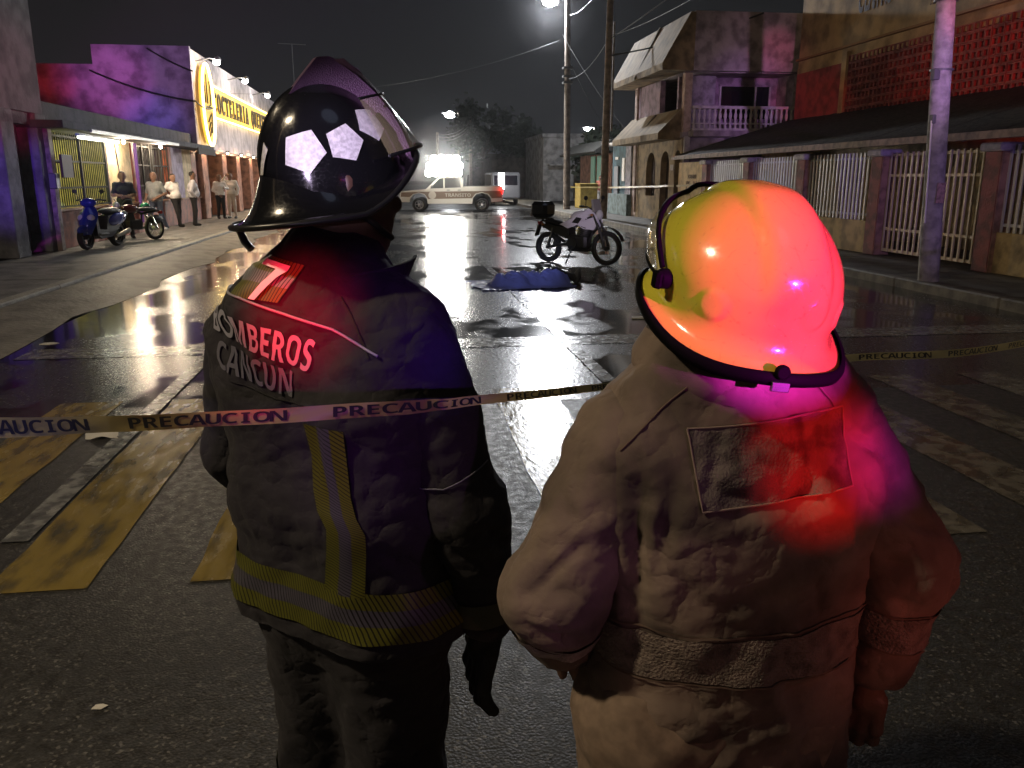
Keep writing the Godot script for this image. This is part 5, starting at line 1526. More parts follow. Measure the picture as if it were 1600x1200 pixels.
func covered_person():
	# sheet draped over a body: only the trouser ends and shoes show at the right
	var f := Field.new()
	f.k = 0.08
	f.bone(Vector3(-0.55, 0.09, 0.02), Vector3(-0.55, 0.09, 0.03), 0.07, 0.07)
	f.bone(Vector3(-0.35, 0.09, 0.13), Vector3(-0.33, 0.09, -0.14), 0.06, 0.06)
	f.bone(Vector3(-0.3, 0.09, 0), Vector3(0.1, 0.09, 0), 0.08, 0.08)
	f.bone(Vector3(0.1, 0.09, 0.09), Vector3(0.36, 0.21, 0.13), 0.07, 0.06, 1)
	f.bone(Vector3(0.36, 0.21, 0.13), Vector3(0.68, 0.10, 0.12), 0.07, 0.055, 1)
	f.bone(Vector3(0.1, 0.09, -0.09), Vector3(0.40, 0.09, -0.13), 0.07, 0.06, 1)
	f.bone(Vector3(0.40, 0.09, -0.13), Vector3(0.78, 0.09, -0.1), 0.07, 0.055, 1)
	for z in [0.12, -0.1]:
		var x := 0.72 if z > 0 else 0.82
		f.bone(Vector3(x, 0.07, z), Vector3(x + 0.02, 0.2, z * 1.15), 0.05, 0.042, 3)
	var p := thing("person", "person lying on the wet road under the blue sheet, only dark shoes showing", "person", Vector3(2.22, 0.0, -13.45), 0.12)
	split_figure(p, f, 0.018, {0: ["body", mat("skin_far", [0.22, 0.12, 0.08], 0.6)], 1: ["trousers", mat("far_dark_trousers", [0.014, 0.014, 0.017], 0.8)], 3: ["shoes", mat("worn_dark_shoe", [0.07, 0.075, 0.085], 0.6)]})
	var g := G.new()
	var n := FastNoiseLite.new()
	n.seed = 9
	n.frequency = 1.6
	var rows := []
	var NX := 56
	var NZ := 40
	for a in NX + 1:
		var row := PackedVector3Array()
		for b in NZ + 1:
			var u := float(a) / NX
			var v := float(b) / NZ
			var x := lerpf(-0.98, 0.58, u)
			var z := lerpf(-0.60, 0.62, v)
			x += 0.07 * sin(v * 9.0) + 0.05 * n.get_noise_2d(v * 3.0, 4.0) - 0.1 * absf(v - 0.5)
			z += 0.05 * sin(u * 11.0) * (v - 0.5)
			var h := 0.0
			for q in [[-0.5, 0.02, 0.27, 0.19], [-0.3, 0.14, 0.25, 0.2], [-0.3, -0.12, 0.25, 0.2], [0.0, 0.0, 0.27, 0.24], [0.24, 0.12, 0.32, 0.2], [0.36, 0.13, 0.34, 0.17], [0.3, -0.11, 0.22, 0.2], [0.48, 0.12, 0.25, 0.15], [-0.15, 0.02, 0.27, 0.22]]:
				var d: float = Vector2(x - q[0], z - q[1]).length() / (q[3] * 1.75)
				h = maxf(h, q[2] * (1.0 - smoothstep(0.0, 1.0, d)))
			h *= 0.68
			var fold := 0.045 * (0.5 - absf(n.get_noise_2d(x * 2.6 + z * 2.0, z * 0.9 - x))) * 2.0 + 0.014 * n.get_noise_2d(x * 7.0, z * 7.0)
			var edge := minf(minf(u, 1 - u), minf(v, 1 - v))
			row.append(Vector3(x, maxf(h + fold * (0.5 + smoothstep(0.0, 0.2, h)), 0.008) + 0.02 * (1.0 - smoothstep(0.0, 0.06, edge)) * absf(n.get_noise_2d(x * 6.0, z * 6.0)), z))
		rows.append(row)
	g.surf(rows, false, true)
	var o := obj("blue_sheet", g, mat("blue_sheet_cloth", [0.17, 0.20, 0.56], 0.4, 0, {"back": [0.2, 0.25, 0.6], "bump": "fine", "bs": 0.1, "s": 3.0, "rim": 0.3}))
	o.position = Vector3(2.22, 0.0, -13.45)
	o.rotation.y = 0.12
	tag(o, "rumpled blue sheet draped over a body lying on the wet road", "sheet")

func parked_bikes():
	var blue := mat("scooter_blue", [0.02, 0.035, 0.30], 0.2, 0.2, {"coat": 1.0})
	var dark := mat("scooter_dark", [0.02, 0.02, 0.025], 0.5)
	var chrome := mat("chrome", [0.6, 0.6, 0.6], 0.2, 1.0)
	var clear := mat("headlight_glass", [0.5, 0.5, 0.5], 0.1)
	# blue scooter: front towards us
	var s := thing("scooter", "glossy blue scooter parked facing the street before the lit barred window", "scooter", Vector3(-6.72, 0.145, -20.4), deg_to_rad(-103))
	wheel(s, Vector3(0.62, 0.27, 0), 0.27, 0.13, 0.17, 6)
	wheel(s, Vector3(-0.6, 0.27, 0), 0.27, 0.14, 0.17, 6)
	var ap := G.new()      # front apron, curved across
	var rows := []
	for k in 7:
		var y: float = [0.34, 0.46, 0.58, 0.70, 0.80, 0.88, 0.94][k]
		var x: float = [0.58, 0.55, 0.52, 0.46, 0.40, 0.36, 0.33][k]
		var w: float = [0.12, 0.18, 0.22, 0.24, 0.22, 0.17, 0.12][k]
		var row := PackedVector3Array()
		for j in 9:
			var t := (j - 4) / 4.0
			row.append(Vector3(x + 0.14 * (1 - t * t), y, -w * t))
		rows.append(row)
	ap.surf(rows)
	obj("front_apron", ap, blue, s)
	var fm := G.new()
	fm.ball(Vector3(0.63, 0.43, 0), Vector3(0.26, 0.13, 0.10), 14)
	obj("front_mudguard", fm, blue, s)
	for z in [-1.0, 1.0]:
		var gl := G.new()
		gl.ball(Vector3(0.53, 0.70, 0.12 * z), Vector3(0.06, 0.08, 0.09), 10, rot("y", -30 * z))
		obj("headlight", gl, clear, s)
		var gb := G.new()
		gb.tube([Vector3(0.36, 1.06, 0.05 * z), Vector3(0.30, 1.10, 0.2 * z), Vector3(0.24, 1.08, 0.36 * z)], 0.02, 8)
		obj("handlebar", gb, dark, s)
		var gm := G.new()
		gm.tube([Vector3(0.30, 1.1, 0.24 * z), Vector3(0.33, 1.24, 0.3 * z)], 0.008, 5)
		gm.ball(Vector3(0.33, 1.28, 0.32 * z), Vector3(0.025, 0.05, 0.07), 8)
		obj("mirror", gm, dark, s)
		var gf := G.new()
		gf.tube([Vector3(0.62, 0.27, 0.09 * z), Vector3(0.45, 0.72, 0.06 * z)], 0.025, 6)
		obj("fork_leg", gf, dark, s)
	var hd_ := G.new()
	hd_.ball(Vector3(0.38, 1.03, 0), Vector3(0.13, 0.11, 0.19), 14)
	obj("handlebar_cowl", hd_, blue, s)
	var body := G.new()
	body.prism(PackedVector2Array([Vector2(0.36, 0.30), Vector2(0.40, 0.9), Vector2(0.32, 0.9), Vector2(0.26, 0.44), Vector2(-0.02, 0.42), Vector2(-0.12, 0.72), Vector2(-0.85, 0.82), Vector2(-0.98, 0.74), Vector2(-0.62, 0.5), Vector2(-0.3, 0.26), Vector2(0.2, 0.22)]), -0.14, 0.14)
	obj("body", body, dark, s)
	for z in [-1.0, 1.0]:
		var g := G.new()
		g.ball(Vector3(-0.5, 0.64, 0.13 * z), Vector3(0.4, 0.15, 0.06), 14, rot("z", -8))
		obj("side_panel", g, blue, s)
	var seat := G.new()
	seat.ball(Vector3(-0.42, 0.83, 0), Vector3(0.42, 0.08, 0.15), 14)
	obj("seat", seat, mat("seat_vinyl", [0.04, 0.045, 0.05], 0.5), s)
	obox("floor_board", Vector3(0.12, 0.33, 0), Vector3(0.36, 0.05, 0.36), mat("scooter_grey", [0.25, 0.25, 0.24], 0.5, 0.2), s, 0.02)
	var gx := G.new()
	gx.tube([Vector3(-0.3, 0.25, -0.17), Vector3(-0.85, 0.36, -0.2)], [0.04, 0.06], 10)
	obj("exhaust", gx, mat("exhaust_steel", [0.3, 0.28, 0.24], 0.35, 0.7), s)
	# small motorcycle behind it, front to the left
	var m := thing("motorcycle", "small dark motorcycle with chrome forks parked behind the blue scooter", "motorcycle", Vector3(-6.58, 0.145, -22.5), deg_to_rad(-104 + 0))
	m.rotation.y = deg_to_rad(-122)
	wheel(m, Vector3(0.62, 0.3, 0), 0.3, 0.09, 0.235, 20, Vector3.BACK, mat("steel_rim", [0.5, 0.5, 0.5], 0.4, 0.7))
	wheel(m, Vector3(-0.62, 0.3, 0), 0.3, 0.11, 0.225, 20, Vector3.BACK, mat("steel_rim", [0, 0, 0]))
	for z in [-1.0, 1.0]:
		var g := G.new()
		g.tube([Vector3(0.62, 0.3, 0.08 * z), Vector3(0.40, 0.92, 0.08 * z)], 0.02, 8)
		obj("fork_leg", g, chrome, m)
		var gb := G.new()
		gb.tube([Vector3(0.38, 0.94, 0.06 * z), Vector3(0.36, 1.04, 0.2 * z), Vector3(0.24, 1.04, 0.36 * z)], 0.014, 6)
		obj("handlebar", gb, dark, m)
		var gs := G.new()
		gs.tube([Vector3(-0.62, 0.3, 0.1 * z), Vector3(-0.45, 0.68, 0.1 * z)], 0.03, 8)
		obj("shock", gs, chrome, m)
		var gi := G.new()
		gi.ball(Vector3(0.48, 0.86, 0.17 * z), Vector3(0.03, 0.03, 0.04), 8)
		obj("turn_signal", gi, mat("red_amber_lens", [0.5, 0.05, 0.02], 0.3, 0, {"e": 0.8, "ec": [1, 0.06, 0.03]}) if z > 0 else mat("amber_lens", [0.3, 0.12, 0.02], 0.3), m)
	var gt := G.new()
	gt.ball(Vector3(0.14, 0.80, 0), Vector3(0.30, 0.13, 0.13), 14)
	obj("tank", gt, mat("tank_maroon", [0.10, 0.015, 0.02], 0.25, 0, {"coat": 0.6}), m)
	var gse := G.new()
	gse.ball(Vector3(-0.4, 0.79, 0), Vector3(0.36, 0.06, 0.12), 12)
	obj("seat", gse, mat("seat_vinyl", [0, 0, 0]), m)
	var ge := G.new()
	ge.box(Vector3(0.02, 0.42, 0), Vector3(0.4, 0.26, 0.24), Basis(), 0.04)
	ge.box(Vector3(0.14, 0.6, 0), Vector3(0.18, 0.2, 0.2), rot("z", -15), 0.02)
	obj("engine", ge, mat("engine_metal", [0, 0, 0]), m)
	var gf := G.new()
	gf.tube([Vector3(0.40, 0.9, 0), Vector3(0.28, 0.3, 0), Vector3(-0.2, 0.3, 0), Vector3(-0.25, 0.7, 0), Vector3(0.36, 0.84, 0)], 0.025, 6)
	gf.tube([Vector3(-0.2, 0.68, 0), Vector3(-0.8, 0.74, 0)], 0.03, 6)
	obj("frame", gf, dark, m)
	var gh := G.new()
	gh.ball(Vector3(0.5, 0.9, 0), Vector3(0.07, 0.1, 0.1), 12)
	obj("headlight", gh, clear, m)
	var gfe := G.new()
	gfe.ball(Vector3(-0.66, 0.52, 0), Vector3(0.28, 0.12, 0.08), 12)
	gfe.ball(Vector3(0.62, 0.5, 0), Vector3(0.22, 0.12, 0.06), 12)
	obj("mudguard", gfe, dark, m)
	obox("tail_light", Vector3(-0.86, 0.7, 0), Vector3(0.06, 0.08, 0.12), mat("red_lens", [0.25, 0.01, 0.01], 0.2), m, 0.01)
	var gx2 := G.new()
	gx2.tube([Vector3(0.2, 0.35, 0.12), Vector3(-0.3, 0.3, 0.15), Vector3(-0.8, 0.36, 0.16)], [0.02, 0.035, 0.045], 8)
	obj("exhaust", gx2, chrome, m)
	var he := thing("crash_helmet", "green crash helmet hung on the rear of the small dark motorcycle", "helmet", Vector3(-6.52, 0.98, -23.35))
	var gc := G.new()
	gc.ball(Vector3.ZERO, Vector3(0.13, 0.12, 0.15), 14)
	obj("shell", gc, mat("helmet_green", [0.03, 0.28, 0.14], 0.2, 0, {"coat": 0.8}), he)
	var gv := G.new()
	gv.ball(Vector3(0.03, -0.01, 0.04), Vector3(0.115, 0.06, 0.125), 12)
	obj("visor", gv, mat("dark_pane", [0, 0, 0]), he)

# ---------------------------------------------------------------- bodies: tapered capsules joined by a smooth minimum, meshed as surface nets
class Field:
	var a := PackedVector3Array()
	var b := PackedVector3Array()
	var ra := PackedFloat32Array()
	var rb := PackedFloat32Array()
	var tg := PackedInt32Array()
	var il := PackedFloat32Array()
	var k := 0.05
	var use := PackedInt32Array()
	var all := PackedInt32Array()

	func bone(p: Vector3, q: Vector3, r: float, s: float, t := 0):
		a.append(p)
		b.append(q - p)
		ra.append(r)
		rb.append(s)
		tg.append(t)
		il.append(1.0 / maxf((q - p).length_squared(), 1e-9))
		all.append(a.size() - 1)
		use = all

	func one(i: int, p: Vector3) -> float:
		var pa := p - a[i]
		var h := clampf(pa.dot(b[i]) * il[i], 0.0, 1.0)
		return (pa - b[i] * h).length() - ra[i] - (rb[i] - ra[i]) * h

	func at(p: Vector3) -> float:
		var d := 1e3
		for i in use:
			var pa := p - a[i]
			var h := clampf(pa.dot(b[i]) * il[i], 0.0, 1.0)
			var e := (pa - b[i] * h).length() - ra[i] - (rb[i] - ra[i]) * h
			var m := k - absf(d - e)
			d = minf(d, e)
			if m > 0.0: d -= m * m * 0.25 / k
		return d

	func near(p: Vector3) -> int:
		var d := 1e3
		var w := 0
		for i in all:
			var e := one(i, p)
			if e < d:
				d = e
				w = tg[i]
		return w

	func grad(p: Vector3) -> Vector3:
		var e := 0.002
		return Vector3(at(p + Vector3(e, 0, 0)) - at(p - Vector3(e, 0, 0)), at(p + Vector3(0, e, 0)) - at(p - Vector3(0, e, 0)), at(p + Vector3(0, 0, e)) - at(p - Vector3(0, 0, e))).normalized()

	func trace(p: Vector3, dir: Vector3, far := 1.5) -> Vector3:
		var t := 0.0
		for s in 60:
			var d := at(p + dir * t)
			if d < 0.0006: break
			t += d * 0.9
			if t > far: break
		return p + dir * t

	# [vertices, triangle indices]
	func net(h: float) -> Array:
		var lo := Vector3(1e3, 1e3, 1e3)
		var hi := -lo
		for i in all:
			var r := Vector3.ONE * (maxf(ra[i], rb[i]) + k * 0.3 + h * 2)
			lo = lo.min(a[i] - r).min(a[i] + b[i] - r)
			hi = hi.max(a[i] + r).max(a[i] + b[i] + r)
		var B := 4
		var bn := Vector3i(((hi - lo) / (h * B)).ceil()) + Vector3i.ONE
		var N := bn * B + Vector3i.ONE
		var sy := N.x
		var sz := N.x * N.y
		var val := PackedFloat32Array()
		val.resize(N.x * N.y * N.z)
		val.fill(99.0)
		var hd := h * B * 0.866
		var blocks := []
		for bz in bn.z:
			for by in bn.y:
				for bx in bn.x:
					var c := lo + Vector3(bx + 0.5, by + 0.5, bz + 0.5) * h * B
					var dm := 1e3
					var ds := []
					for i in all:
						var e := one(i, c)
						ds.append(e)
						dm = minf(dm, e)
					if dm > hd + k * 0.5 or dm < -hd - k * 0.5: continue
					var u := PackedInt32Array()
					for i in all:
						if ds[i] < dm + 2.0 * hd + k: u.append(i)
					use = u
					var pos := false
					var neg := false
					for z in B + 1:
						for y in B + 1:
							var q := (bz * B + z) * sz + (by * B + y) * sy + bx * B
							for x in B + 1:
								var w := val[q + x]
								if w > 90.0:
									w = at(lo + Vector3(bx * B + x, by * B + y, bz * B + z) * h)
									val[q + x] = w
								if w < 0.0: neg = true
								else: pos = true
					if pos and neg: blocks.append(Vector3i(bx, by, bz))
		use = all
		var vi := {}
		var V := PackedVector3Array()
		var off := [0, 1, sy, sy + 1, sz, sz + 1, sz + sy, sz + sy + 1]
		var cell := PackedInt32Array()
		for bl in blocks:
			for z in B:
				for y in B:
					for x in B:
						var cx: int = bl.x * B + x
						var cy: int = bl.y * B + y
						var cz: int = bl.z * B + z
						var q := cz * sz + cy * sy + cx
						var mask := 0
						for o in 8:
							if val[q + off[o]] < 0.0: mask |= 1 << o
						if mask == 0 or mask == 255: continue
						var s := Vector3.ZERO
						var n := 0
						for o in 8:
							for ax in 3:
								if o & (1 << ax): continue
								var o2 := o | (1 << ax)
								var v0 := val[q + off[o]]
								var v1 := val[q + off[o2]]
								if (v0 < 0.0) == (v1 < 0.0): continue
								var p := Vector3(o & 1, (o >> 1) & 1, (o >> 2) & 1)
								p[ax] += v0 / (v0 - v1)
								s += p
								n += 1
						vi[q] = V.size()
						V.append(lo + (Vector3(cx, cy, cz) + s / n) * h)
						cell.append(q)
		var I := PackedInt32Array()
		var st := [1, sy, sz]
		for q in cell:
			var v0 := val[q]
			for ax in 3:
				var v1 := val[q + st[ax]]
				if (v0 < 0.0) == (v1 < 0.0): continue
				var u1: int = st[(ax + 1) % 3]
				var u2: int = st[(ax + 2) % 3]
				if not (vi.has(q - u1) and vi.has(q - u2) and vi.has(q - u1 - u2)): continue
				var A: int = vi[q]
				var Bv: int = vi[q - u1]
				var C: int = vi[q - u1 - u2]
				var D: int = vi[q - u2]
				# clockwise seen from outside
				if v0 < 0.0: I.append_array([A, C, Bv, A, D, C])
				else: I.append_array([A, Bv, C, A, C, D])
		return [V, I]

func add_net(g: G, r: Array):
	var k := g.v.size()
	for p in r[0]: g.put(p)
	var first := g.i.size()
	for x in r[1]: g.i.append(k + x)
	g.smooth(first)

func split_figure(parent: Node3D, f: Field, h: float, looks: Dictionary):
	var r := f.net(h)
	var V: PackedVector3Array = r[0]
	var I: PackedInt32Array = r[1]
	var tags := PackedInt32Array()
	for p in V: tags.append(f.near(p))
	var whole := G.new()
	add_net(whole, r)
	for t in looks:
		var g := G.new()
		var m := {}
		for q in range(0, I.size(), 3):
			var c := [tags[I[q]], tags[I[q + 1]], tags[I[q + 2]]]
			var w: int = c[0] if c[0] == c[1] or c[0] == c[2] else c[1]
			if w != t: continue
			for e in 3:
				var x := I[q + e]
				if not m.has(x):
					m[x] = g.v.size()
					g.put(whole.v[x], whole.n[x])
				g.i.append(m[x])
		if g.i.size(): obj(looks[t][0], g, looks[t][1], parent)

func finger_hand(g: G, at: Transform3D, s := 1.0):   # palm down -y, thumb towards +x, palm facing -z
	g.ball(at * Vector3(0, -0.045, 0) , Vector3(0.042, 0.052, 0.018) * s, 10, at.basis)
	var fs := [[-0.032, 0.055, 0.3], [-0.011, 0.07, 0.25], [0.011, 0.075, 0.25], [0.032, 0.068, 0.3]]
	for q in fs:
		var b := Vector3(q[0], -0.085, 0)
		var m := b + Vector3(q[0] * 0.15, -q[1] * 0.55, -0.012)
		var e := m + Vector3(0, -q[1] * 0.45, -0.03)
		g.tube([at * b, at * m, at * e], [0.0095 * s, 0.0085 * s, 0.0065 * s], 6)
	g.tube([at * Vector3(0.035, -0.03, 0), at * Vector3(0.062, -0.06, -0.015), at * Vector3(0.06, -0.09, -0.03)], [0.012 * s, 0.01 * s, 0.008 * s], 6)

# a standing figure facing -z; x is its right
func figure(label: String, at: Vector3, turn: float, o := {}, group := "") -> Node3D:
	var p := thing("person", label, "person", at, turn, group)
	var f := Field.new()
	f.k = 0.045
	var H: float = o.get("h", 1.0)
	var fat: float = o.get("fat", 1.0)
	var J := {
		"hip": Vector3(0, 0.93, 0), "chest": Vector3(0, 1.26, 0), "neck": Vector3(0, 1.46, 0), "head": Vector3(0, 1.60, -0.02),
		"sr": Vector3(0.18, 1.40, 0), "er": Vector3(0.25, 1.12, 0.03), "hr": Vector3(0.24, 0.88, -0.06),
		"sl": Vector3(-0.18, 1.40, 0), "el": Vector3(-0.25, 1.12, 0.03), "hl": Vector3(-0.24, 0.88, -0.06),
		"kr": Vector3(0.10, 0.5, -0.02), "fr": Vector3(0.12, 0.09, 0.02), "kl": Vector3(-0.10, 0.5, -0.02), "fl": Vector3(-0.12, 0.09, 0.02)}
	for q in o.get("j", {}): J[q] = o.j[q]
	for q in J: J[q] = J[q] * H
	# 0 skin, 1 shirt, 2 trousers, 3 shoes, 4 hair
	var hd0: Vector3 = J.head
	var fwd: Vector3 = o.get("look", Vector3(0, 0, -1)).normalized()
	var side := fwd.cross(Vector3.UP).normalized()
	f.bone(hd0 + Vector3(0, 0.03, 0), hd0 + fwd * 0.02 + Vector3(0, 0.045, 0), 0.088, 0.085, 0)
	f.bone(hd0 + fwd * 0.035 - Vector3(0, 0.05, 0), hd0 + fwd * 0.045 - Vector3(0, 0.07, 0), 0.055, 0.045, 0)
	f.bone(hd0 + fwd * 0.10 + Vector3(0, 0.0, 0), hd0 + fwd * 0.112 - Vector3(0, 0.02, 0), 0.012, 0.014, 0)
	for s in [-1.0, 1.0]: f.bone(hd0 + side * 0.088 * s + Vector3(0, 0.01, 0), hd0 + side * 0.09 * s - Vector3(0, 0.025, 0), 0.018, 0.014, 0)
	f.bone(hd0 + Vector3(0, 0.055, 0) - fwd * 0.02, hd0 + Vector3(0, 0.075, 0) + fwd * 0.015, 0.089, 0.072, 0 if o.get("bald", false) else 4)
	f.bone(J.neck - Vector3(0, 0.02, 0), hd0 - Vector3(0, 0.05, 0), 0.058, 0.055, 0)
	f.bone(J.sl, J.sr, 0.075, 0.075, 1)
	f.bone(J.chest + Vector3(-0.085, 0, 0), J.chest + Vector3(0.085, 0, 0), 0.125 * fat, 0.125 * fat, 1)
	f.bone(J.chest, J.hip + Vector3(0, 0.12, -0.03 * (fat - 1) * 10), 0.12 * fat, 0.135 * fat, 1)
	f.bone(J.hip + Vector3(-0.07, 0.08, 0), J.hip + Vector3(0.07, 0.08, 0), 0.125 * fat, 0.125 * fat, 1)
	f.bone(J.hip + Vector3(-0.07, -0.03, 0), J.hip + Vector3(0.07, -0.03, 0), 0.118, 0.118, 2)
	for s in [["sr", "er", "hr"], ["sl", "el", "hl"]]:
		var mid: Vector3 = J[s[0]].lerp(J[s[1]], 0.75 if not o.get("long", false) else 1.0)
		f.bone(J[s[0]], mid, 0.062, 0.058, 1)
		if o.get("long", false): f.bone(J[s[1]], J[s[1]].lerp(J[s[2]], 0.9), 0.055, 0.04, 1)
		else:
			f.bone(mid, J[s[1]], 0.045, 0.042, 0)
			f.bone(J[s[1]], J[s[2]], 0.04, 0.028, 0)
	var hx := 0.085
	for s in [["kr", "fr", 1.0], ["kl", "fl", -1.0]]:
		f.bone(J.hip + Vector3(hx * s[2], -0.05, 0), J[s[0]], 0.095, 0.068, 2)
		f.bone(J[s[0]], J[s[1]], 0.066, 0.055, 2)
		f.bone(J[s[1]] + Vector3(0, -0.045, 0.02), J[s[1]] + Vector3(0.01 * s[2], -0.05, -0.15), 0.042, 0.038, 3)
	var skin := mat(o.get("skin", "skin_brown"), o.get("skinc", [0.24, 0.13, 0.085]), 0.6)
	split_figure(p, f, 0.02, {0: ["body", skin], 4: ["hair", mat("dark_hair", [0.012, 0.01, 0.009], 0.7)], 1: ["shirt", mat(o.shirt[0], o.shirt[1], 0.8, 0, {"bump": "soft", "bs": 1.2, "s": 3.0})], 2: ["trousers", mat(o.trousers[0], o.trousers[1], 0.85)], 3: ["shoes", mat(o.shoes[0], o.shoes[1], 0.5)]})
	var body: Node = p.get_node("body")
	for s in [["er", "hr", 1.0], ["el", "hl", -1.0]]:
		var d: Vector3 = (J[s[1]] - J[s[0]]).normalized()
		var x := d.cross(Vector3(0, 0, 1)).normalized()
		var g := G.new()
		finger_hand(g, Transform3D(Basis(x * s[2], -d, (x * s[2]).cross(-d)), J[s[1]]))
		obj("hand", g, skin, body)
	var ge := G.new()
	for s in [-1.0, 1.0]: ge.ball(hd0 + fwd * 0.094 + side * 0.034 * s + Vector3(0, 0.022, 0), Vector3(0.012, 0.008, 0.012), 6)
	obj("eyes", ge, mat("eye_dark", [0.02, 0.015, 0.012], 0.3), body)
	return p

func bystanders():
	var blackt := ["black_trousers", [0.016, 0.015, 0.017]]
	var blacks := ["black_shoes", [0.015, 0.014, 0.014]]
	var whites := ["white_shirt", [0.72, 0.70, 0.70]]
	figure("man in dark t-shirt with folded arms standing behind the blue scooter", Vector3(-7.1, 0.145, -23.6), deg_to_rad(-155), {"shirt": ["dark_tee", [0.02, 0.022, 0.025]], "trousers": blackt, "shoes": blacks,
		"j": {"er": Vector3(0.27, 1.14, -0.04), "hr": Vector3(-0.02, 1.10, -0.22), "el": Vector3(-0.27, 1.14, -0.04), "hl": Vector3(0.02, 1.08, -0.24)}})
	figure("stocky bald man in grey t-shirt and white trainers walking past the small motorcycle", Vector3(-7.05, 0.145, -26.4), deg_to_rad(165), {"fat": 1.22, "bald": true, "skinc": [0.30, 0.17, 0.12], "skin": "skin_light", "shirt": ["grey_tee", [0.30, 0.32, 0.33]], "trousers": ["blue_jeans", [0.06, 0.075, 0.12]], "shoes": ["white_trainers", [0.7, 0.7, 0.68]],
		"j": {"er": Vector3(0.30, 1.12, 0.05), "hr": Vector3(0.26, 0.92, -0.12), "el": Vector3(-0.31, 1.13, 0.05), "hl": Vector3(-0.12, 0.98, -0.22), "kr": Vector3(0.12, 0.52, -0.16), "fr": Vector3(0.14, 0.09, -0.22), "kl": Vector3(-0.1, 0.5, 0.06), "fl": Vector3(-0.12, 0.13, 0.26)}})
	figure("man in white shirt leaning back with a hand on his hip beside the lilac wall", Vector3(-7.2, 0.145, -29.3), deg_to_rad(-120), {"long": true, "shirt": whites, "trousers": blackt, "shoes": blacks, "fat": 1.05,
		"j": {"hip": Vector3(0, 0.92, -0.02), "chest": Vector3(0, 1.24, 0.05), "neck": Vector3(0, 1.43, 0.08), "head": Vector3(0, 1.57, 0.05), "sr": Vector3(0.18, 1.38, 0.08), "sl": Vector3(-0.18, 1.38, 0.08), "er": Vector3(0.32, 1.14, 0.22), "hr": Vector3(0.19, 0.98, 0.08), "el": Vector3(-0.26, 1.12, 0.16), "hl": Vector3(-0.2, 0.95, -0.02), "kr": Vector3(0.1, 0.5, -0.14), "fr": Vector3(0.12, 0.09, -0.22)}})
	figure("heavier man in white shirt and black trousers standing side on before the ochre corner", Vector3(-6.72, 0.145, -29.75), deg_to_rad(-70), {"long": true, "fat": 1.2, "h": 1.03, "shirt": ["pale_grey_shirt", [0.60, 0.58, 0.62]], "trousers": blackt, "shoes": blacks,
		"j": {"er": Vector3(0.28, 1.12, 0.1), "hr": Vector3(0.22, 0.95, -0.05), "el": Vector3(-0.28, 1.12, 0.1), "hl": Vector3(-0.2, 0.98, -0.1)}})
	figure("man in bright white shirt with a hand in front of him beside the restaurant column", Vector3(-6.86, 0.145, -34.9), deg_to_rad(-150), {"long": true, "shirt": ["bright_white_shirt", [0.78, 0.74, 0.70]], "trousers": blackt, "shoes": blacks, "h": 0.98,
		"j": {"er": Vector3(0.27, 1.14, 0.02), "hr": Vector3(0.1, 0.95, -0.2), "el": Vector3(-0.3, 1.2, -0.05), "hl": Vector3(-0.1, 1.22, -0.24)}})
	figure("man in white shirt and pale trousers raising a hand to his head", Vector3(-6.50, 0.145, -35.3), deg_to_rad(170), {"long": true, "shirt": ["bright_white_shirt", [0, 0, 0]], "trousers": ["cream_trousers", [0.6, 0.5, 0.42]], "shoes": blacks, "h": 1.02,
		"j": {"er": Vector3(0.33, 1.42, -0.06), "hr": Vector3(0.14, 1.62, -0.1), "el": Vector3(-0.27, 1.14, 0.04)}})
	figure("person in a rust red top standing by the turquoise doors behind the motorcycle", Vector3(11.3, 0.12, -45.6), deg_to_rad(140), {"long": true, "shirt": ["rust_shirt", [0.26, 0.08, 0.05]], "trousers": ["pale_trousers", [0.4, 0.38, 0.36]], "shoes": blacks, "h": 1.0, "j": {"hl": Vector3(-0.05, 1.1, -0.22)}})
	figure("person in dark cap seated inside behind the bars of the lit window", Vector3(-8.35, 0.0, -21.0), deg_to_rad(-120), {"shirt": ["dark_tee", [0, 0, 0]], "trousers": blackt, "shoes": blacks, "h": 0.86})

var fold_noise := FastNoiseLite.new()

func folds(p: Vector3, amp: float, o: Vector3) -> float:
	var a := fold_noise.get_noise_3d(p.x * 9.0 + p.y * 5.0 + o.x, p.y * 3.2 + o.y, p.z * 9.0 + o.z)
	var b := fold_noise.get_noise_3d(p.x * 6.0 + 40.0, p.y * 15.0 - p.x * 5.0, p.z * 6.0 + o.z)
	var c := fold_noise.get_noise_3d(p.x * 30.0, p.y * 30.0, p.z * 30.0 + 9.0)
	return amp * ((1.0 - 2.2 * absf(a)) * 0.9 + (1.0 - 2.4 * absf(b)) * 0.55 + c * 0.22 - 0.8)

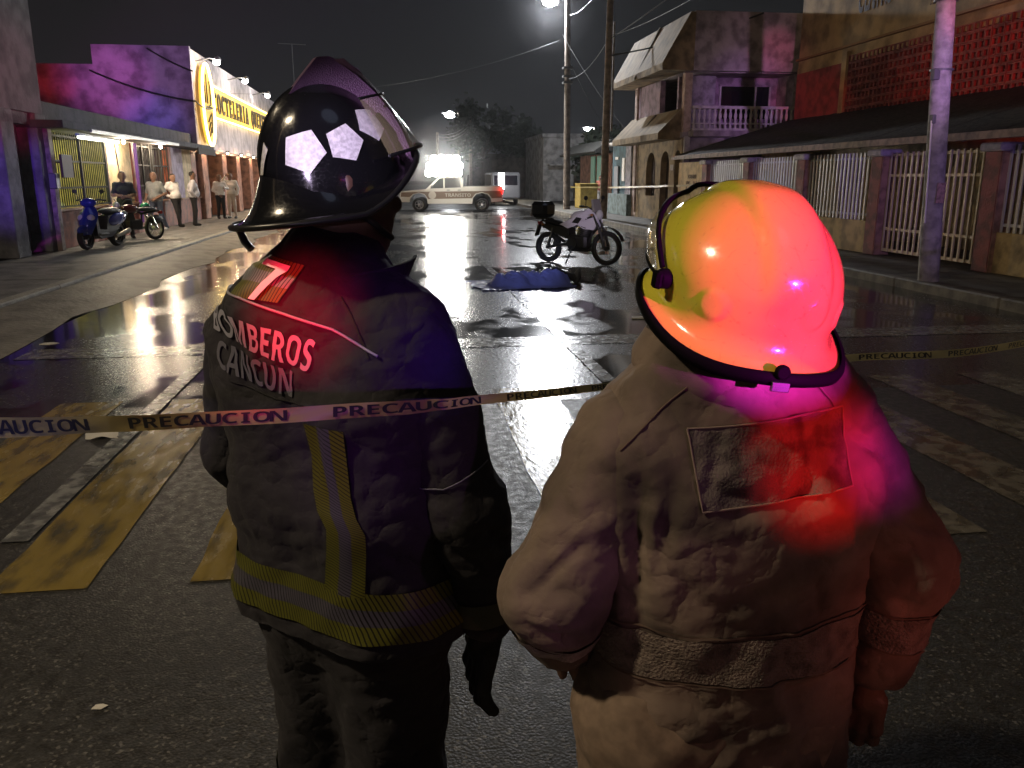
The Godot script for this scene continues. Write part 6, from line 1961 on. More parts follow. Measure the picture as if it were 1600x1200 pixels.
class Coat:
	var f: Field
	var amp := 0.008
	var off := Vector3.ZERO
	var extra := []     # hand-laid creases: [from, to, width, depth]
	var host

	func disp(p: Vector3) -> float:
		var d: float = host.folds(p, amp, off)
		for e in extra:
			var pa: Vector3 = p - e[0]
			var ba: Vector3 = e[1] - e[0]
			var h := clampf(pa.dot(ba) / ba.length_squared(), 0, 1)
			var x: float = (pa - ba * h).length() / e[2]
			if x < 3.0: d -= e[3] * exp(-x * x) * (0.4 + 0.6 * sin(PI * clampf(h, 0.05, 0.95)))
		return d

	func crumple(n: int, sd: int, lo: Vector3, hi: Vector3, tilt: float):   # short sharp creases strewn over the cloth
		var g := RandomNumberGenerator.new()
		g.seed = sd
		for k in n:
			var a := g.randf() * TAU
			var c := Vector3(g.randf_range(lo.x, hi.x), g.randf_range(lo.y, hi.y), g.randf_range(lo.z, hi.z))
			var q := f.trace(c + Vector3(cos(a), 0, sin(a)) * 0.5, Vector3(-cos(a), 0, -sin(a)))
			var nn := f.grad(q)
			var d := Vector3(g.randfn() * 0.6, g.randfn() * 0.5 + tilt, g.randfn() * 0.6)
			d = (d - nn * d.dot(nn)).normalized() * g.randf_range(0.03, 0.085)
			extra.append([q - d, q + d, g.randf_range(0.008, 0.013), g.randf_range(0.003, 0.008)])

	func on(p: Vector3, dir: Vector3, up: float) -> Array:   # point on the cloth, lifted by up, and its normal
		var q := f.trace(p, dir)
		var n := f.grad(q)
		return [q + n * (disp(q) + up), n]

	func mesh(h: float, floor_y: float) -> G:
		var r := f.net(h)
		var g := G.new()
		host.add_net(g, r)
		for k in g.v.size():
			var p := g.v[k]
			p += g.n[k] * disp(p)
			if p.y < floor_y: p.y = floor_y + (p.y - floor_y) * 0.02
			g.v[k] = p
			g.n[k] = Vector3.ZERO
		g.smooth(0)
		return g

	# a patch of cloth laid on from behind: corners (x, y) top left, top right, bottom right, bottom left
	func patch(c: Array, nx: int, ny: int, up: float, from := Vector3(0, 0, 0.8), dir := Vector3(0, 0, -1)) -> G:
		var g := G.new()
		var rows := []
		for j in ny + 1:
			var row := PackedVector3Array()
			for i in nx + 1:
				var u := float(i) / nx
				var v := 1.0 - float(j) / ny
				var a: Vector2 = c[0].lerp(c[1], u)
				var b: Vector2 = c[3].lerp(c[2], u)
				var p := b.lerp(a, v)
				row.append(on(Vector3(p.x, p.y, 0) + from, dir, up)[0])
			rows.append(row)
		rows.reverse()
		g.surf(rows, false, false, true)
		return g

	# a band round a limb or the body: from the axis points c0 (lower edge) and c1 (upper edge)
	func ring(c0: Vector3, c1: Vector3, reach: float, a0: float, a1: float, n: int, up: float, across := 4) -> G:
		var g := G.new()
		var ax := (c1 - c0).normalized()
		var s := ax.cross(Vector3.BACK).normalized()
		if s.length() < 0.5: s = Vector3.RIGHT
		var t := s.cross(ax).normalized()
		var rows := []
		for j in across + 1:
			var c := c0.lerp(c1, float(j) / across)
			var row := PackedVector3Array()
			for i in n + 1:
				var a := deg_to_rad(lerpf(a0, a1, float(i) / n))
				var d := s * sin(a) + t * cos(a)
				row.append(on(c + d * reach, -d, up)[0])
			rows.append(row)
		g.surf(rows, false, false, true)
		return g

	func seam(g: G, pts: Array, r: float, up := 0.001, from := Vector3(0, 0, 0.8), dir := Vector3(0, 0, -1)):
		var line := []
		for k in pts.size() - 1:
			for j in 8:
				var p: Vector2 = pts[k].lerp(pts[k + 1], j / 8.0)
				line.append(on(Vector3(p.x, p.y, 0) + from, dir, up)[0])
		var e: Vector2 = pts[-1]
		line.append(on(Vector3(e.x, e.y, 0) + from, dir, up)[0])
		g.tube(line, r, 5)

	func words(g: G, s: String, c: Array, up: float):   # lettering bent onto the cloth inside the four corners
		var w := 0.0
		var lo := 1e3
		var probe := G.new()
		probe.text(s, 0.1, Transform3D(), 1.0, 0.001)
		var hi := -1e3
		var y0 := 1e3
		var y1 := -1e3
		for p in probe.v:
			lo = minf(lo, p.x)
			hi = maxf(hi, p.x)
			y0 = minf(y0, p.y)
			y1 = maxf(y1, p.y)
		var me := self
		g.text(s, 0.1, Transform3D(), 1.0, 0.001, "Droid Sans", 0.03, func(p):
			var u: float = (p.x - lo) / (hi - lo)
			var v: float = (p.y - y0) / (y1 - y0)
			var q: Vector2 = c[3].lerp(c[2], u).lerp(c[0].lerp(c[1], u), v)
			return me.on(Vector3(q.x, q.y, 0.8), Vector3(0, 0, -1), up))

func glove_field(f: Field, wrist: Vector3, down: Vector3, out: Vector3, s: float, curl: float, t := 0):
	# out = towards the thumb; palm normal = down x out
	var nrm := down.cross(out).normalized()
	var pts := [[-0.034, 0.086, 0.060], [-0.012, 0.094, 0.074], [0.011, 0.094, 0.076], [0.033, 0.088, 0.068]]
	f.bone(wrist, wrist + down * 0.03 * s, 0.027 * s, 0.028 * s, t)
	for q in pts:
		var b: Vector3 = wrist + (out * q[0] + down * q[1]) * s
		f.bone(wrist + (out * q[0] * 0.7 + down * 0.03) * s, b, 0.017 * s, 0.0125 * s, t)
		var m: Vector3 = b + (down * q[2] * 0.55 + nrm * curl * q[2] * 0.3) * s
		var e: Vector3 = m + (down * q[2] * 0.42 + nrm * curl * q[2] * 0.6) * s
		f.bone(b, m, 0.0115 * s, 0.0105 * s, t)
		f.bone(m, e, 0.0105 * s, 0.009 * s, t)
	var th: Vector3 = wrist + (out * 0.024 + down * 0.03) * s
	var t1: Vector3 = th + (out * 0.03 + down * 0.032 + nrm * 0.012 * curl) * s
	f.bone(th, t1, 0.016 * s, 0.013 * s, t)
	f.bone(t1, t1 + (out * 0.006 + down * 0.034 + nrm * 0.014 * curl) * s, 0.0125 * s, 0.010 * s, t)

func body_mesh(o: Node3D, head: Vector3, fwd: Vector3, neck: Vector3, spine: Array, limbs: Array, skin: Material):
	# the wearer: head with features, neck, trunk, arms as one surface
	var f := Field.new()
	f.k = 0.03
	var side := fwd.cross(Vector3.UP).normalized()
	f.bone(head + Vector3(0, 0.035, 0) - fwd * 0.03, head + Vector3(0, 0.045, 0) + fwd * 0.02, 0.088, 0.082)
	f.bone(head - Vector3(0, 0.03, 0) + fwd * 0.03, head - Vector3(0, 0.075, 0) + fwd * 0.05, 0.066, 0.040)
	f.bone(head - Vector3(0, 0.05, 0) - fwd * 0.01, head - Vector3(0, 0.09, 0) + fwd * 0.055, 0.058, 0.03)
	f.bone(head + fwd * 0.085 + Vector3(0, 0.012, 0), head + fwd * 0.11 - Vector3(0, 0.018, 0), 0.010, 0.014)
	f.bone(head + fwd * 0.082 - Vector3(0, 0.048, 0) - side * 0.015, head + fwd * 0.082 - Vector3(0, 0.048, 0) + side * 0.015, 0.012, 0.012)
	for s in [-1.0, 1.0]:
		f.bone(head + side * 0.085 * s + Vector3(0, 0.02, 0) - fwd * 0.01, head + side * 0.09 * s - Vector3(0, 0.03, 0) - fwd * 0.005, 0.017, 0.012)
		f.bone(head + fwd * 0.075 + side * 0.034 * s + Vector3(0, 0.033, 0), head + fwd * 0.07 + side * 0.05 * s + Vector3(0, 0.03, 0), 0.012, 0.012)
	f.bone(neck, head - Vector3(0, 0.06, 0), 0.062, 0.056)
	for k in spine.size() - 1: f.bone(spine[k], spine[k + 1], 0.10, 0.10)
	for l in limbs: f.bone(l[0], l[1], l[2], l[3])
	var g := G.new()
	add_net(g, f.net(0.011))
	var b := obj("body", g, skin, o)
	var ge := G.new()
	for s in [-1.0, 1.0]: ge.ball(head + fwd * 0.084 + side * 0.033 * s + Vector3(0, 0.014, 0), Vector3(0.013, 0.009, 0.013), 8)
	obj("eyes", ge, mat("eye_dark", [0.02, 0.015, 0.012], 0.25), b)

func trousers_and_boots(o: Node3D, hip: Vector3, r: Vector3, lm: Material, feet: Array, kx := 0.1):
	var f := Field.new()
	f.k = 0.05
	f.bone(hip - r * 0.09, hip + r * 0.09, 0.135, 0.135)
	for s in [-1.0, 1.0]:
		var ft: Vector3 = feet[0] if s < 0 else feet[1]
		var kn: Vector3 = hip + r * kx * s
		kn = kn.lerp(ft, 0.5)
		f.bone(hip + r * 0.09 * s, kn, 0.13, 0.10)
		f.bone(kn, ft + Vector3(0, 0.22, 0), 0.10, 0.09)
	var c := Coat.new()
	c.host = self
	c.f = f
	c.amp = 0.009
	c.off = Vector3(3, 8, 1)
	obj("trousers", c.mesh(0.016, 0.1), lm, o)
	var fw := Vector3.UP.cross(r).normalized()
	var fb := Field.new()
	fb.k = 0.03
	for ft in feet:
		fb.bone(ft + Vector3(0, 0.3, 0), ft + Vector3(0, 0.08, 0), 0.07, 0.06)
		fb.bone(ft + Vector3(0, 0.06, 0), ft + Vector3(0, 0.05, 0) + fw * 0.17, 0.058, 0.05)
	var g := G.new()
	add_net(g, fb.net(0.014))
	for k in g.v.size():
		if g.v[k].y < 0.004: g.v[k] = Vector3(g.v[k].x, 0.004, g.v[k].z)
	obj("boots", g, mat("boot_black", [0.012, 0.012, 0.012], 0.5), o)
	return c

func firefighter_dark():
	fold_noise.seed = 11
	fold_noise.frequency = 0.55
	fold_noise.fractal_octaves = 3
	var o := thing("person", "firefighter in dark jacket with yellow reflective trim and black brimmed helmet, head turned right", "person", hd(-0.33, 0, 1.56), deg_to_rad(-7.94), "firefighters at the tape")
	var r := Vector3(0.86, 0, 0.51)
	var cloth := mat("dark_turnout_cloth", [0.0165, 0.0145, 0.018], 0.85, 0, {"tex": "cloth", "bump": "wrinkle", "bs": 0.5, "s": 1.5, "local": true, "rim": 0.15})
	var c := Coat.new()
	c.host = self
	c.amp = 0.0085
	c.off = Vector3(0, 0, 0)
	var f := Field.new()
	f.k = 0.07
	c.f = f
	f.bone(Vector3(-0.195, 1.400, -0.09), r * 0.155 + Vector3(0, 1.418, 0), 0.092, 0.086)
	f.bone(Vector3(-0.115, 1.455, 0.005), Vector3(-0.02, 1.495, 0.0), 0.092, 0.095)
	f.bone(-r * 0.09 + Vector3(0.0, 1.44, 0), r * 0.09 + Vector3(0.02, 1.44, 0), 0.075, 0.075)
	f.bone(-r * 0.16 + Vector3(0, 1.29, 0), r * 0.12 + Vector3(0, 1.29, 0), 0.135, 0.135)
	for s in [-1.0, 1.0]: f.bone(r * 0.105 * s + Vector3(0, 1.30, 0), r * 0.10 * s + Vector3(0, 0.84, 0), 0.125, 0.135)
	f.bone(-r * 0.13 + Vector3(0, 1.08, 0), r * 0.1 + Vector3(0, 1.08, 0), 0.14, 0.14)
	f.bone(-r * 0.13 + Vector3(0, 0.86, 0), r * 0.11 + Vector3(0, 0.86, 0), 0.145, 0.145)
	f.bone(Vector3(-0.02, 1.44, 0.01), Vector3(-0.005, 1.545, 0.0), 0.105, 0.092)
	c.extra = [[Vector3(-0.16, 1.2, 0.1), Vector3(-0.05, 1.0, 0.15), 0.014, 0.008], [Vector3(0.1, 1.05, 0.2), Vector3(0.16, 0.98, 0.2), 0.014, 0.010], [Vector3(-0.2, 1.05, 0.1), Vector3(-0.1, 1.03, 0.15), 0.012, 0.008]]
	c.crumple(26, 3, Vector3(-0.08, 0.98, -0.03), Vector3(0.08, 1.33, 0.03), 0.5)
	var j := obj("jacket", c.mesh(0.0085, 0.835), cloth, o)
	# sleeves, each its own piece of cloth set into the jacket
	var cs := Coat.new()
	cs.host = self
	cs.amp = 0.008
	cs.off = Vector3(9, 4, 2)
	cs.f = Field.new()
	cs.f.k = 0.035
	cs.f.bone(r * 0.165 + Vector3(0, 1.405, 0), Vector3(0.246, 1.10, 0.12), 0.090, 0.078)
	cs.f.bone(Vector3(0.246, 1.10, 0.12), Vector3(0.276, 0.865, 0.075), 0.076, 0.060)
	cs.extra = [[Vector3(0.15, 1.2, 0.25), Vector3(0.30, 1.12, 0.2), 0.012, 0.009], [Vector3(0.2, 1.05, 0.2), Vector3(0.32, 1.0, 0.14), 0.013, 0.011], [Vector3(0.18, 1.11, 0.2), Vector3(0.31, 1.07, 0.18), 0.011, 0.009]]
	cs.crumple(14, 5, Vector3(0.24, 0.9, 0.08), Vector3(0.26, 1.2, 0.12), 0.1)
	var sl := obj("sleeve", cs.mesh(0.0085, 0.815), cloth, o)
	var cl := Coat.new()
	cl.host = self
	cl.amp = 0.008
	cl.off = Vector3(2, 4, 12)
	cl.f = Field.new()
	cl.f.k = 0.035
	cl.f.bone(Vector3(-0.205, 1.385, -0.105), Vector3(-0.265, 1.12, -0.17), 0.090, 0.080)
	cl.f.bone(Vector3(-0.265, 1.12, -0.17), Vector3(-0.17, 0.97, -0.32), 0.076, 0.062)
	obj("sleeve", cl.mesh(0.011, 0.8), cloth, o)
	# reflective trim
	var hatch := mat("hatched_trim", [0.33, 0.33, 0.33], 0.5, 0, {"tex": "hatch"})
	hatch.uv1_scale = Vector3(1, 1, 1)
	var bt := c.ring(Vector3(0.0, 0.87, 0.0), Vector3(0.0, 0.965, 0.0), 0.5, -178, 178, 110, 0.004)
	for k in bt.u.size(): bt.u[k] = Vector2(bt.u[k].x * 9.0, bt.u[k].y)
	obj("hem_trim", bt, hatch, j)
	var sp := G.new()
	var rows := []
	var prof := [[0.955, -0.018, 0.062], [1.0, -0.012, 0.065], [1.045, -0.006, 0.07], [1.085, -0.002, 0.071], [1.115, -0.02, 0.055], [1.15, -0.03, 0.046], [1.21, -0.036, 0.043], [1.275, -0.041, 0.04]]
	for q in prof:
		var row := PackedVector3Array()
		for i in 7: row.append(c.on(Vector3(lerpf(q[1], q[2], i / 6.0), q[0], 0.8), Vector3(0, 0, -1), 0.0045)[0])
		rows.append(row)
	sp.surf(rows, false, false, true)
	for k in sp.u.size(): sp.u[k] = Vector2(sp.u[k].y * 3.2, sp.u[k].x)
	obj("back_trim", sp, hatch, j)
	var silver := mat("reflective_lettering", [0.30, 0.29, 0.33], 0.45, 0.0)
	var g1 := G.new()
	c.words(g1, "BOMBEROS", [Vector2(-0.245, 1.470), Vector2(-0.016, 1.424), Vector2(-0.030, 1.366), Vector2(-0.238, 1.420)], 0.003)
	obj("lettering", g1, silver, j)
	var g2 := G.new()
	c.words(g2, "CANCUN", [Vector2(-0.232, 1.404), Vector2(-0.064, 1.366), Vector2(-0.067, 1.316), Vector2(-0.230, 1.350)], 0.003)
	obj("lettering", g2, mat("dull_reflective_lettering", [0.13, 0.125, 0.15], 0.5), j)
	var gp := G.new()
	c.seam(gp, [Vector2(-0.235, 1.500), Vector2(-0.16, 1.490), Vector2(-0.071, 1.468), Vector2(0.017, 1.444), Vector2(0.10, 1.404)], 0.0028, 0.003)
	obj("piping", gp, silver, j)
	var gp2 := G.new()
	cs.seam(gp2, [Vector2(0.165, 1.160), Vector2(0.21, 1.168), Vector2(0.29, 1.205)], 0.0014, 0.003)
	obj("piping", gp2, mat("dull_piping", [0.12, 0.12, 0.15], 0.5), sl)
	obj("number_patch", c.patch([Vector2(-0.150, 1.572), Vector2(-0.035, 1.552), Vector2(-0.080, 1.486), Vector2(-0.182, 1.492)], 8, 6, 0.004), mat("ribbed_trim", [0.36, 0.36, 0.36], 0.5, 0, {"tex": "ribbed"}), j)
	var g7 := G.new()
	c.words(g7, "7", [Vector2(-0.108, 1.556), Vector2(-0.058, 1.548), Vector2(-0.100, 1.484), Vector2(-0.144, 1.490)], 0.009)
	obj("number", g7, mat("number_white", [0.85, 0.82, 0.82], 0.5), j)
	obj("cuff_trim", cs.ring(Vector3(0.275, 0.868, 0.076), Vector3(0.268, 0.925, 0.086), 0.2, -178, 178, 30, 0.003), mat("dull_olive_trim", [0.05, 0.05, 0.025], 0.6), sl)
	# shoulder panel and pocket seams
	var gs := G.new()
	c.seam(gs, [Vector2(0.03, 1.50), Vector2(0.06, 1.45), Vector2(0.085, 1.40)], 0.0016, 0.001)
	c.seam(gs, [Vector2(-0.20, 1.33), Vector2(-0.1, 1.31), Vector2(0.03, 1.30)], 0.0014, 0.001)
	obj("seam", gs, mat("dark_seam", [0.008, 0.007, 0.007], 0.9), j)
	# standing collar, open at the front, its points to the right
	var col := G.new()
	var cr := []
	for k in 5:
		var row := PackedVector3Array()
		for i in 25:
			var a := deg_to_rad(lerpf(15, 150, i / 24.0))
			var back := Vector3(-0.51, 0, 0.86)
			var rr := lerpf(0.098, 0.112 + 0.03 * pow(absf(a) / 2.5, 4.0), k / 4.0)
			var d := back * cos(a) + r * sin(a)
			row.append(Vector3(0.015, lerpf(1.465, 1.545 - 0.012 * cos(a), k / 4.0), 0.0) + d * rr * Vector3(1.0, 1, 0.92))
		cr.append(row)
	col.surf(cr)
	var inn := []
	for row in cr:
		var q := PackedVector3Array()
		for p in row: q.append(Vector3(0.015, p.y, 0) + (p - Vector3(0.015, p.y, 0)) * 0.95)
		inn.append(q)
	col.surf(inn, false, true)
	col.surf([cr[4], inn[4]])
	obj("collar", col, cloth, j)
	# wearer
	var fwd := Vector3(0.88, -0.06, -0.47).normalized()
	body_mesh(o, Vector3(0.012, 1.676, 0.0), fwd, Vector3(0.01, 1.44, 0), [Vector3(0, 1.40, 0), Vector3(0, 0.9, 0)], [[r * 0.12 + Vector3(0, 1.38, 0), Vector3(0.245, 1.09, 0.12), 0.05, 0.04], [Vector3(0.245, 1.09, 0.12), Vector3(0.280, 0.83, 0.07), 0.04, 0.028], [-r * 0.12 + Vector3(0, 1.38, 0), Vector3(-0.265, 1.12, -0.17), 0.05, 0.04], [Vector3(-0.265, 1.12, -0.17), Vector3(-0.16, 0.95, -0.35), 0.04, 0.028]], mat("skin_dark", [0.085, 0.045, 0.03], 0.5, 0, {"bump": "fine", "bs": 0.05, "s": 6.0, "local": true}))
	var gl := Field.new()
	gl.k = 0.010
	glove_field(gl, Vector3(0.281, 0.820, 0.068), Vector3(-0.22, -0.96, -0.12).normalized(), Vector3(-0.35, 0.2, -0.9).normalized(), 1.25, 0.6)
	var gg := G.new()
	add_net(gg, gl.net(0.0042))
	obj("glove", gg, mat("glove_black", [0.013, 0.013, 0.013], 0.7, 0, {"bump": "weave", "bs": 0.08, "s": 8.0, "local": true}), o)
	var gl2 := Field.new()
	gl2.k = 0.010
	glove_field(gl2, Vector3(-0.16, 0.95, -0.35), Vector3(0.3, -0.6, -0.7).normalized(), Vector3(0.8, 0.5, 0.0).normalized(), 1.1, 0.9)
	var gg2 := G.new()
	add_net(gg2, gl2.net(0.0048))
	obj("glove", gg2, mats["glove_black"], o)
	var tc = trousers_and_boots(o, Vector3(0.0, 0.86, 0.0), r, cloth, [Vector3(-0.10, 0, -0.10), Vector3(0.08, 0, 0.03)])
	obj("leg_trim", tc.ring(Vector3(-0.09, 0.34, -0.09), Vector3(-0.088, 0.42, -0.088), 0.25, -178, 178, 30, 0.004), hatch, o.get_node("trousers"))
	dark_helmet(o, fwd)

func dark_helmet(o: Node3D, face: Vector3):
	var h := Node3D.new()
	h.name = "helmet"
	o.add_child(h)
	var fw := Vector3(0.89, 0, -0.455).normalized()
	fw = (fw * cos(deg_to_rad(14)) + Vector3.UP * sin(deg_to_rad(14))).normalized()
	var rt := fw.cross(Vector3.UP).normalized()
	h.transform = Transform3D(Basis(rt, rt.cross(fw), -fw).scaled(Vector3.ONE * 0.89), Vector3(0.006, 1.690, 0.0))
	var inv := h.transform.basis.inverse()
	var shell := mat("helmet_black", [0.006, 0.006, 0.007], 0.16, 0, {"rtex": "scuff", "s": 3.0, "local": true, "coat": 0.7, "cr": 0.06})
	var R := Vector3(0.117, 0.192, 0.145)
	var g := G.new()
	var rows := []
	for k in 21:
		var t := lerpf(-0.16, PI / 2, k / 20.0)
		var row := PackedVector3Array()
		for i in 48:
			var a := TAU * i / 48
			var p := Vector3(cos(a) * cos(t), sin(t), -sin(a) * cos(t)) * R
			var ridge := exp(-pow(p.x / 0.017, 2.0)) * 0.010 * clampf(sin(t) * 2.0, 0, 1)
			var side := exp(-pow((absf(atan2(p.x, p.z) ) - 0.9) / 0.07, 2.0)) * 0.004 * clampf(cos(t), 0, 1)
			p *= 1.0 + (ridge + side) / 0.15
			row.append(p)
		rows.append(row)
	g.surf(rows, true)
	obj("shell", g, shell, h)
	# brim: short at the sides, long and rolled at the back
	var br := []
	var outer := []
	for k in 9:
		var u := k / 8.0
		var row := PackedVector3Array()
		for i in 60:
			var a := TAU * i / 60
			var bk := 0.5 + 0.5 * sin(-a)           # 1 at the back (z = +), 0 at the front
			bk = 0.5 - 0.5 * sin(a) if true else bk
			var w := lerpf(0.038, 0.085, pow(bk, 2.2))
			var frn := pow(maxf(0.0, 1.0 - 2.0 * bk), 1.5)
			var rear := pow(maxf(0.0, 2.0 * bk - 1.0), 1.2)
			var yj := -0.022 + 0.03 * frn + 0.075 * rear
			var yo := -0.055 + 0.085 * frn + 0.018 * rear
			var y := lerpf(yj, yo, u) - 0.020 * rear * sin(u * PI) + 0.010 * rear * pow(u, 6.0)
			var rx := R.x * 0.985 + w * u * 0.82
			var rz := R.z * 0.985 + w * u
			row.append(Vector3(cos(a) * rx, y, -sin(a) * rz))
		br.append(row)
	outer = br[8]
	var gb := G.new()
	gb.surf(br, true, true)
	var under := []
	for row in br:
		var q := PackedVector3Array()
		for p in row: q.append(p - Vector3(0, 0.005, 0))
		under.append(q)
	gb.surf(under, true, false)
	obj("brim", gb, shell, h)
	var loop := []
	for p in outer: loop.append(p - Vector3(0, 0.0025, 0))
	loop.append(loop[0])
	loop.append(loop[1])
	var ge := G.new()
	ge.tube(loop, 0.0065, 8, false)
	obj("brim_edge", ge, mat("rubber_edge", [0.012, 0.012, 0.013], 0.35), h)
	# crest holder and front shield
	var gc := G.new()
	gc.prism(PackedVector2Array([Vector2(-0.045, 0.188), Vector2(-0.015, 0.212), Vector2(0.03, 0.244), Vector2(0.055, 0.240), Vector2(0.105, 0.208), Vector2(0.14, 0.15), Vector2(0.175, 0.07), Vector2(0.185, 0.0), Vector2(0.15, 0.0), Vector2(0.13, 0.09), Vector2(0.08, 0.16), Vector2(0.02, 0.194)]), -0.016, 0.016, Transform3D(Basis(Vector3(0, 0, -1), Vector3.UP, Vector3(1, 0, 0)), Vector3.ZERO))
	obj("crest", gc, mat("violet_lit_leather", [0.12, 0.06, 0.11], 0.4, 0, {"coat": 0.4, "bump": "fine", "bs": 0.15, "s": 9.0, "local": true}), h)  # violet light on the crest is put into its colour
	var gf := G.new()
	var fr := []
	for k in 7:
		var v := k / 6.0
		var row := PackedVector3Array()
		var w: float = [0.045, 0.06, 0.07, 0.074, 0.07, 0.055, 0.018][k]
		for i in 9:
			var t := (i - 4) / 4.0
			row.append(Vector3(w * t, lerpf(0.0, 0.232, v), -(lerpf(0.186, 0.088, pow(v, 1.7)) - 0.022 * t * t)))
		fr.append(row)
	gf.surf(fr, false, true)
	var fr2 := []
	for row in fr:
		var q := PackedVector3Array()
		for p in row: q.append(p + Vector3(0, 0, 0.005))
		fr2.append(q)
	gf.surf(fr2)
	obj("front_shield", gf, mats["violet_lit_leather"], h)
	# raised clear visor round the front
	var gv := G.new()
	var vr := []
	for k in 6:
		var row := PackedVector3Array()
		for i in 25:
			var a := deg_to_rad(lerpf(-64, 64, i / 24.0))
			var up := k / 5.0
			row.append(Vector3(sin(a) * (R.x + 0.022 - 0.02 * up), lerpf(0.035, 0.150, up), -cos(a) * (R.z + 0.052 - 0.055 * up)))
		vr.append(row)
	gv.surf(vr, false, true)
	obj("visor", gv, mat("clear_yellow_visor", [0.75, 0.68, 0.35, 0.22], 0.08), h)
	var gve := G.new()
	gve.tube(Array(vr[0]), 0.004, 6)
	gve.tube(Array(vr[5]), 0.003, 6)
	obj("visor_edge", gve, mats["rubber_edge"], h)
	# pentagons of reflective sheet on the shell
	var white := mat("reflective_white", [0.82, 0.80, 0.80], 0.45, 0, {"spec": 0.4, "tex": "cloth", "s": 9.0, "local": true})
	for q in [[Vector3(-0.24, 0.44, 0.86), 0.041, 20.0], [Vector3(0.32, 0.60, 0.76), 0.036, 8.0], [Vector3(-0.90, 0.36, 0.42), 0.041, 0.0], [Vector3(0.56, 0.80, 0.30), 0.036, 30.0], [Vector3(-0.6, 0.55, -0.7), 0.038, 0.0], [Vector3(0.35, 0.6, -0.85), 0.038, 0.0]]:
		var n: Vector3 = (inv * (q[0] as Vector3)).normalized()
		# where that direction leaves the shell, and the shell's normal there
		var t := 1.0 / sqrt(pow(n.x / R.x, 2) + pow(n.y / R.y, 2) + pow(n.z / R.z, 2))
		var c := n * t
		var nn := Vector3(c.x / (R.x * R.x), c.y / (R.y * R.y), c.z / (R.z * R.z)).normalized()
		var upv := inv * Vector3.UP
		var ey := (upv - nn * upv.dot(nn)).normalized()
		var ex := ey.cross(nn).normalized()
		var gp := G.new()
		var rings := []
		for k in 6:
			var row := PackedVector3Array()
			for i in 40:
				var a := TAU * i / 40 + deg_to_rad(q[2])
				var sect := fposmod(a - deg_to_rad(q[2]), TAU / 5) - TAU / 10
				var rr: float = q[1] * 0.86 / cos(sect) * (k / 5.0) + 0.0002
				var p := c + (ex * sin(a) + ey * cos(a)) * rr + nn * 0.03
				# back along the normal to the shell
				var lo := 0.0
				for s in 24:
					var z := p - nn * lo
					var e := sqrt(pow(z.x / R.x, 2) + pow(z.y / R.y, 2) + pow(z.z / R.z, 2)) - 1.0
					lo += e * 0.11
				p = p - nn * lo + nn * 0.0042
				row.append(p)
			rings.append(row)
		gp.surf(rings, true, false)
		obj("reflective_patch", gp, white, h)
	var gk := G.new()
	gk.tube([Vector3(0, -0.03, 0.215), Vector3(0, -0.062, 0.212), Vector3(0.012, -0.078, 0.206)], 0.008, 6)
	obj("hook", gk, mats["rubber_edge"], h)
	var gs := G.new()
	for s in [-1.0, 1.0]:
		gs = G.new()
		gs.tube([Vector3(0.104 * s, -0.02, 0.02), Vector3(0.097 * s, -0.09, -0.03), Vector3(0.05 * s, -0.13, -0.07)], 0.007, 6)
		obj("chin_strap", gs, mats["rubber_edge"], h)

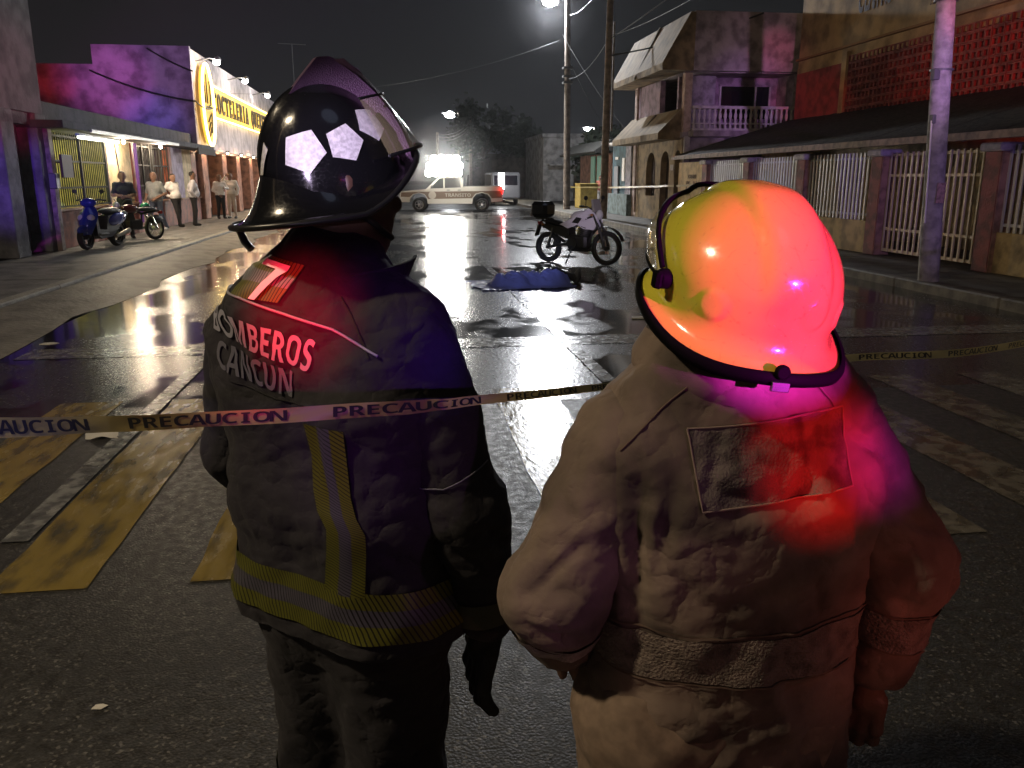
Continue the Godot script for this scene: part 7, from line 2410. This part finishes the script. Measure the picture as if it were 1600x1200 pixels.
func firefighter_tan():
	fold_noise.seed = 23
	var o := thing("person", "firefighter in worn tan coat and glossy yellow domed helmet lit red, seen from behind", "person", hd(0.335, 0, 1.25), deg_to_rad(-7.94), "firefighters at the tape")
	var r := Vector3(0.985, 0, -0.17)
	var cloth := mat("tan_turnout_cloth", [0.235, 0.172, 0.132], 0.92, 0, {"tex": "dirt", "bump": "wrinkle", "bs": 0.55, "s": 1.3, "local": true, "rim": 0.1})
	var c := Coat.new()
	c.host = self
	c.amp = 0.0105
	c.off = Vector3(5, 2, 7)
	var f := Field.new()
	f.k = 0.075
	c.f = f
	f.bone(Vector3(-0.125, 1.318, 0.02), Vector3(0.155, 1.330, -0.03), 0.088, 0.090)
	f.bone(-r * 0.06 + Vector3(0.01, 1.375, 0), r * 0.07 + Vector3(0.01, 1.380, 0), 0.085, 0.085)
	f.bone(Vector3(0.005, 1.36, 0), Vector3(-0.005, 1.435, -0.01), 0.098, 0.088)
	f.bone(Vector3(-0.085, 1.21, 0.015), Vector3(0.130, 1.21, -0.022), 0.126, 0.126)
	f.bone(Vector3(-0.085, 1.22, 0.015), Vector3(-0.078, 0.60, 0.013), 0.122, 0.128)
	f.bone(Vector3(0.130, 1.22, -0.022), Vector3(0.128, 0.60, -0.022), 0.122, 0.128)
	f.bone(Vector3(0.02, 1.2, 0.012), Vector3(0.025, 0.62, 0.008), 0.135, 0.132)
	c.extra = [[Vector3(-0.155, 1.30, 0.14), Vector3(-0.150, 1.0, 0.13), 0.016, 0.020], [Vector3(-0.10, 1.31, 0.16), Vector3(-0.13, 1.10, 0.15), 0.013, 0.012], [Vector3(0.195, 1.3, 0.11), Vector3(0.21, 1.0, 0.11), 0.014, 0.014], [Vector3(0.05, 1.1, 0.15), Vector3(0.09, 0.98, 0.15), 0.02, 0.006], [Vector3(-0.15, 0.93, 0.13), Vector3(0.0, 0.90, 0.15), 0.012, 0.007], [Vector3(0.06, 0.92, 0.15), Vector3(0.2, 0.95, 0.1), 0.012, 0.007], [Vector3(-0.12, 1.15, 0.15), Vector3(0.0, 1.06, 0.15), 0.012, 0.005]]
	c.crumple(34, 8, Vector3(-0.06, 0.70, -0.02), Vector3(0.10, 1.33, 0.02), 0.6)
	var j := obj("coat", c.mesh(0.0085, 0.60), cloth, o)
	# sleeves, each its own tube of stiff cloth
	var cr_ := Coat.new()
	cr_.host = self
	cr_.amp = 0.0085
	cr_.off = Vector3(1, 12, 3)
	cr_.f = Field.new()
	cr_.f.k = 0.03
	cr_.f.bone(Vector3(0.165, 1.315, -0.02), Vector3(0.302, 1.095, 0.015), 0.092, 0.078)
	cr_.f.bone(Vector3(0.302, 1.095, 0.015), Vector3(0.286, 0.905, 0.0), 0.076, 0.058)
	cr_.extra = [[Vector3(0.22, 1.22, 0.1), Vector3(0.36, 1.16, 0.06), 0.012, 0.012], [Vector3(0.22, 1.13, 0.1), Vector3(0.38, 1.10, 0.05), 0.012, 0.012], [Vector3(0.23, 1.06, 0.1), Vector3(0.37, 1.06, 0.05), 0.011, 0.010], [Vector3(0.22, 1.30, 0.1), Vector3(0.31, 1.22, 0.08), 0.012, 0.010]]
	cr_.crumple(16, 12, Vector3(0.27, 0.93, 0.0), Vector3(0.30, 1.2, 0.01), 0.0)
	var sr := obj("sleeve", cr_.mesh(0.0085, 0.862), cloth, o)
	var cl := Coat.new()
	cl.host = self
	cl.amp = 0.0085
	cl.off = Vector3(6, 1, 9)
	cl.f = Field.new()
	cl.f.k = 0.03
	cl.f.bone(Vector3(-0.150, 1.300, 0.02), Vector3(-0.266, 1.06, 0.055), 0.092, 0.083)
	cl.f.bone(Vector3(-0.266, 1.06, 0.055), Vector3(-0.250, 0.945, -0.02), 0.081, 0.066)
	cl.extra = [[Vector3(-0.19, 1.30, 0.16), Vector3(-0.22, 1.14, 0.17), 0.014, 0.014], [Vector3(-0.16, 1.14, 0.15), Vector3(-0.33, 1.20, 0.12), 0.014, 0.011], [Vector3(-0.34, 1.05, 0.13), Vector3(-0.2, 1.00, 0.13), 0.013, 0.010], [Vector3(-0.17, 1.08, 0.15), Vector3(-0.32, 1.12, 0.14), 0.011, 0.008]]
	cl.crumple(16, 15, Vector3(-0.27, 0.97, 0.0), Vector3(-0.22, 1.2, 0.05), 0.0)
	var sL := obj("sleeve", cl.mesh(0.0085, 0.6), cloth, o)
	# big worn back patch with raised stitching
	var worn := mat("worn_patch", [0.155, 0.125, 0.11], 0.9, 0, {"tex": "dirt", "bump": "fine", "bs": 0.2, "s": 6.0, "local": true})
	var pc := [Vector2(-0.085, 1.352), Vector2(0.152, 1.372), Vector2(0.168, 1.262), Vector2(-0.066, 1.242)]
	obj("back_patch", c.patch(pc, 40, 20, 0.003), worn, j)
	var gs := G.new()
	c.seam(gs, [pc[0], pc[1], pc[2]], 0.0018, 0.003)
	c.seam(gs, [pc[2], pc[3], pc[0]], 0.0018, 0.003)
	obj("stitching", gs, mat("pale_thread", [0.22, 0.165, 0.13], 0.9), j)
	var dk := mat("coat_seam", [0.12, 0.08, 0.058], 0.95)
	var g2 := G.new()
	c.seam(g2, [Vector2(0.09, 1.425), Vector2(0.12, 1.40), Vector2(0.15, 1.36)], 0.0018, 0.001)
	obj("yoke_seam", g2, dk, j)
	g2 = G.new()
	c.seam(g2, [Vector2(-0.055, 1.43), Vector2(-0.12, 1.375), Vector2(-0.175, 1.315)], 0.0016, 0.001)
	obj("yoke_seam", g2, dk, j)
	# hem band and sleeve bands of old trim
	var band := mat("old_trim", [0.21, 0.165, 0.135], 0.9, 0, {"tex": "grime", "bump": "fine", "bs": 0.4, "s": 6.0, "local": true})
	obj("hem_trim", c.ring(Vector3(0.025, 0.955, 0), Vector3(0.025, 1.03, 0), 0.5, -175, 175, 110, 0.003), band, j)
	for y in [0.95, 1.036]:
		var g := c.ring(Vector3(0.025, y, 0), Vector3(0.025, y + 0.003, 0), 0.5, -175, 175, 110, 0.0035, 1)
		obj("trim_seam", g, dk, j)
	var pale := mat("pale_sleeve_trim", [0.42, 0.35, 0.31], 0.85, 0, {"tex": "grime", "bump": "fine", "bs": 0.3, "s": 5.0, "local": true})
	obj("sleeve_trim", cl.ring(Vector3(-0.255, 0.978, 0.0), Vector3(-0.261, 1.025, 0.032), 0.3, -178, 178, 40, 0.003), pale, sL)
	obj("sleeve_trim", cr_.ring(Vector3(0.291, 0.965, 0.004), Vector3(0.296, 1.03, 0.010), 0.3, -178, 178, 40, 0.003), band, sr)
	for q in [[cl, sL, Vector3(-0.2545, 0.9735, -0.003), Vector3(-0.2548, 0.976, -0.0014)], [cl, sL, Vector3(-0.2614, 1.028, 0.034), Vector3(-0.2617, 1.0305, 0.0357)], [cr_, sr, Vector3(0.2963, 1.033, 0.0103), Vector3(0.2965, 1.036, 0.0106)], [cr_, sr, Vector3(0.2907, 0.960, 0.0036), Vector3(0.291, 0.963, 0.0038)]]:
		obj("trim_seam", q[0].ring(q[2], q[3], 0.3, -178, 178, 40, 0.0035, 1), dk, q[1])
	# rolled collar
	var col := G.new()
	var cr := []
	for k in 6:
		var row := PackedVector3Array()
		for i in 33:
			var a := deg_to_rad(lerpf(-150, 150, i / 32.0))
			var d := Vector3(0.17, 0, 0.985) * cos(a) + r * sin(a)
			var t := k / 5.0
			var rr := 0.126 + 0.016 * sin(t * PI) - 0.014 * t + 0.006 * fold_noise.get_noise_2d(a * 3.0, t * 4.0)
			row.append(Vector3(-0.012, lerpf(1.385, 1.472, t) + 0.008 * sin(a * 2.0), -0.01) + d * rr)
		cr.append(row)
	col.surf(cr)
	var inn := []
	for row in cr:
		var q := PackedVector3Array()
		for p in row: q.append(Vector3(-0.012, p.y, -0.01) + (p - Vector3(-0.012, p.y, -0.01)) * 0.95)
		inn.append(q)
	col.surf(inn, false, true)
	col.surf([cr[5], inn[5]])
	obj("collar", col, cloth, j)
	var fwd := Vector3(-0.22, -0.05, -0.97).normalized()
	body_mesh(o, Vector3(0.005, 1.545, -0.01), fwd, Vector3(0, 1.36, 0), [Vector3(0, 1.33, 0), Vector3(0, 0.85, 0)], [[r * 0.12 + Vector3(0, 1.30, 0), Vector3(0.302, 1.095, 0.015), 0.05, 0.04], [Vector3(0.302, 1.095, 0.015), Vector3(0.280, 0.85, -0.005), 0.04, 0.027], [-r * 0.12 + Vector3(0, 1.30, 0), Vector3(-0.266, 1.06, 0.05), 0.05, 0.04], [Vector3(-0.266, 1.06, 0.05), Vector3(-0.243, 0.90, -0.055), 0.04, 0.028]], mat("skin_tan", [0.17, 0.09, 0.06], 0.5, 0, {"bump": "fine", "bs": 0.05, "s": 6.0, "local": true}))
	var hb: Node = o.get_node("body")
	for q in [[Vector3(0.280, 0.86, -0.005), Vector3(-0.12, -0.97, -0.12).normalized(), Vector3(-0.75, 0.1, -0.6).normalized()], [Vector3(-0.243, 0.90, -0.055), Vector3(0.2, -0.55, -0.8).normalized(), Vector3(0.9, 0.3, 0.1).normalized()]]:
		var gl := Field.new()
		gl.k = 0.009
		glove_field(gl, q[0], q[1], q[2], 1.0, 0.8)
		var gg := G.new()
		add_net(gg, gl.net(0.004))
		obj("hand", gg, mats["skin_tan"], hb)
	trousers_and_boots(o, Vector3(0.0, 0.82, 0.0), r, mat("tan_trousers", [0.24, 0.17, 0.12], 0.9, 0, {"tex": "cloth", "s": 3.0, "local": true}), [Vector3(-0.11, 0, -0.05), Vector3(0.11, 0, 0.0)])
	yellow_helmet(o)

func dome2(a: float, t: float) -> Vector3:   # the yellow helmet's shell: a round (0 = front, PI = back), t from rim 0 to crown 1
	var bk := 0.5 - 0.5 * cos(a)
	var y0 := lerpf(0.045, -0.042, smoothstep(0.15, 0.95, bk))
	var H := [0.0, 0.07, 0.16, 0.28, 0.42, 0.56, 0.70, 0.82, 0.91, 0.97, 1.0]
	var W := [1.09, 0.985, 0.945, 0.970, 0.985, 0.935, 0.820, 0.665, 0.490, 0.295, 0.0]
	var f := t * 10.0
	var i := mini(int(f), 9)
	var hh: float = cubic_interpolate(H[i], H[i + 1], H[maxi(i - 1, 0)], H[mini(i + 2, 10)], f - i)
	var w0: float = cubic_interpolate(W[i], W[i + 1], W[maxi(i - 1, 0)], W[mini(i + 2, 10)], f - i)
	var w: float = lerpf(minf(w0, 0.985) if t < 0.25 else w0, w0, smoothstep(0.0, 0.5, bk))
	var y := lerpf(y0, 0.198, hh)
	var p := Vector3(sin(a) * 0.139 * w, y, -cos(a) * 0.164 * w)
	var k := exp(-pow(p.x / 0.050, 8.0)) * 0.0095 * smoothstep(0.30, 0.5, t)
	var n := Vector3(p.x, (p.y - 0.02) * 0.8, p.z).normalized()
	for q in [Vector3(0.03, 0.040, 0.163), Vector3(0.100, 0.035, 0.118), Vector3(-0.105, 0.035, 0.110)]:   # moulded bosses
		k += 0.0030 * (1.0 - smoothstep(0.019, 0.025, p.distance_to(q)))
	return p + n * k

func yellow_helmet(o: Node3D):
	var h := Node3D.new()
	h.name = "helmet"
	o.add_child(h)
	h.transform = Transform3D(rot("y", 14) * rot("z", -6) * rot("x", 4), Vector3(0.010, 1.492, -0.01))
	var shell := mat("helmet_yellow", [0.56, 0.50, 0.045], 0.14, 0, {"tex": "marks", "rtex": "scuff", "s": 3.0, "local": true, "coat": 0.6, "cr": 0.06})
	var g := G.new()
	var rows := []
	for k in 65:
		var row := PackedVector3Array()
		for i in 150: row.append(dome2(-TAU * i / 150, minf(k / 64.0, 0.9995)))
		rows.append(row)
	g.surf(rows, true, true)
	obj("shell", g, shell, h)
	var black := mat("helmet_trim_black", [0.003, 0.003, 0.003], 0.65, 0, {"spec": 0.12})
	var loop := []
	for i in 74: loop.append(dome2(TAU * i / 72, 0.0) + Vector3(0, -0.003, 0))
	var ge := G.new()
	var br := []
	for k in 5:
		var row := PackedVector3Array()
		for i in 72:
			var p := dome2(-TAU * i / 72, 0.0)
			var d := Vector3(p.x, 0, p.z).normalized()
			row.append(p + d * [0.002, 0.0075, 0.009, 0.006, -0.006][k] + Vector3(0, [0.006, 0.004, -0.006, -0.013, -0.013][k], 0))
		br.append(row)
	ge.surf(br, true, false)
	obj("rim_trim", ge, black, h)
	# lining closes the shell from below
	var gl := G.new()
	var lr := []
	for k in 6:
		var row := PackedVector3Array()
		for i in 40:
			var p := dome2(-TAU * i / 40, 0.02)
			row.append(Vector3(p.x, p.y + 0.012 * k, p.z) * Vector3(0.96 - 0.16 * k, 1, 0.96 - 0.16 * k))
		lr.append(row)
	gl.surf(lr, true, false)
	obj("lining", gl, mat("helmet_lining", [0.02, 0.02, 0.02], 0.9), h)
	# clear visor swung up over the front
	var gv := G.new()
	var vr := []
	for k in 9:
		var row := PackedVector3Array()
		for i in 33:
			var a := deg_to_rad(lerpf(-96, 96, i / 32.0))
			var fc := pow(maxf(cos(a * 90.0 / 97.0), 0.0), 0.6)
			var t := lerpf(0.29 - 0.07 * fc, 0.31 + 0.40 * fc, k / 8.0)
			var p := dome2(a, t)
			var d := Vector3(p.x, (p.y - 0.02) * 0.7, p.z).normalized()
			row.append(p + d * (0.007 + 0.010 * fc))
		vr.append(row)
	gv.surf(vr, false, true)
	obj("visor", gv, mat("clear_visor", [0.72, 0.68, 0.45, 0.18], 0.07), h)
	var gt := G.new()
	gt.tube(Array(vr[8]), 0.0045, 6)
	gt.tube(Array(vr[0]), 0.003, 6)
	obj("visor_edge", gt, black, h)
	for s in [-1.0, 1.0]:
		var p := dome2(deg_to_rad(98) * s, 0.3)
		var d := Vector3(p.x, 0, p.z).normalized()
		var kn := G.new()
		kn.lathe([Vector2(0.013, 0), Vector2(0.015, 0.003), Vector2(0.015, 0.014), Vector2(0.012, 0.018)], 14, Transform3D(Basis(Quaternion(Vector3.UP, d)), p - d * 0.002))
		kn.box(p + d * 0.018 + Vector3(0, -0.002, 0), Vector3(0.012, 0.026, 0.02), rot("y", rad_to_deg(atan2(-d.z, d.x))), 0.004)
		obj("visor_hinge", kn, black, h)
	# clip at the nape
	var p0 := dome2(deg_to_rad(188), 0.0)
	var d0 := Vector3(p0.x, 0, p0.z).normalized()
	var gk := G.new()
	gk.lathe([Vector2(0.0105, 0), Vector2(0.0105, 0.006), Vector2(0.008, 0.008)], 14, Transform3D(Basis(Quaternion(Vector3.UP, d0)), p0 + d0 * 0.006 + Vector3(0, 0.008, 0)))
	obj("clip_stud", gk, black, h)
	obox("clip", p0 + d0 * 0.01 + Vector3(0, -0.012, 0), Vector3(0.026, 0.014, 0.006), mat("clip_steel", [0.5, 0.48, 0.5], 0.25, 1.0), h, 0.001, rot("y", rad_to_deg(atan2(d0.x, d0.z))))

# ---------------------------------------------------------------- tape across the street, scraps
func tape(pts: Array, widths: Array, called: String, label: String, words: String, m: Material, hgt: float, start: float, step: float, sag := 0.0):
	var line := []
	var wd := []
	var n := 14
	for k in pts.size() - 1:
		var a: Vector3 = pts[maxi(k - 1, 0)]
		var b: Vector3 = pts[k]
		var c: Vector3 = pts[k + 1]
		var d: Vector3 = pts[mini(k + 2, pts.size() - 1)]
		for j in n:
			var t := float(j) / n
			line.append(b.cubic_interpolate(c, a, d, t))
			wd.append(lerpf(widths[k], widths[k + 1], t))
	line.append(pts[-1])
	wd.append(widths[-1])
	var rows := []
	for k in line.size():
		var tw := 0.22 * sin(k * 0.23)
		var dirv := (line[mini(k + 1, line.size() - 1)] - line[maxi(k - 1, 0)] as Vector3).normalized()
		var out := dirv.cross(Vector3.UP).normalized()
		var row := PackedVector3Array()
		for q in [-0.5, -0.25, 0.0, 0.25, 0.5]:
			row.append(line[k] + (Vector3.UP * cos(tw) + out * sin(tw)) * q * wd[k] + out * (0.004 * sin(k * 0.7) * absf(q)))
		rows.append(row)
	var g := G.new()
	g.surf(rows)
	var o := obj(called, g, m)
	tag(o, label, "barrier tape")
	# lettering along it
	var len := [0.0]
	for k in line.size() - 1: len.append(len[k] + line[k].distance_to(line[k + 1]))
	var x0 := start
	while x0 < len[-1] - 0.1 and words:
		for ch in words:
			if ch != " ":
				var gl := G.new()
				var bx := x0
				gl.text(ch, hgt, Transform3D(), 1.15, 0.0005, "Droid Sans", 0.03, func(p):
					var s: float = bx + p.x
					var k := 0
					while k < len.size() - 2 and len[k + 1] < s: k += 1
					var t: float = clampf((s - len[k]) / maxf(len[k + 1] - len[k], 1e-5), 0, 1)
					var v: float = clampf(0.5 + p.y / wd[k] * (wd[k] / wd[0]), 0.0, 1.0) * 4.0
					var i := mini(int(v), 3)
					var pa: Vector3 = (rows[k][i] as Vector3).lerp(rows[k][i + 1], v - i)
					var pb: Vector3 = (rows[k + 1][i] as Vector3).lerp(rows[k + 1][i + 1], v - i)
					var d: Vector3 = (line[k + 1] - line[k]).normalized()
					var nn := d.cross(Vector3.UP).normalized()
					return [pa.lerp(pb, t) + nn * 0.0012, nn])
				obj("letter", gl, mat("tape_ink", [0.012, 0.012, 0.014], 0.5), o)
			x0 += hgt * 0.92
		x0 += step

func barrier_tapes():
	var m := mat("tape_film", [0.32, 0.26, 0.085], 0.4, 0, {"back": [0.25, 0.2, 0.1]})
	var p := []
	for q in [[-2.6, 1.24, 1.5], [-1.3, 1.285, 1.34], [-0.84, 1.302, 1.3], [-0.50, 1.328, 1.255], [-0.165, 1.352, 1.245], [-0.04, 1.342, 1.33], [0.42, 1.216, 2.0], [0.93, 1.225, 2.2], [1.66, 1.19, 2.6], [4.2, 1.1, 4.6], [8.0, 1.2, 10.4]]: p.append(hd(q[0], q[1], q[2]))
	tape(p, [0.042, 0.042, 0.036, 0.024, 0.023, 0.016, 0.015, 0.020, 0.024, 0.03, 0.03], "barrier_tape", "yellow and black barrier tape stretched across the crossing past both firefighters", "PRECAUCION", m, 0.029, 1.0, 0.07)
	tape([Vector3(9.1, 1.27, -43.2), Vector3(9.5, 1.33, -36.0), Vector3(9.95, 1.45, -29.3)], [0.07, 0.07, 0.07], "barrier_tape", "second strip of barrier tape tied from the street light pole to the stained house", "", m, 0.05, 0.2, 0.3)
	tape([Vector3(10.0, 1.45, -29.2), Vector3(9.85, 1.5, -26.2)], [0.06, 0.06], "barrier_tape", "short strip of barrier tape along the painted notice wall", "", m, 0.05, 0.2, 0.3)

func small_things():
	var paper := mat("paper", [0.62, 0.58, 0.50], 0.8)
	var g := G.new()
	var rows := []
	for a in 7:
		var row := PackedVector3Array()
		for b in 5: row.append(Vector3(a * 0.035 - 0.1 + b * 0.012, 0.012 + 0.01 * sin(a * 1.3 + b), b * 0.04 - 0.08))
		rows.append(row)
	g.surf(rows, false, true)
	var o := obj("paper_scrap", g, paper)
	o.position = Vector3(-2.05, 0.003, -5.68)
	tag(o, "crumpled pale paper scrap lying on the crossing under the tape at left", "litter")
	for q in [[-3.6, 0.03, -9.0, 0.09, "small pale scrap on the concrete apron at left"], [-1.02, 0.004, -2.55, 0.025, "tiny pale scrap on the asphalt at the lower left"], [3.0, 0.006, -9.9, 0.12, "flat bright scrap beside the covered body"]]:
		var gs := G.new()
		gs.prism(PackedVector2Array([Vector2(-1, -0.4), Vector2(0.3, -0.6), Vector2(1, 0.1), Vector2(0.2, 0.6), Vector2(-0.7, 0.5)]), 0.0, 0.1, Transform3D(rot("x", -90).scaled(Vector3.ONE * q[3]), Vector3.ZERO))
		var s := obj("litter_scrap", gs, paper)
		s.position = Vector3(q[0], q[1], q[2])
		tag(s, q[4], "litter")
